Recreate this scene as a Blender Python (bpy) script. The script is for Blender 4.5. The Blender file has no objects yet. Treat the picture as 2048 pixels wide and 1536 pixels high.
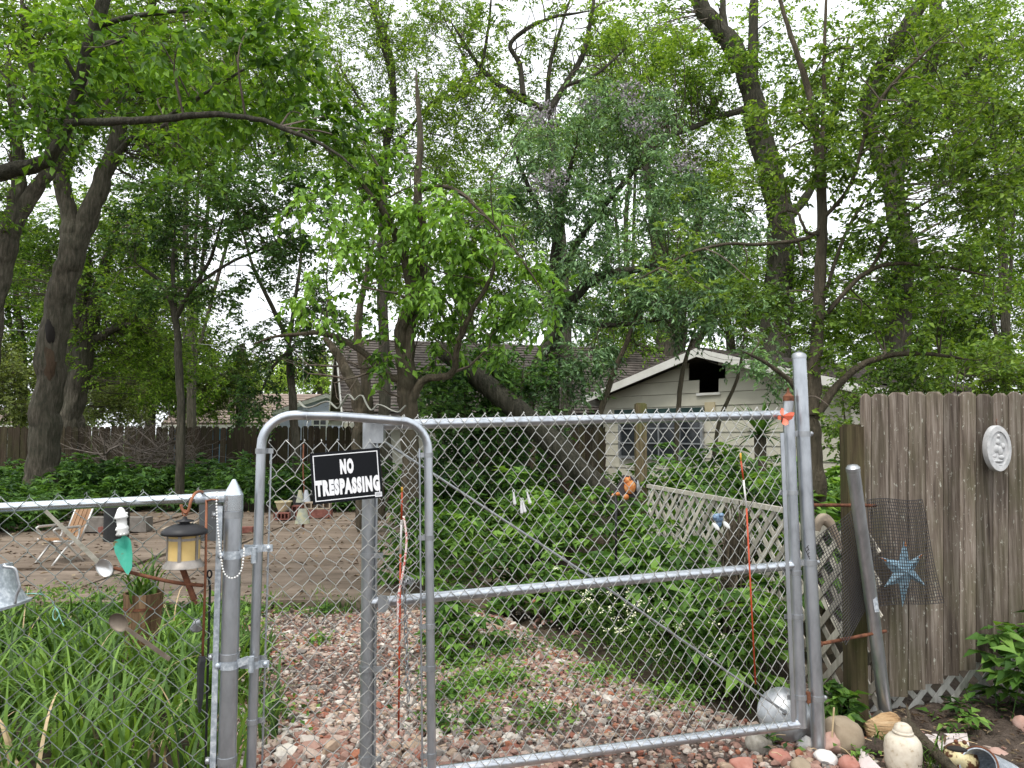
import bpy, math, random
import numpy as np
from mathutils import Vector, Matrix

# ---------------------------------------------------------------- camera, sky, sun, exposure
SC = bpy.context.scene
COL = SC.collection
F = 1479.0                     # focal length in pixels of a 2048 wide frame
CAM_Z = 1.42
PITCH = math.atan((865 - 768) / F)
cam_d = bpy.data.cameras.new('camera')
cam_d.sensor_fit = 'HORIZONTAL'; cam_d.sensor_width = 36.0
cam_d.lens = F / 2048 * 36.0
cam_d.clip_start = 0.05; cam_d.clip_end = 900
cam = bpy.data.objects.new('camera', cam_d); COL.objects.link(cam)
cam.location = (0, 0, CAM_Z); cam.rotation_euler = (math.pi / 2 + PITCH, 0, 0)
SC.camera = cam

SUN_EL, SUN_AZ = math.radians(62), math.radians(205)     # azimuth clockwise from +Y
world = bpy.data.worlds.new('World'); SC.world = world; world.use_nodes = True
wn, wl = world.node_tree.nodes, world.node_tree.links
wn.clear()
sky = wn.new('ShaderNodeTexSky'); sky.sky_type = 'NISHITA'; sky.sun_disc = False
sky.sun_elevation = SUN_EL; sky.sun_rotation = SUN_AZ
sky.air_density = 1.0; sky.dust_density = 3.0
wmix = wn.new('ShaderNodeMix'); wmix.data_type = 'RGBA'
wno = wn.new('ShaderNodeTexNoise'); wno.inputs['Scale'].default_value = 2.2; wno.inputs['Detail'].default_value = 5
wra = wn.new('ShaderNodeMapRange'); wra.inputs[1].default_value = .3; wra.inputs[2].default_value = .75
wra.inputs[3].default_value = .97; wra.inputs[4].default_value = .88
wbg = wn.new('ShaderNodeBackground'); wbg.inputs['Strength'].default_value = 0.12
wou = wn.new('ShaderNodeOutputWorld')
wl.new(wno.outputs['Fac'], wra.inputs[0]); wl.new(wra.outputs[0], wmix.inputs['Factor'])
wl.new(sky.outputs[0], wmix.inputs['A']); wmix.inputs['B'].default_value = (7.7, 7.95, 8.2, 1)   # the cloud deck
wl.new(wmix.outputs['Result'], wbg.inputs['Color']); wl.new(wbg.outputs[0], wou.inputs[0])
sun_d = bpy.data.lights.new('sun', 'SUN'); sun_d.energy = 1.5; sun_d.angle = math.radians(14); sun_d.color = (1, .965, .9)
sun = bpy.data.objects.new('sun', sun_d); COL.objects.link(sun)
sdir = Vector((math.sin(SUN_AZ) * math.cos(SUN_EL), math.cos(SUN_AZ) * math.cos(SUN_EL), math.sin(SUN_EL)))
sun.rotation_euler = sdir.to_track_quat('Z', 'Y').to_euler()
sun.location = sdir * 30
SC.view_settings.view_transform = 'Standard'; SC.view_settings.look = 'None'
SC.view_settings.exposure = 0.92; SC.view_settings.gamma = 1.0
SC.view_settings.use_curve_mapping = False
cy = SC.cycles
cy.max_bounces = 5; cy.diffuse_bounces = 4; cy.glossy_bounces = 2; cy.transmission_bounces = 3; cy.transparent_max_bounces = 4
cy.use_denoising = True; cy.use_adaptive_sampling = True; cy.adaptive_threshold = 0.015
cy.caustics_reflective = False; cy.caustics_refractive = False
SC.render.use_motion_blur = False

# ---------------------------------------------------------------- helpers
random.seed(7)
RNG = np.random.default_rng(11)
_f = np.array([0, math.cos(PITCH), math.sin(PITCH)]); _u = np.array([0, -math.sin(PITCH), math.cos(PITCH)])
_r = np.array([1., 0, 0]); _c = np.array([0, 0, CAM_Z])
def P(px, py, D):
    d = _f + _r * (px - 1024) / F + _u * (768 - py) / F
    return _c + d * (D / d[1])
def G(px, py, z=0.0):
    d = _f + _r * (px - 1024) / F + _u * (768 - py) / F
    return _c + d * ((z - CAM_Z) / d[2])
def pxm(w, D): return w * D / F
def V3(*a): return np.array(a, float)
def nrm(v):
    v = np.asarray(v, float); n = np.linalg.norm(v, axis=-1, keepdims=True); return v / np.maximum(n, 1e-9)
UP = V3(0, 0, 1)

def wloc(o):
    p = V3(0, 0, 0)
    while o is not None:
        p = p + np.array(o.location); o = o.parent
    return p

def raw_mesh(name, V, FL):
    me = bpy.data.meshes.new(name)
    V = np.ascontiguousarray(V, dtype=np.float32)
    me.vertices.add(len(V)); me.vertices.foreach_set('co', V.ravel())
    loops = np.concatenate([f.ravel() for f in FL]).astype(np.int32)
    counts = np.concatenate([np.full(len(f), f.shape[1], np.int32) for f in FL])
    starts = np.concatenate([[0], np.cumsum(counts)[:-1]]).astype(np.int32)
    me.loops.add(len(loops)); me.loops.foreach_set('vertex_index', loops)
    me.polygons.add(len(counts)); me.polygons.foreach_set('loop_start', starts)
    me.polygons.foreach_set('use_smooth', np.zeros(len(counts), bool))
    me.update(calc_edges=True); me.validate()
    return me

class MB:
    def __init__(s): s.V = []; s.FL = []; s.n = 0
    def add(s, V, FL):
        V = np.asarray(V, float)
        for f in FL: s.FL.append(np.asarray(f, np.int32).reshape(len(f), -1) + s.n)
        s.V.append(V); s.n += len(V); return s
    def box(s, c, size, R=None):
        h = np.array(size) / 2.
        v = np.array([[x, y, z] for x in (-1, 1) for y in (-1, 1) for z in (-1, 1)]) * h
        if R is not None: v = v @ np.asarray(R).T
        return s.add(v + c, [[[0, 1, 3, 2], [4, 6, 7, 5], [0, 4, 5, 1], [2, 3, 7, 6], [0, 2, 6, 4], [1, 5, 7, 3]]])
    def bar(s, p0, p1, w, t, side):
        """rectangular bar from p0 to p1, width w along side, thickness t along the third axis"""
        p0, p1 = np.asarray(p0, float), np.asarray(p1, float)
        a = nrm(p1 - p0); b = np.asarray(side, float); b = nrm(b - a * (a @ b)); c = np.cross(a, b)
        R = np.stack([a, b, c], 1)
        return s.box((p0 + p1) / 2, (np.linalg.norm(p1 - p0), w, t), R)
    def tube(s, pts, r, sides=8, caps=True, closed=False, flat=None):
        pts = np.asarray(pts, float); n = len(pts)
        r = np.full(n, r, float) if np.isscalar(r) else np.asarray(r, float)
        if closed: T = nrm(np.roll(pts, -1, 0) - np.roll(pts, 1, 0))
        else: T = nrm(np.gradient(pts, axis=0))
        ref = V3(0, 0, 1) if abs(T[0][2]) < .9 else V3(1, 0, 0)
        N = np.zeros_like(pts); k = nrm(ref - T[0] * (T[0] @ ref)); N[0] = k
        for i in range(1, n):
            k = k - T[i] * (T[i] @ k); k = k / max(np.linalg.norm(k), 1e-9); N[i] = k
        B = np.cross(T, N)
        a = np.arange(sides) * 2 * math.pi / sides
        ca, sa = np.cos(a), np.sin(a)
        f1, f2 = (1, 1) if flat is None else flat
        V = pts[:, None] + r[:, None, None] * (ca[None, :, None] * N[:, None] * f1 + sa[None, :, None] * B[:, None] * f2)
        V = V.reshape(-1, 3)
        i = np.arange(n if closed else n - 1)[:, None]; j = np.arange(sides)[None]
        i2 = (i + 1) % n; j2 = (j + 1) % sides
        q = np.stack([i * sides + j, i * sides + j2, i2 * sides + j2, i2 * sides + j], -1).reshape(-1, 4)
        fl = [q]
        if caps and not closed:
            fl += [np.arange(sides)[::-1][None], (np.arange(sides) + (n - 1) * sides)[None]]
        return s.add(V, fl)
    def lathe(s, prof, sides=20, o=(0, 0, 0), R=None, caps=True, arc=None):
        prof = np.asarray(prof, float); n = len(prof)
        a = np.arange(sides) * 2 * math.pi / sides
        V = np.stack([prof[:, 0:1] * np.cos(a), prof[:, 0:1] * np.sin(a), np.repeat(prof[:, 1:2], sides, 1)], -1).reshape(-1, 3)
        if R is not None: V = V @ np.asarray(R).T
        V = V + np.asarray(o)
        i = np.arange(n - 1)[:, None]; j = np.arange(sides)[None]; j2 = (j + 1) % sides
        q = np.stack([i * sides + j, i * sides + j2, (i + 1) * sides + j2, (i + 1) * sides + j], -1).reshape(-1, 4)
        fl = [q]
        if caps: fl += [np.arange(sides)[::-1][None], (np.arange(sides) + (n - 1) * sides)[None]]
        return s.add(V, fl)
    def ball(s, c, rad, seg=14, rings=9, R=None, jit=0, rng=None):
        th = np.linspace(0, math.pi, rings)
        prof = np.stack([np.maximum(np.sin(th), .02), -np.cos(th)], 1)
        m = MB(); m.lathe(prof, seg)
        V = m.V[0]
        if jit: V = V * (1 + jit * (rng or RNG).normal(size=(len(V), 1)))
        V = V * np.asarray(rad)
        if R is not None: V = V @ np.asarray(R).T
        return s.add(V + np.asarray(c), m.FL)
    def prism(s, pts, off):
        pts = np.asarray(pts, float); n = len(pts); off = np.asarray(off, float)
        V = np.concatenate([pts, pts + off])
        i = np.arange(n); j = (i + 1) % n
        return s.add(V, [np.arange(n)[::-1][None], (np.arange(n) + n)[None], np.stack([i, j, j + n, i + n], 1)])
    def build(s, name, mat, parent=None, smooth=False, org=None, top=None, kind=None):
        V = np.concatenate(s.V)
        if parent is not None: o = wloc(parent)
        elif org is not None: o = np.asarray(org, float)
        else:
            o = (V.min(0) + V.max(0)) / 2; o[2] = V[:, 2].min()
        me = raw_mesh(name, V - o, s.FL)
        me.materials.append(mat)
        if smooth:
            me.polygons.foreach_set('use_smooth', np.ones(len(me.polygons), bool))
            if smooth == 'auto':
                try: me.set_sharp_from_angle(angle=math.radians(40))
                except Exception: pass
        ob = bpy.data.objects.new(name, me); COL.objects.link(ob)
        if parent is not None: ob.parent = parent
        else: ob.location = o
        if top: tag(ob, *top)
        if kind: ob['kind'] = kind
        return ob

def tag(o, label, cat, group=None):
    o['label'] = label; o['category'] = cat
    if group: o['group'] = group
    return o
def thing(name, label, cat, loc, group=None):
    o = bpy.data.objects.new(name, None); COL.objects.link(o); o.location = tuple(float(x) for x in loc)
    o.empty_display_size = .1
    return tag(o, label, cat, group)
def piece(name, me, loc, parent, R=None, scale=None):
    o = bpy.data.objects.new(name, me); COL.objects.link(o); o.parent = parent
    b = wloc(parent) if parent is not None else V3(0, 0, 0)
    M = Matrix(np.asarray(R).tolist()).to_4x4() if R is not None else Matrix.Identity(4)
    if scale is not None: M = M @ Matrix.Diagonal((*scale, 1))
    M.translation = Vector((np.asarray(loc) - b).tolist())
    o.matrix_local = M
    return o
def mesh_of(mb, name, mat, smooth=False):
    me = raw_mesh(name, np.concatenate(mb.V), mb.FL); me.materials.append(mat)
    if smooth: me.polygons.foreach_set('use_smooth', np.ones(len(me.polygons), bool))
    return me
def rotz(a):
    c, s = math.cos(a), math.sin(a); return np.array([[c, -s, 0], [s, c, 0], [0, 0, 1.]])
def rotx(a):
    c, s = math.cos(a), math.sin(a); return np.array([[1., 0, 0], [0, c, -s], [0, s, c]])
def roty(a):
    c, s = math.cos(a), math.sin(a); return np.array([[c, 0, s], [0, 1., 0], [-s, 0, c]])
def frame(z, x=(1, 0, 0)):
    z = nrm(z); x = np.asarray(x, float); x = nrm(x - z * (z @ x)); return np.stack([x, np.cross(z, x), z], 1)
def smooth_path(pts, n=4, jit=0, rng=None):
    """Catmull-Rom; pts (k,m) any columns"""
    pts = np.asarray(pts, float)
    if len(pts) < 3: n = max(n, 2)
    p = np.concatenate([[2 * pts[0] - pts[1]], pts, [2 * pts[-1] - pts[-2]]])
    out = []
    for i in range(1, len(p) - 2):
        for t in np.linspace(0, 1, n, endpoint=False):
            a, b, c, d = p[i - 1], p[i], p[i + 1], p[i + 2]
            out.append(.5 * (2 * b + (c - a) * t + (2 * a - 5 * b + 4 * c - d) * t * t + (3 * b - a - 3 * c + d) * t ** 3))
    out.append(p[-2]); out = np.array(out)
    if jit: out[1:-1, :3] += (rng or RNG).normal(size=(len(out) - 2, 3)) * jit
    return out

# ---------------------------------------------------------------- materials
def new_mat(name):
    m = bpy.data.materials.new(name); m.use_nodes = True
    nt = m.node_tree; bs = nt.nodes['Principled BSDF']
    return m, nt, bs
def nd(nt, t, **kw):
    n = nt.nodes.new(t)
    for k, v in kw.items():
        if k in n.inputs: n.inputs[k].default_value = v
        else: setattr(n, k, v)
    return n
def ramp(nt, fac, stops, interp='LINEAR'):
    r = nt.nodes.new('ShaderNodeValToRGB'); cr = r.color_ramp; cr.interpolation = interp
    while len(cr.elements) < len(stops): cr.elements.new(.5)
    for e, (p, c) in zip(cr.elements, stops): e.position = p; e.color = (*c, 1)
    nt.links.new(fac, r.inputs[0]); return r.outputs[0]
def coords(nt, scale=(1, 1, 1), rand=False):
    tc = nt.nodes.new('ShaderNodeTexCoord'); mp = nt.nodes.new('ShaderNodeMapping')
    mp.inputs['Scale'].default_value = scale
    nt.links.new(tc.outputs['Object'], mp.inputs[0])
    if rand:
        oi = nt.nodes.new('ShaderNodeObjectInfo'); mu = nt.nodes.new('ShaderNodeMath'); mu.operation = 'MULTIPLY'
        mu.inputs[1].default_value = 37.0; nt.links.new(oi.outputs['Random'], mu.inputs[0])
        cb = nt.nodes.new('ShaderNodeCombineXYZ')
        for k in range(3): nt.links.new(mu.outputs[0], cb.inputs[k])
        nt.links.new(cb.outputs[0], mp.inputs['Location'])
    return mp.outputs[0]
def noise(nt, vec, scale, detail=4, rough=.6):
    n = nd(nt, 'ShaderNodeTexNoise', Scale=scale, Detail=detail, Roughness=rough)
    nt.links.new(vec, n.inputs['Vector']); return n.outputs['Fac']
def mixc(nt, fac, a, b, mode='MIX'):
    m = nt.nodes.new('ShaderNodeMix'); m.data_type = 'RGBA'; m.blend_type = mode
    for k, v in (('Factor', fac), ('A', a), ('B', b)):
        if isinstance(v, (int, float)): m.inputs[k].default_value = v
        elif isinstance(v, tuple): m.inputs[k].default_value = (*v, 1)
        else: nt.links.new(v, m.inputs[k])
    return m.outputs['Result']
def bump(nt, bs, h, strength=.4, dist=.01):
    b = nd(nt, 'ShaderNodeBump', Strength=strength, Distance=dist)
    nt.links.new(h, b.inputs['Height']); nt.links.new(b.outputs[0], bs.inputs['Normal'])
def simple(name, stops, scale=8, rough=.7, metal=0, stretch=(1, 1, 1), bmp=.3, bdist=.005, rand=False, detail=5, spec=.3, bscale=None):
    m, nt, bs = new_mat(name)
    v = coords(nt, stretch, rand)
    f = noise(nt, v, scale, detail)
    nt.links.new(ramp(nt, f, stops), bs.inputs['Base Color'])
    bs.inputs['Roughness'].default_value = rough; bs.inputs['Metallic'].default_value = metal
    bs.inputs['Specular IOR Level'].default_value = spec
    if bmp: bump(nt, bs, noise(nt, v, bscale or scale * 3, 4), bmp, bdist)
    return m
def flat2(c, d=.25): return [(.3, tuple(x * (1 - d) for x in c)), (.7, tuple(min(1, x * (1 + d)) for x in c))]

def leaf_mat(name, cols, trans=.38, rough=.55, clump=.6, spec=.18):
    """cols: dark, mid, light"""
    m, nt, bs = new_mat(name)
    ge = nt.nodes.new('ShaderNodeNewGeometry')
    v = coords(nt)
    nz = noise(nt, v, clump, 2)
    ad = nd(nt, 'ShaderNodeMath', operation='MULTIPLY_ADD'); ad.inputs[1].default_value = .7
    nt.links.new(ge.outputs['Random Per Island'], ad.inputs[0])
    s = nd(nt, 'ShaderNodeMath', operation='MULTIPLY_ADD'); s.inputs[1].default_value = 1.5; s.inputs[2].default_value = -.6
    nt.links.new(nz, s.inputs[0]); nt.links.new(s.outputs[0], ad.inputs[2])
    c = ramp(nt, ad.outputs[0], [(.1, tuple(.62 * x for x in cols[0])), (.48, tuple(.9 * x for x in cols[1])), (.9, tuple(1.15 * x for x in cols[2]))])
    nt.links.new(c, bs.inputs['Base Color']); bs.inputs['Roughness'].default_value = rough
    bs.inputs['Specular IOR Level'].default_value = spec
    tr = nt.nodes.new('ShaderNodeBsdfTranslucent'); nt.links.new(mixc(nt, 1.0, c, (2.1 * trans, 2.0 * trans, .8 * trans), 'MULTIPLY'), tr.inputs['Color'])
    # a leaf reflects about as much light as it lets through
    mx = nt.nodes.new('ShaderNodeAddShader')
    nt.links.new(bs.outputs[0], mx.inputs[0]); nt.links.new(tr.outputs[0], mx.inputs[1])
    nt.links.new(mx.outputs[0], nt.nodes['Material Output'].inputs['Surface'])
    return m
def bark_mat(name, a, b, c, scale=9):
    m, nt, bs = new_mat(name)
    v = coords(nt, (1, 1, .16))
    f = noise(nt, v, scale * 2.6, 7, .72)
    g = noise(nt, coords(nt), 1.7, 3)
    col = ramp(nt, f, [(.32, a), (.5, b), (.72, c)])
    col = mixc(nt, g, col, mixc(nt, .5, col, (.12, .13, .09)))
    nt.links.new(col, bs.inputs['Base Color']); bs.inputs['Roughness'].default_value = .9; bs.inputs['Specular IOR Level'].default_value = .15
    bump(nt, bs, noise(nt, v, scale * 3, 5, .7), 1., .05)
    return m
def island_mat(name, stops, rough=.8, nscale=60, spec=.2):
    m, nt, bs = new_mat(name)
    ge = nt.nodes.new('ShaderNodeNewGeometry')
    c = ramp(nt, ge.outputs['Random Per Island'], stops, 'CONSTANT')
    n = noise(nt, coords(nt), nscale, 4)
    c = mixc(nt, .35, c, mixc(nt, n, (.05, .045, .04), (.75, .7, .64)), 'OVERLAY')
    nt.links.new(c, bs.inputs['Base Color']); bs.inputs['Roughness'].default_value = rough; bs.inputs['Specular IOR Level'].default_value = spec
    bump(nt, bs, n, .35, .006)
    return m
def wood_mat(name, dark, mid, light, moss=(.09, .1, .03), mossamt=.35, lichen=.5):
    m, nt, bs = new_mat(name)
    v = coords(nt, (1, 1, .06), True); v2 = coords(nt, (1, 1, .5), True)
    f = noise(nt, v, 45, 6, .65)
    col = ramp(nt, f, [(.28, dark), (.5, mid), (.75, light)])
    g = noise(nt, v2, 5, 4)
    mf = nd(nt, 'ShaderNodeMapRange'); mf.inputs[1].default_value = .45; mf.inputs[2].default_value = .75; mf.inputs[4].default_value = mossamt
    nt.links.new(g, mf.inputs[0]); col = mixc(nt, mf.outputs[0], col, moss)
    l = noise(nt, v2, 55, 5, .7)
    lf = nd(nt, 'ShaderNodeMapRange'); lf.inputs[1].default_value = .61; lf.inputs[2].default_value = .69; lf.inputs[4].default_value = lichen
    nt.links.new(l, lf.inputs[0]); col = mixc(nt, lf.outputs[0], col, (.42, .42, .36))
    oi = nt.nodes.new('ShaderNodeObjectInfo')
    hv = nd(nt, 'ShaderNodeHueSaturation'); nt.links.new(col, hv.inputs['Color'])
    mr = nd(nt, 'ShaderNodeMapRange'); mr.inputs[3].default_value = .65; mr.inputs[4].default_value = 1.35
    nt.links.new(oi.outputs['Random'], mr.inputs[0]); nt.links.new(mr.outputs[0], hv.inputs['Value'])
    nt.links.new(hv.outputs[0], bs.inputs['Base Color']); bs.inputs['Roughness'].default_value = .9; bs.inputs['Specular IOR Level'].default_value = .15
    bump(nt, bs, f, .6, .004)
    return m

M = {}
M['galv'] = simple('galvanized steel', [(.25, (.34, .36, .39)), (.5, (.5, .53, .57)), (.8, (.62, .65, .69))], 22, .36, .92, (1, 1, .35), .15, .002, spec=.5)
M['galv_bright'] = simple('new galvanized rail', [(.3, (.52, .57, .61)), (.7, (.66, .7, .74))], 9, .27, .95, bmp=.06, bdist=.001)
M['galv_dull'] = simple('dull galvanized steel', [(.25, (.24, .25, .265)), (.5, (.37, .385, .4)), (.8, (.5, .51, .53))], 24, .45, .85, (1, 1, .4), .2, .002, spec=.5)
M['galv_spangle'] = simple('spangled zinc', [(.3, (.3, .34, .38)), (.5, (.45, .5, .55)), (.65, (.7, .74, .78))], 55, .42, .5, bmp=.05, spec=.5)
M['wire'] = simple('fence wire', [(.3, (.4, .4, .38)), (.7, (.6, .6, .575))], 20, .42, .75, bmp=0, spec=.4)
M['wire_dark'] = simple('weathered fence wire', [(.3, (.17, .19, .18)), (.7, (.36, .39, .37))], 20, .45, .7, bmp=0, spec=.4)
M['rust'] = simple('rust', [(.3, (.06, .025, .015)), (.5, (.14, .055, .03)), (.75, (.24, .1, .05))], 30, .85, .1, bmp=.5, bdist=.002)
M['copper'] = simple('copper rod', [(.3, (.2, .075, .04)), (.7, (.36, .15, .08))], 18, .5, .35, bmp=.1)
M['black'] = simple('black paint', flat2((.018, .018, .02)), 20, .5, 0, bmp=.05)
M['blackplastic'] = simple('black plastic', flat2((.03, .031, .033)), 20, .55, 0, bmp=.05)
M['white'] = simple('white paint', [(.3, (.66, .66, .64)), (.7, (.82, .82, .8))], 10, .6, bmp=.1)
M['bark_grey'] = bark_mat('grey bark', (.012, .01, .008), (.075, .06, .047), (.19, .158, .13))
M['bark_dark'] = bark_mat('dark furrowed bark', (.008, .006, .005), (.042, .034, .027), (.12, .1, .082), 11)
M['bark_brown'] = bark_mat('smooth brown bark', (.025, .017, .012), (.075, .053, .037), (.15, .112, .082), 8)
M['twig'] = simple('twigs', [(.3, (.05, .04, .03)), (.7, (.15, .12, .095))], 6, .9, bmp=0)
M['leaf_near'] = leaf_mat('bright overhang leaves', ((.022, .062, .006), (.058, .128, .012), (.12, .21, .025)), .42)
M['leaf_mid'] = leaf_mat('drooping bright leaves', ((.04, .095, .012), (.09, .18, .022), (.17, .29, .05)), .4)
M['leaf_right'] = leaf_mat('small yellow green leaves', ((.03, .066, .008), (.066, .122, .016), (.13, .195, .03)), .42)
M['leaf_dark'] = leaf_mat('shade painted layered leaves', ((.018, .045, .012), (.04, .09, .02), (.075, .14, .03)), .3)  # colour darkened to carry the shade on the sapling's leaves
M['leaf_grey'] = leaf_mat('grey green leaves', ((.04, .085, .035), (.095, .175, .075), (.19, .3, .145)), .34, .45, spec=.35)
M['leaf_far'] = leaf_mat('far green leaves', ((.035, .085, .008), (.085, .16, .016), (.17, .25, .035)), .45, clump=.25)
M['leaf_olive'] = leaf_mat('olive leaves', ((.06, .085, .025), (.115, .15, .045), (.18, .22, .07)), .4, clump=.3)
M['leaf_lime'] = leaf_mat('sunlight painted lime leaves', ((.12, .2, .025), (.19, .29, .04), (.28, .38, .07)), .45, clump=.2)  # sunlight on the far tree is put into this brighter leaf colour
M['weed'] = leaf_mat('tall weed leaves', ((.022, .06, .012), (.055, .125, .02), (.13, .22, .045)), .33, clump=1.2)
M['weed_dark'] = leaf_mat('shade painted weed leaves', ((.014, .045, .012), (.038, .092, .02), (.08, .155, .032)), .3, clump=1.2)  # darker copy of the weed colours, with shade painted into them
M['blade'] = leaf_mat('strap leaves', ((.025, .06, .012), (.06, .12, .022), (.12, .2, .04)), .3, clump=2.0)  # greens lowered so the colour itself holds the shade of the bed
M['straw'] = simple('dry straw', [(.3, (.35, .25, .13)), (.7, (.55, .43, .27))], 10, .8, bmp=0)
M['flower'] = simple('pale petals', [(.3, (.75, .75, .45)), (.7, (.85, .84, .65))], 10, .7, bmp=0)
M['lilac'] = simple('grey lilac blossom', [(.3, (.2, .18, .19)), (.7, (.38, .34, .37))], 9, .8, bmp=0)
M['wood_near'] = wood_mat('weathered fence board', (.04, .03, .024), (.135, .108, .086), (.3, .26, .222), (.085, .085, .04), .6, .85)
M['wood_post'] = wood_mat('mossy post', (.035, .026, .016), (.09, .07, .04), (.17, .14, .08), (.07, .085, .02), .75, .1)
M['wood_far'] = wood_mat('dark old fence', (.014, .01, .007), (.036, .027, .018), (.07, .055, .037), (.04, .045, .015), .6, .1)
M['lattice'] = wood_mat('lattice slat', (.27, .25, .21), (.4, .37, .315), (.52, .49, .43), (.2, .2, .13), .3, .1)
M['lattice_white'] = wood_mat('white lattice slat', (.3, .29, .26), (.46, .45, .42), (.58, .57, .54), (.22, .22, .15), .5, .1)
M['siding'] = simple('cream siding', [(.3, (.44, .42, .34)), (.7, (.53, .51, .42))], 1.5, .75, bmp=.1, rand=True)
M['siding_dirty'] = simple('stained board', [(.3, (.4, .33, .2)), (.7, (.5, .44, .3))], 3, .8)
M['trim'] = simple('white trim', [(.3, (.6, .59, .54)), (.7, (.72, .71, .67))], 3, .7, bmp=.1)
M['shingle'] = simple('brown shingle', [(.3, (.06, .05, .045)), (.5, (.11, .093, .083)), (.75, (.17, .15, .135))], 6, .95, bmp=.4, rand=True, bscale=60)
M['shingle_tan'] = simple('tan shingle', [(.3, (.2, .15, .125)), (.7, (.3, .24, .2))], 4, .95, bmp=.3)
M['bluewall'] = simple('periwinkle siding', flat2((.6, .64, .8), .06), 3, .7, bmp=.05)
M['turq'] = simple('bright blue wall', flat2((.13, .36, .6), .1), 3, .7, bmp=.05)
M['whitewall'] = simple('pale wall', flat2((.6, .6, .58), .1), 3, .7, bmp=.05)
M['glass'] = simple('dark window glass', flat2((.02, .024, .028)), 3, .12, 0, bmp=0, spec=.5)
M['darkgreen'] = simple('dark green header', flat2((.02, .045, .042)), 5, .6)
M['dark'] = simple('painted dark opening', flat2((.02, .017, .015)), 5, .9)  # dark colour on solid shapes, painting the shade inside openings
# ---------------------------------------------------------------- ground, patio, drive
def ground_mat():
    m, nt, bs = new_mat('soil and rough grass')
    v = coords(nt)
    a = ramp(nt, noise(nt, v, 2.5, 6, .7), [(.3, (.035, .027, .02)), (.55, (.075, .058, .042)), (.75, (.12, .095, .07))])
    g = ramp(nt, noise(nt, v, 9, 5, .7), [(.3, (.04, .07, .015)), (.7, (.11, .16, .04))])
    sx = nt.nodes.new('ShaderNodeSeparateXYZ'); nt.links.new(v, sx.inputs[0])
    mr = nd(nt, 'ShaderNodeMapRange'); mr.inputs[1].default_value = 17; mr.inputs[2].default_value = 21
    nt.links.new(sx.outputs['Y'], mr.inputs[0])
    nt.links.new(mixc(nt, mr.outputs[0], a, g), bs.inputs['Base Color']); bs.inputs['Roughness'].default_value = .95; bs.inputs['Specular IOR Level'].default_value = .1
    bump(nt, bs, noise(nt, v, 40, 5, .7), .6, .02)
    return m
M['ground'] = ground_mat()
gb = MB()
gx = np.concatenate([[-300, -120, -50, -25], np.linspace(-14, 14, 29), [25, 50, 120, 300]]); gy = np.concatenate([[-60, -20, -5], np.linspace(0, 24, 25), [30, 45, 80, 150, 400]])
XX, YY = np.meshgrid(gx, gy); ZZ = -.03 + .012 * np.sin(XX * 1.7) * np.cos(YY * 1.3)
n1, n2 = XX.shape
idx = np.arange(n1 * n2).reshape(n1, n2)
gb.add(np.stack([XX, YY, ZZ], -1).reshape(-1, 3), [np.stack([idx[:-1, :-1], idx[:-1, 1:], idx[1:, 1:], idx[1:, :-1]], -1).reshape(-1, 4)])
gb.build('ground', M['ground'], kind='structure', smooth=True, org=(0, 0, 0))

def sheet(name, poly, mat, z, n=60, rough=.01, rng=None, kind='structure', hfun=None):
    """a lumpy ground sheet clipped to a polygon (grid cells whose centre lies inside)"""
    rng = rng or RNG
    poly = np.asarray(poly, float); lo, hi = poly.min(0), poly.max(0)
    st = max(hi - lo) / n
    xs = np.arange(lo[0], hi[0] + st, st); ys = np.arange(lo[1], hi[1] + st, st)
    X, Y = np.meshgrid(xs, ys)
    Z = z + rng.normal(size=X.shape) * rough
    if hfun is not None: Z = Z + hfun(X, Y)
    idx = np.arange(X.size).reshape(X.shape)
    q = np.stack([idx[:-1, :-1], idx[:-1, 1:], idx[1:, 1:], idx[1:, :-1]], -1).reshape(-1, 4)
    cx = (X[:-1, :-1] + X[1:, 1:]).ravel() / 2; cyy = (Y[:-1, :-1] + Y[1:, 1:]).ravel() / 2
    q = q[inside(poly, cx, cyy)]
    X = X + rng.normal(size=X.shape) * st * .25; Y = Y + rng.normal(size=Y.shape) * st * .25
    b = MB(); b.add(np.stack([X, Y, Z], -1).reshape(-1, 3), [q])
    return b.build(name, mat, kind=kind, smooth=True, org=(0, 0, 0))
def inside(poly, x, y):
    c = np.zeros(len(x), bool); n = len(poly)
    for i in range(n):
        (x1, y1), (x2, y2) = poly[i], poly[(i + 1) % n]
        if y1 == y2: continue
        c ^= ((y1 > y) != (y2 > y)) & (x < (x2 - x1) * (y - y1) / (y2 - y1) + x1)
    return c

M['gravelbase'] = simple('gravel bed', [(.3, (.06, .045, .036)), (.5, (.13, .095, .08)), (.7, (.24, .19, .165))], 60, .95, bmp=.8, bdist=.02)
M['dirt'] = simple('dark garden soil', [(.3, (.035, .026, .02)), (.5, (.075, .056, .043)), (.75, (.13, .1, .08))], 14, .95, bmp=1.0, bdist=.03, bscale=45)
DRIVE = [(-2.6, 1.8), (-1.25, 2.6), (-1.5, 4.2), (-2.1, 5.6), (-2.4, 6.15), (-.6, 6.15), (-.05, 5.75), (.25, 5.1), (.55, 4.5), (.95, 3.95), (1.3, 3.55), (1.75, 3.35), (1.9, 2.8), (2.2, 1.8)]
sheet('gravel_drive', DRIVE, M['gravelbase'], .0, 70, .006)
def mound(X, Y): return .035 * np.exp(-((X - 2.4) / .7) ** 2 - ((Y - 3.75) / .5) ** 2)
sheet('dirt_bed', [(1.45, 2.2), (1.35, 3.4), (1.6, 3.75), (2.4, 4.15), (4.2, 4.3), (4.2, 2.2)], M['dirt'], .01, 60, .012, hfun=mound)

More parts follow.
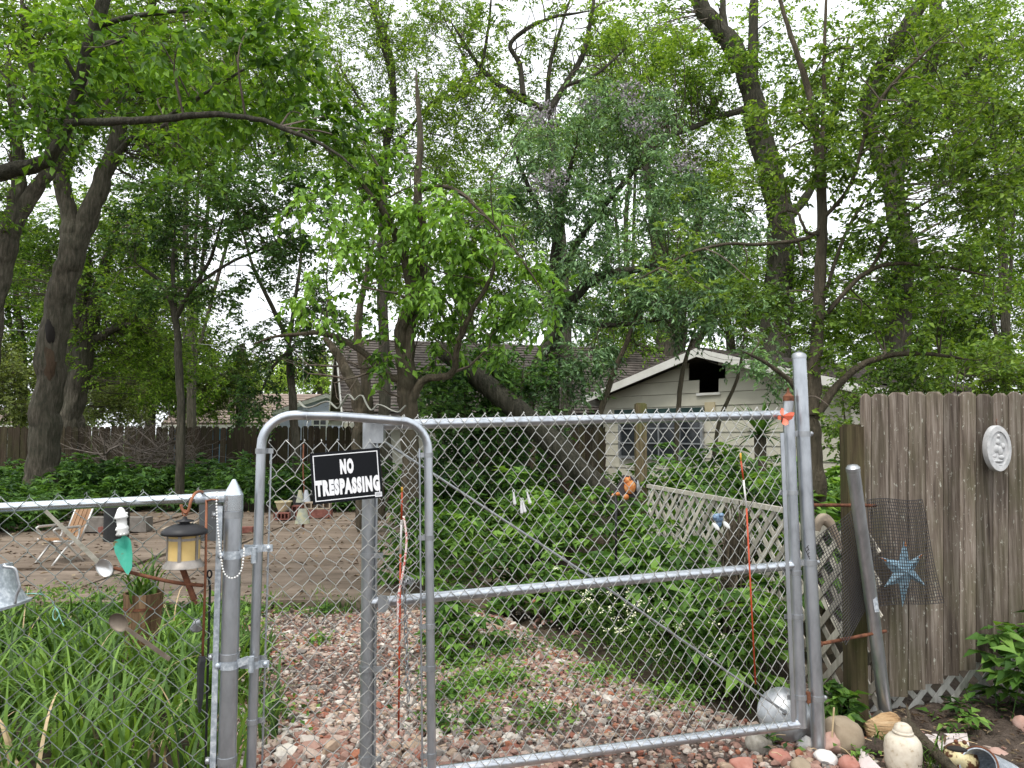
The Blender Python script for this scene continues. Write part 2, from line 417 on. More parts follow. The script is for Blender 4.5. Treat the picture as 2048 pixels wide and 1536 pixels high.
# patio of concrete slabs
def patio_mat():
    m, nt, bs = new_mat('stained concrete slab')
    v = coords(nt, (1, 1, 1), True); v2 = coords(nt, (.35, 1.6, 1), True)
    c = ramp(nt, noise(nt, v2, 1.6, 6, .7), [(.3, (.105, .08, .06)), (.5, (.185, .145, .112)), (.72, (.27, .215, .17))])
    d = noise(nt, v2, 7, 7, .75)
    df = nd(nt, 'ShaderNodeMapRange'); df.inputs[1].default_value = .53; df.inputs[2].default_value = .66; df.inputs[4].default_value = .75
    nt.links.new(d, df.inputs[0]); c = mixc(nt, df.outputs[0], c, (.06, .045, .033))
    nt.links.new(c, bs.inputs['Base Color']); bs.inputs['Roughness'].default_value = .92; bs.inputs['Specular IOR Level'].default_value = .15
    bump(nt, bs, noise(nt, v, 30, 6, .7), .5, .01)
    return m
M['patio'] = patio_mat()
pat = MB().box((-3.9, 9.4, -.005), (7.9, 6.9, .03)).build('patio', M['dirt'], kind='structure', org=(-3.9, 9.4, -.02))
rp = random.Random(4)
ys = [6.0, 7.35, 8.7, 9.35, 11.1, 12.75]
for r in range(len(ys) - 1):
    x = -7.8 + rp.uniform(0, .6)
    while x < -.1:
        w = min(rp.uniform(1.7, 2.5), 0.0 - x)
        if w < .4: break
        y0, y1 = ys[r] + .015, ys[r + 1] - .015
        t = .05 + rp.uniform(0, .025)
        b = MB(); nn = 6
        ring = [(x + .012 + (w - .024) * i / nn, y0 + rp.uniform(-.012, .012)) for i in range(nn)] + [(x + w - .012 + rp.uniform(-.01, .01), y0 + (y1 - y0) * i / nn) for i in range(nn)] \
             + [(x + w - .012 - (w - .024) * i / nn, y1 + rp.uniform(-.012, .012)) for i in range(nn)] + [(x + .012 + rp.uniform(-.01, .01), y1 - (y1 - y0) * i / nn) for i in range(nn)]
        tz = rp.uniform(-.006, .006)
        b.prism([(px_, py_, .012) for px_, py_ in ring], (0, 0, t + tz))
        b.build('slab', M['patio'], pat)
        x += w

# ---------------------------------------------------------------- far buildings
def courses_roof(mb, p_eave0, p_eave1, p_ridge0, p_ridge1, n, thick=.03):
    """overlapping shingle courses from eave to ridge"""
    e0, e1, r0, r1 = map(lambda q: np.asarray(q, float), (p_eave0, p_eave1, p_ridge0, p_ridge1))
    nn = nrm(np.cross(e1 - e0, r0 - e0)); nn = nn if nn[2] > 0 else -nn
    for k in range(n):
        a, b = k / n, min((k + 1.15) / n, 1)
        q = [e0 + (r0 - e0) * a, e1 + (r1 - e1) * a, e1 + (r1 - e1) * b, e0 + (r0 - e0) * b]
        q[0] = q[0] + nn * thick; q[1] = q[1] + nn * thick; q[2] = q[2] + nn * .004; q[3] = q[3] + nn * .004
        mb.prism(q, -nn * .02)

class House:
    def __init__(s, O, a, b):
        s.O = np.asarray(O, float); s.a = nrm(V3(*a, 0)); s.b = nrm(V3(*b, 0))
    def p(s, x, t, z): return s.O + s.b * x + s.a * t + UP * z
    def at(s, px, py, t=0.):
        """pixel on the plane t = const -> (x, z)"""
        d = _f + _r * (px - 1024) / F + _u * (768 - py) / F
        n = s.a; k = ((s.O + s.a * t - _c) @ n) / (d @ n); q = _c + d * k - s.O
        return q @ s.b, q[2]
    def body(s, th, name, half, length, eave, ridge, wallm, roofm, over=.35, nc=14, trimm=None, front=True):
        base = 0
        pent = [s.p(-half, .02, base), s.p(half, .02, base), s.p(half, .02, eave), s.p(0, .02, ridge - .06), s.p(-half, .02, eave)]
        b = MB()
        if front: b.prism(pent, s.a * .08)
        b.prism([q + s.a * (length - .1) for q in pent], s.a * .08)
        for sd in (-1, 1):
            b.prism([s.p(sd * half, .1, base), s.p(sd * half, length - .1, base), s.p(sd * half, length - .1, eave), s.p(sd * half, .1, eave)], -s.b * sd * .08)
        b.build('wall', wallm, th)
        sl = (ridge - eave) / half
        rb = MB()
        for sd in (-1, 1):
            e = s.p(sd * (half + over), -over, eave - sl * over + .05); e1 = s.p(sd * (half + over), length + over, eave - sl * over + .05)
            r0 = s.p(0, -over, ridge + .05); r1 = s.p(0, length + over, ridge + .05)
            courses_roof(rb, e, e1, r0, r1, nc)
            rb.prism([e - UP * .03, e1 - UP * .03, r1 - UP * .03, r0 - UP * .03], -UP * .06)
        ro = rb.build('roof', roofm, th)
        tb = MB()
        for sd in (-1, 1):
            e = s.p(sd * (half + over), -over - .03, eave - sl * over + .03); r0 = s.p(0, -over - .03, ridge + .03)
            tb.prism([e, r0, r0 - UP * .17, e - UP * .17], s.a * .028)
            q0 = s.p(sd * (half + over + .003), -over, eave - sl * over - .1); q1 = s.p(sd * (half + over + .003), length + over, eave - sl * over - .1)
            tb.bar(q0, q1, .16, .03, UP)
        tb.build('fascia', trimm or M['trim'], ro)
        return ro
    def window(s, th, x0, x1, z0, z1, nx=2, nz=2, t=0., framem=None, fw=.06):
        framem = framem or M['trim']
        b = MB()
        for x in (x0, x1): b.box(s.p(x, t - .03, (z0 + z1) / 2), (fw, .06, z1 - z0 + fw), np.stack([s.b, s.a, UP], 1))
        for z in (z0, z1): b.box(s.p((x0 + x1) / 2, t - .032, z), (x1 - x0, .066, fw), np.stack([s.b, s.a, UP], 1))
        for i in range(1, nx): b.box(s.p(x0 + (x1 - x0) * i / nx, t - .026, (z0 + z1) / 2), (fw * .5, .05, z1 - z0), np.stack([s.b, s.a, UP], 1))
        for i in range(1, nz): b.box(s.p((x0 + x1) / 2, t - .024, z0 + (z1 - z0) * i / nz), (x1 - x0, .045, fw * .5), np.stack([s.b, s.a, UP], 1))
        w = b.build('window', framem, th)
        for i in range(nx):
            for k in range(nz):
                xa, za = x0 + (x1 - x0) * (i + .5) / nx, z0 + (z1 - z0) * (k + .5) / nz
                MB().box(s.p(xa, t - .012, za), ((x1 - x0) / nx, .012, (z1 - z0) / nz), np.stack([s.b, s.a, UP], 1)).build('pane', M['glass'], w)
        return w

# cream garage with the broken gable
H = House((.2509 * 15, 15., 0), (.77, .64), (.64, -.77))
H.O = H.O + H.a * .35
gar = thing('garage', 'cream sided garage with a broken dark opening in its gable behind the gate', 'garage', H.O)
HALF, EAVE, RIDGE = 2.92, 2.32, 3.1
H.body(gar, 'garage', HALF, 8, EAVE, RIDGE, M['siding'], M['shingle'], .35, 16, front=False)
openings = []
x0, z0 = H.at(1399, 785); x1, z1 = H.at(1437, 712)
CH = .27
q = lambda z: round((z - .08) / CH) * CH + .08
openings.append((x0, x1, q(z0), RIDGE))
xa, _ = H.at(1378, 745); xb, _ = H.at(1452, 745)
openings.append((xa, x0 + .001, q(z0) + CH, RIDGE)); openings.append((x1 - .001, xb, q(z0) + CH, q(z0) + 2 * CH))
sl = (RIDGE - EAVE) / HALF
k = 0; rr = random.Random(9)
while .08 + k * CH < RIDGE - .1:
    za, zb = .08 + k * CH, min(.08 + (k + 1) * CH, RIDGE - .07)
    zm = (za + zb) / 2
    segs = [(-HALF, HALF)]
    for (oa, ob, oz0, oz1) in openings:
        if oz0 - .01 <= za and zb <= oz1 + .05:
            segs = [t for (a_, b_) in segs for t in ((a_, min(b_, oa)), (max(a_, ob), b_)) if t[1] - t[0] > .05]
    for (a_, b_) in segs:
        cut = [a_]
        while b_ - cut[-1] > 1.9: cut.append(cut[-1] + rr.uniform(1.1, 1.3))
        cut.append(b_)
        for a2, b2 in zip(cut[:-1], cut[1:]):
            lim = lambda x: RIDGE - .09 - sl * abs(x)
            xs = sorted(set([a2, b2] + ([0.] if a2 < 0 < b2 else []) + [x for x in (-(RIDGE - .09 - zb) / sl, (RIDGE - .09 - zb) / sl, -(RIDGE - .09 - za) / sl, (RIDGE - .09 - za) / sl) if a2 < x < b2]))
            xs = [x for x in xs if lim(x) > za - .001]
            if len(xs) < 2: continue
            bot = [H.p(x, -.022, za + .006) for x in xs]; top_ = [H.p(x, -.004, max(min(zb, lim(x)), za + .007)) for x in reversed(xs)]
            MB().prism(bot + top_, H.a * .016).build('siding_board', M['siding'], gar)
    k += 1
MB().box(H.p((x0 + x1) / 2, -.03, q(z0) - .03), (x1 - x0 + .1, .05, .05), np.stack([H.b, H.a, UP], 1)).build('opening_sill', M['trim'], gar)
wx0, wz1 = H.at(1243, 829); wx1, wz0 = H.at(1408, 890)
H.window(gar, wx0, wx1, wz0 - .3, wz1, 4, 3, -.03, M['galv_dull'])
hx0, hz1 = H.at(1236, 817); hx1, hz0 = H.at(1412, 828)
MB().box(H.p((hx0 + hx1) / 2, -.08, (hz0 + hz1) / 2), (hx1 - hx0, .1, .1), np.stack([H.b, H.a, UP], 1)).build('window_header', M['darkgreen'], gar)
px0, pz0 = H.at(1412, 826); px1, pz1 = H.at(1432, 804)
MB().box(H.p((px0 + px1) / 2, -.035, (pz0 + pz1) / 2), (px1 - px0, .02, pz1 - pz0), np.stack([H.b, H.a, UP], 1)).build('patch_board', M['siding_dirty'], gar)

# brown roofed house behind the centre trees, gable end to the left
H2 = House(P(700, 900, 19.5) * V3(1, 1, 0), (.96, .28), (.28, -.96))
h2 = thing('house', 'long house with brown shingle roof and cream gable behind the centre trees', 'house', H2.O)
H2.body(h2, 'house', 3.0, 9.5, 2.05, 3.85, M['siding'], M['shingle'], .4, 26)
for kk in range(15):
    z = .1 + kk * .24; w = 3.0 if z < 2.05 else 3.0 * (3.7 - z) / 1.65
    if w > .15: MB().prism([H2.p(-w, -.03, z), H2.p(w, -.03, z), H2.p(w, -.005, z + .235), H2.p(-w, -.005, z + .235)] if z + .24 < 2.05 else [H2.p(-w, -.03, z), H2.p(w, -.03, z), H2.p(w - .4, -.005, z + .235), H2.p(-w + .4, -.005, z + .235)], H2.a * .02).build('siding_board', M['siding'], h2)
# pale blue house
H3 = House(P(652, 900, 31) * V3(1, 1, 0), (-.12, .99), (.99, .12))
h3 = thing('house', 'pale periwinkle blue house with a white framed window beyond the back fence', 'house', H3.O)
H3.body(h3, 'house', 1.9, 8, 2.35, 3.0, M['bluewall'], M['shingle_tan'], .25, 10)
for kk in range(15):
    z = .1 + kk * .185
    if z < 2.3: MB().prism([H3.p(-1.9, -.03, z), H3.p(1.9, -.03, z), H3.p(1.9, -.005, z + .18), H3.p(-1.9, -.005, z + .18)], H3.a * .02).build('siding_board', M['bluewall'], h3)
xw0, zw1 = H3.at(626, 829); xw1, zw0 = H3.at(654, 872)
H3.window(h3, xw0, xw1, zw0, zw1, 2, 4, -.03, M['white'], .09)
H3b = House(P(520, 900, 36) * V3(1, 1, 0), (.99, .1), (.1, -.99))
H3b.O = H3b.O - H3b.a * 3
h4 = thing('house', 'low house with tan roof and bright blue wall far beyond the fence', 'house', H3b.O)
H3b.body(h4, 'house', 3.0, 9, 1.95, 3.25, M['turq'], M['shingle_tan'], .4, 12)
H5 = House(P(20, 900, 38) * V3(1, 1, 0), (.99, -.1), (-.1, -.99))
H5.O = H5.O - H5.a * 5
h5 = thing('house', 'white house barely seen at the far left behind the trees', 'house', H5.O)
H5.body(h5, 'house', 2.4, 7, 1.9, 2.6, M['whitewall'], M['shingle_tan'], .3, 10)

# ---------------------------------------------------------------- back picket fence
def picket_mesh(w, h, t, dog, name, mat):
    b = MB()
    b.prism([(-w / 2, 0, 0), (w / 2, 0, 0), (w / 2, 0, h - dog), (w / 2 - dog, 0, h), (-w / 2 + dog, 0, h), (-w / 2, 0, h - dog)], (0, t, 0))
    return mesh_of(b, name, mat)
bf = thing('picket_fence', 'dark weathered dog eared picket fence along the back of the yard', 'fence', (-6, 16.9, 0))
pm = picket_mesh(.135, 1.0, .018, .032, 'picket', M['wood_far'])
rf = random.Random(3)
A, B = V3(-15.5, 16.6, 0), V3(4.2, 17.5, 0)
Ld = np.linalg.norm(B - A); u = (B - A) / Ld; ang = math.atan2(u[1], u[0])
s = 0.
while s < Ld:
    p = A + u * s; htop = P(700, 853, p[1])[2]
    piece('picket', pm, (p[0], p[1], 0), bf, rotz(ang) @ roty(rf.gauss(0, .006)), (rf.uniform(.97, 1.03), 1, htop + rf.gauss(0, .012)))
    s += .143
for z in (.35, 1.2):
    MB().bar(A + u * 0 + V3(0, .06, z), B + V3(0, .06, z), .085, .035, UP).build('fence_rail', M['wood_far'], bf)
s = 0
while s < Ld:
    p = A + u * s; MB().box((p[0], p[1] + .12, .75), (.09, .09, 1.5)).build('fence_post', M['wood_far'], bf); s += 2.4

# ---------------------------------------------------------------- near board fence on the right
nf = thing('board_fence', 'grey weathered vertical board fence at the right with lichen on its boards', 'fence', P(1880, 1400, 3.84))
bx = [1722, 1743, 1778, 1816.5, 1852, 1887, 1919, 1952.5, 1986, 2017, 2044, 2078, 2110, 2145, 2180, 2220]
def bottom_py(x): return 1398 if x < 1790 else max(1398 - (x - 1790) * .40, 1290)
def fD(x): return 3.72 + (x - 1722) / 326 * .23
rb_ = random.Random(21)
for i in range(len(bx) - 1):
    xa, xb = bx[i] + .8, bx[i + 1] - .8
    off = rb_.uniform(-.006, .006)
    Da, Db = fD(xa) + off, fD(xb) + off
    ty = 786 + rb_.uniform(-3, 3); dg = 8
    pts = [P(xa, bottom_py((xa + xb) / 2) + rb_.uniform(-2, 2), Da), P(xb, bottom_py((xa + xb) / 2) + rb_.uniform(-2, 2), Db), P(xb, ty + dg, Db), P(xb - dg, ty, Db), P(xa + dg, ty, Da), P(xa, ty + dg, Da)]
    MB().prism(pts, (0, .018, 0)).build('board', M['wood_near'], nf)
for py in (905, 1160):
    MB().bar(P(1735, py, 3.80), P(2215, py, 4.14), .085, .035, UP).build('fence_rail', M['wood_post'], nf)
# mossy wood post beside it
def wpost(name, label, pxa, pya, pxb, pyb, D, w, mat, **k):
    b = MB(); a, c = P(pxa, pya, D), P(pxb, pyb, D); a[2] = min(a[2], -.05)
    b.bar(a, c, w, w, (1, 0, 0))
    b.box(c + V3(0, 0, .004), (w * .8, w * .8, .012))
    o = b.build(name, mat); tag(o, label, 'post'); return o
wpost('wooden_post', 'mossy square wooden post next to the board fence', 1712, 1455, 1703, 853, 3.62, .082, M['wood_post'])
wpost('wooden_post', 'old square wooden post standing in front of the garage window', 1281, 1010, 1281, 808, 8.6, .125, M['wood_post'])

# ---------------------------------------------------------------- lattice panels
def clip_line(u0, v0, du, dv, L, Hh):
    t0, t1 = -1e9, 1e9
    for p_, d_, m_ in ((u0, du, L), (v0, dv, Hh)):
        if abs(d_) < 1e-9: continue
        a_, b_ = (0 - p_) / d_, (m_ - p_) / d_
        if a_ > b_: a_, b_ = b_, a_
        t0, t1 = max(t0, a_), min(t1, b_)
    return t0, t1
def lattice(name, label, O, udir, L, Hh, sp, w, mat, t=.007, skip=None, topfun=None, frame_m=None):
    O = np.asarray(O, float); ud = nrm(np.asarray(udir, float)); nn = nrm(np.cross(ud, UP))
    th = thing(name, label, 'lattice', O)
    for sg in (1, -1):
        k = -Hh
        while k < L + Hh:
            t0, t1 = clip_line(k, 0 if sg > 0 else Hh, .7071, .7071 * sg, L, Hh)
            if t1 - t0 > .05:
                a = O + ud * (k + .7071 * t0) + UP * ((0 if sg > 0 else Hh) + .7071 * sg * t0)
                c = O + ud * (k + .7071 * t1) + UP * ((0 if sg > 0 else Hh) + .7071 * sg * t1)
                off = nn * (t * .55 * sg)
                MB().bar(a + off, c + off, w, t, np.cross(nn, c - a)).build('slat', mat, th)
            k += sp
    if frame_m:
        MB().bar(O + UP * (Hh + .012) , O + ud * L + UP * (Hh + .012), .03, .03, UP).build('cap_strip', frame_m, th)
    return th
LA, LB = V3(1.17, 6.4, 0), V3(1.62, 4.35, 0)
lattice('lattice_panel', 'weathered beige lattice panel running back along the weeds behind the gate', LA + UP * .02, LB - LA, np.linalg.norm(LB - LA), .93, .15, .034, M['lattice'], frame_m=M['lattice'])
LC, LD_ = V3(1.60, 4.22, 0), V3(1.74, 3.56, 0)
lattice('lattice_panel', 'short beige lattice panel beside the gate hinge post behind black netting', LC + UP * .02, LD_ - LC, np.linalg.norm(LD_ - LC), .92, .15, .036, M['lattice'])
LE, LF = P(1738, 1430, 3.80) * V3(1, 1, 0), P(2230, 1430, 4.2) * V3(1, 1, 0)
lattice('lattice_panel', 'white lattice strip under the bottom edge of the board fence', LE + UP * .0, LF - LE, np.linalg.norm(LF - LE), .36, .118, .029, M['lattice_white'])

# ---------------------------------------------------------------- chain link
def link_mesh(mb, fn, L, Hh, w, h, r, sides=5, phase=0, knuckle=.0, jit=0, rng=None):
    """fn(u, v, n) -> world; wires zig-zag between columns w/2 apart"""
    rng = rng or np.random.default_rng(5)
    nc = int(L / (w / 2)); nr = int(Hh / (h / 2))
    sag = rng.normal(size=(nc + 2, nr + 2, 2)) * jit
    for k in range(nc):
        pts = []
        for j in range(nr + 1):
            col = k + ((j + k + phase) % 2)
            uu = col * w / 2 + sag[col, j, 0]; vv = Hh - j * h / 2 + sag[col, j, 1]
            dz = r * .9 * (1 if col == k else -1)
            bx_ = .002 if col == k else -.002
            for e in ((-1, 1) if 0 < j < nr else (0,)):
                pts.append(fn(uu + bx_ * 0, vv - e * h * .05, dz * (1 if e <= 0 else 1)))
        if knuckle:
            c0 = k + ((k + phase) % 2)
            if c0 == k:
                u0 = c0 * w / 2
                pts = [fn(u0 + w * .09, Hh + h * .02, r), fn(u0 + .002, Hh + h * knuckle, 0)] + pts
        mb.tube(pts, r, sides, caps=False)
def plane_fn(O, ud, vd, off):
    O, ud, vd = np.asarray(O, float), np.asarray(ud, float), np.asarray(vd, float)
    nn = nrm(np.cross(ud, vd)); nn = nn if nn[1] < 0 else -nn
    return lambda u, v, n=0.: O + ud * u + vd * v + nn * (off + n)
def band(mb, c, r, h=.02, t=.003, sides=20):
    mb.lathe([(r, -h / 2), (r + t, -h / 2), (r + t, h / 2), (r, h / 2), (r, -h / 2)], sides, c, caps=False)

# left fence
POST = P(467, 1000, 2.55); POST[2] = 0
rl0 = P(452, 994, 2.55); rl1 = P(-760, 1052, 2.44)
lf = thing('chain_link_fence', 'low chain link fence at the lower left ending at a pointed post', 'fence', POST)
ptop = P(472, 1000, 2.55)[2]
postc = POST + V3(.0, 0, 0)
lean = (P(472, 990, 2.55) - P(458, 1536, 2.55)) ; lean = lean / lean[2]
b = MB(); b.tube([POST + lean * z - V3(lean[0] * .9, 0, 0) for z in (-.05, .3, .6, .9, ptop + .005)], .0295, 20); b.build('post', M['galv'], lf, 'auto')
def pc(z): return POST + lean * z - V3(lean[0] * .9, 0, 0)
b = MB(); b.lathe([(.031, -.035), (.0325, -.035), (.0325, .018), (.031, .022), (.006, .07), (.001, .072)], 28, pc(ptop)); b.build('post_cap', M['galv_bright'], lf)
rs = np.array([rl0 + V3(-.005, 0, 0), rl1])
MB().tube([rl0 + (rl1 - rl0) * t for t in np.linspace(.02, 1, 8)], .0172, 14).build('top_rail', M['galv_bright'], lf, 'auto')
MB().tube([rl0 + V3(.02, 0, 0), rl0 + (rl1 - rl0) * .05], .0205, 14).build('rail_end', M['galv_spangle'], lf, 'auto')
Lf = np.linalg.norm(rl1 - rl0) - .06
udl = nrm(rl1 - rl0)
fnl = plane_fn(V3(*(rl0 + udl * .035)) * V3(1, 1, 0) + UP * .02, udl * V3(1, 1, 1), UP, .021)
b = MB(); link_mesh(b, fnl, Lf, rl0[2] - .02 + .028, .0925, .088, .0016, 5, 1, .12, .0016); b.build('chain_link_mesh', M['wire_dark'], lf, True)
tb0 = P(440, 1012, 2.53); tbx = tb0[0]
MB().bar(tb0, P(425, 1560, 2.53), .019, .006, (1, 0, 0)).build('tension_bar', M['galv_spangle'], lf)
for py in (1029, 1312, 1518):
    z = P(465, py, 2.55)[2]; b = MB(); band(b, pc(z), .0297, .022); b.box(pc(z) + V3(-.045, -.012, 0), (.045, .004, .022)); b.ball(pc(z) + V3(-.058, -.017, 0), (.009, .006, .009), 10, 6)
    b.build('tension_band', M['galv_dull'], lf, 'auto')
for py in (1109, 1328):
    z = P(465, py, 2.55)[2]; b = MB(); band(b, pc(z), .0297, .026); b.bar(pc(z) + V3(.03, -.01, .004), pc(z) + V3(.062, .008, .012), .026, .005, UP); b.ball(pc(z) + V3(-.03, -.022, 0), (.011, .009, .011), 10, 6)
    b.lathe([(.0095, -.03), (.0095, .022)], 12, pc(z) + V3(.07, .01, .0)); b.build('gate_hinge', M['galv_spangle'], lf, 'auto')
for px_ in (90, 260, 395):
    pass

# walk gate with rounded top
wg_l, wg_r = P(524, 820, 2.6), P(857, 833, 2.82)
wg = thing('walk_gate', 'narrow chain link walk gate with rounded pipe top carrying the sign', 'gate', (wg_l + wg_r) / 2 * V3(1, 1, 0))
ud = nrm((wg_r - wg_l) * V3(1, 1, 0)); Lw = np.linalg.norm((wg_r - wg_l)[:2]); Rw = .0165
zl, zr = wg_l[2] - Rw, wg_r[2] - Rw
leanw = (P(528, 900, 2.6) - P(508, 1536, 2.6)); leanw = leanw / leanw[2]
leanr = (P(853, 900, 2.82) - P(860, 1536, 2.82)); leanr = leanr / leanr[2]
base = wg_l * V3(1, 1, 0)
def wgp(u, z):
    f = u / Lw
    return base + ud * u + UP * z + (leanw * (1 - f) + leanr * f) * V3(1, 0, 0) * (z - 1.35)
pts = [wgp(0, .06), wgp(0, .4), wgp(0, .8), wgp(0, zl - .12)]
for a in np.linspace(0, math.pi / 2, 8)[1:]: pts.append(wgp(.11 * (1 - math.cos(a)), zl - .11 + .11 * math.sin(a)))
pts += [wgp(.25, zl - .002), wgp(.4, zr + .006)]
for a in np.linspace(0, math.pi / 2, 8): pts.append(wgp(Lw - .11 + .11 * math.sin(a), zr - .11 + .11 * math.cos(a)))
pts += [wgp(Lw, .8), wgp(Lw, .4), wgp(Lw, .06)]
MB().tube(pts, Rw, 14).build('pipe_frame', M['galv'], wg, 'auto')
MB().tube([wgp(.0, .06), wgp(Lw, .06)], Rw * .99, 12).build('bottom_rail', M['galv'], wg, 'auto')
fnw = lambda u, v, n=0.: wgp(u + .028, v + .08) + V3(0, -.004 - n, 0)
b = MB(); link_mesh(b, fnw, Lw - .05, zr - .155, .0585, .074, .00155, 5, 0, .1, .003); b.build('chain_link_mesh', M['wire'], wg, True)
for u_, z1_ in ((.034, 1.36), (Lw - .034, 1.36)):
    MB().tube([wgp(u_, .1), wgp(u_, z1_)], .0035, 8).build('tension_rod', M['galv'], wg, 'auto')
for py, u_, sg in ((902, 0, 1), (1318, 0, 1), (1443, 0, 1), (910, Lw, -1), (1075, Lw, -1), (1252, Lw, -1), (1336, Lw, -1), (1510, Lw, -1)):
    D = 2.6 if u_ == 0 else 2.82
    z = P(520, py, D)[2]; c = wgp(u_, z); b = MB(); band(b, c, Rw + .0005, .018, .0025, 16); b.box(c + ud * sg * .027, (.03, .004, .018)); b.build('tension_band', M['galv_dull'], wg, 'auto')
for py in (1096, 1328):
    z = P(520, py, 2.6)[2]; c = wgp(0, z); b = MB(); band(b, c, Rw + .001, .024, .003, 16)
    b.bar(c + V3(-.014, -.012, 0), c + V3(-.043, -.016, .002), .024, .005, UP); b.box(c + ud * .03 + V3(0, -.01, 0), (.045, .005, .024)); b.ball(c + ud * .04 + V3(0, -.016, 0), (.009, .007, .009), 10, 6)
    b.build('gate_hinge', M['galv_spangle'], wg, 'auto')
for px_ in (612, 681, 804):
    u_ = (px_ - 524) / 333 * Lw; z = zl + (zr - zl) * u_ / Lw; c = wgp(u_, z)
    t = np.linspace(0, 2 * math.pi, 14); T = [c + V3(.003 * math.sin(a), .0185 * math.sin(a), .0185 * math.cos(a)) for a in t]
    b = MB(); b.tube(T, .0012, 5); b.tube([c + V3(0, -.012, -.016), c + V3(-.004, -.01, -.032), c + V3(.003, -.012, -.045)], .0012, 5); b.build('tie_wire', M['wire'], wg, True)

# drive gate
TL, TR, BL, BR = P(738, 851, 2.86), P(1577, 829, 3.34), P(738, 1562, 2.86), P(1602, 1447, 3.34)
BL[0] = TL[0] + .005; 
def dg(a, c): # a 0..1 along, c 0 top .. 1 bottom
    return TL * (1 - a) * (1 - c) + TR * a * (1 - c) + BL * (1 - a) * c + BR * a * c
dgt = thing('drive_gate', 'wide galvanized chain link drive gate with sagging pipe rails', 'gate', dg(.5, 1) * V3(1, 1, 0))
RG = .0205
def seg(a0, c0, a1, c1, n=6): return [dg(a0 + (a1 - a0) * t, c0 + (c1 - c0) * t) for t in np.linspace(0, 1, n)]
MB().tube(seg(.006, 0, .992, 0), RG, 16).build('top_rail', M['galv'], dgt, 'auto')
cm0 = (P(745, 1206, 2.86)[2] - TL[2]) / (BL[2] - TL[2]); cm1 = (P(1577, 1130, 3.34)[2] - TR[2]) / (BR[2] - TR[2])
MB().tube(seg(.006, cm0, .992, cm1), RG, 16).build('middle_rail', M['galv'], dgt, 'auto')
MB().tube(seg(.006, 1, .995, 1), RG, 16).build('bottom_rail', M['galv'], dgt, 'auto')
MB().tube(seg(0, -.015, 0, 1.03), .0245, 16).build('gate_stile', M['galv_dull'], dgt, 'auto')
b = MB(); b.tube(seg(1, -.0, 1, 1.01), .0255, 16); b.build('gate_stile', M['galv'], dgt, 'auto')
b = MB(); b.tube([P(1574, 830, 3.34), P(1577, 806, 3.34), P(1577, 800, 3.34)], .022, 14); b.build('stile_stub', M['galv_dull'], dgt, 'auto')
b = MB(); b.lathe([(.024, 0), (.024, .022), (.018, .026), (.006, .04), (.005, .06)], 14, P(1577, 802, 3.34)); b.build('rusty_cap', M['rust'], dgt, 'auto')
b = MB(); b.tube([dg(.0, .02) + V3(0, .02, 0), dg(.5, .5) + V3(0, .024, 0), dg(.97, .97) + V3(0, .02, 0)], .0052, 10); b.build('brace_rod', M['galv_dull'], dgt, 'auto')
Lg = np.linalg.norm(TR - TL)
def fng(u, v, n=0.):
    a = .012 + u / Lg * .985; q = dg(a, 1.0 - v)
    return q + V3(.26, -.97, 0) * (.0225 + n)
hg = (TL[2] - BL[2]); 
wG = .0545
def fng2(u, v, n=0.): return fng(u, v / hg, n)
b = MB(); link_mesh(b, fng2, Lg * .965, hg * 1.024, wG, .0715, .0016, 5, 0, .1, .0014); b.build('chain_link_mesh', M['wire'], dgt, True)
MB().tube(seg(.016, .02, .016, .985), .0065, 8).build('tension_bar', M['galv'], dgt, 'auto')
bb = [p + V3(.0, -.022, 0) for p in seg(.975, .06, .975, .985)]; MB().bar(bb[0], bb[-1], .017, .006, (1, 0, 0)).build('tension_bar', M['galv'], dgt)
for a_, py, D in ((0, 1110, 2.86), (0, 1336, 2.86), (0, 1515, 2.86), (1, 985, 3.34), (1, 1145, 3.34), (1, 1232, 3.34), (1, 1393, 3.34)):
    z = P(740, py, D)[2]; t0 = dg(a_, 0); c = dg(a_, (z - TL[2]) / (BL[2] - TL[2]) if a_ == 0 else (z - TR[2]) / (BR[2] - TR[2]))
    b = MB(); band(b, c, .0258, .02, .003, 18); b.box(c + V3(.035 if a_ == 0 else -.035, -.012, 0), (.05, .004, .02)); b.build('tension_band', M['galv_dull'], dgt, 'auto')
for py in (851,):
    c = dg(0, 0); b = MB(); b.box(c + V3(.03, 0, -.03), (.06, .05, .075)); b.build('rail_end', M['galv_dull'], dgt)
    c = dg(0, .52); b = MB(); b.prism([c + V3(.045, -.03, .05), c + V3(.075, -.03, .05), c + V3(.09, -.03, .02), c + V3(.075, -.03, -.01), c + V3(.045, -.03, -.01)], (0, .012, 0)); b.build('latch_plate', M['galv_dull'], dgt)
# hinge post
hp0, hp1 = P(1638, 1492, 3.36), P(1598, 712, 3.36)
hp = thing('gate_post', 'tall round galvanized post that the drive gate hangs from', 'post', hp0)
MB().tube([hp0 - V3(0, 0, .05), hp0 + (hp1 - hp0) * .3, hp0 + (hp1 - hp0) * .6, hp1], .0305, 20).build('post_shaft', M['galv'], hp, 'auto')
b = MB(); b.lathe([(.0315, -.012), (.0325, -.012), (.0325, .004), (.026, .012), (.012, .018), (.001, .02)], 20, hp1); b.build('post_cap', M['galv_dull'], hp, 'auto')
def hpt(py): return hp0 + (hp1 - hp0) * (1492 - py) / 780.
for py, w_, mt in ((872, .05, 'galv_dull'), (1131, .04, 'galv_dull'), (1398, .05, 'galv_dull')):
    c = hpt(py); b = MB(); band(b, c, .0308, .024, .003); b.bar(c + V3(-.03, -.012, 0), c + V3(-.085, -.016, .006), .026, .006, UP); b.ball(c + V3(.035, -.004, 0), (.012, .009, .012), 8, 6); b.build('hinge_strap', M[mt], hp, 'auto')
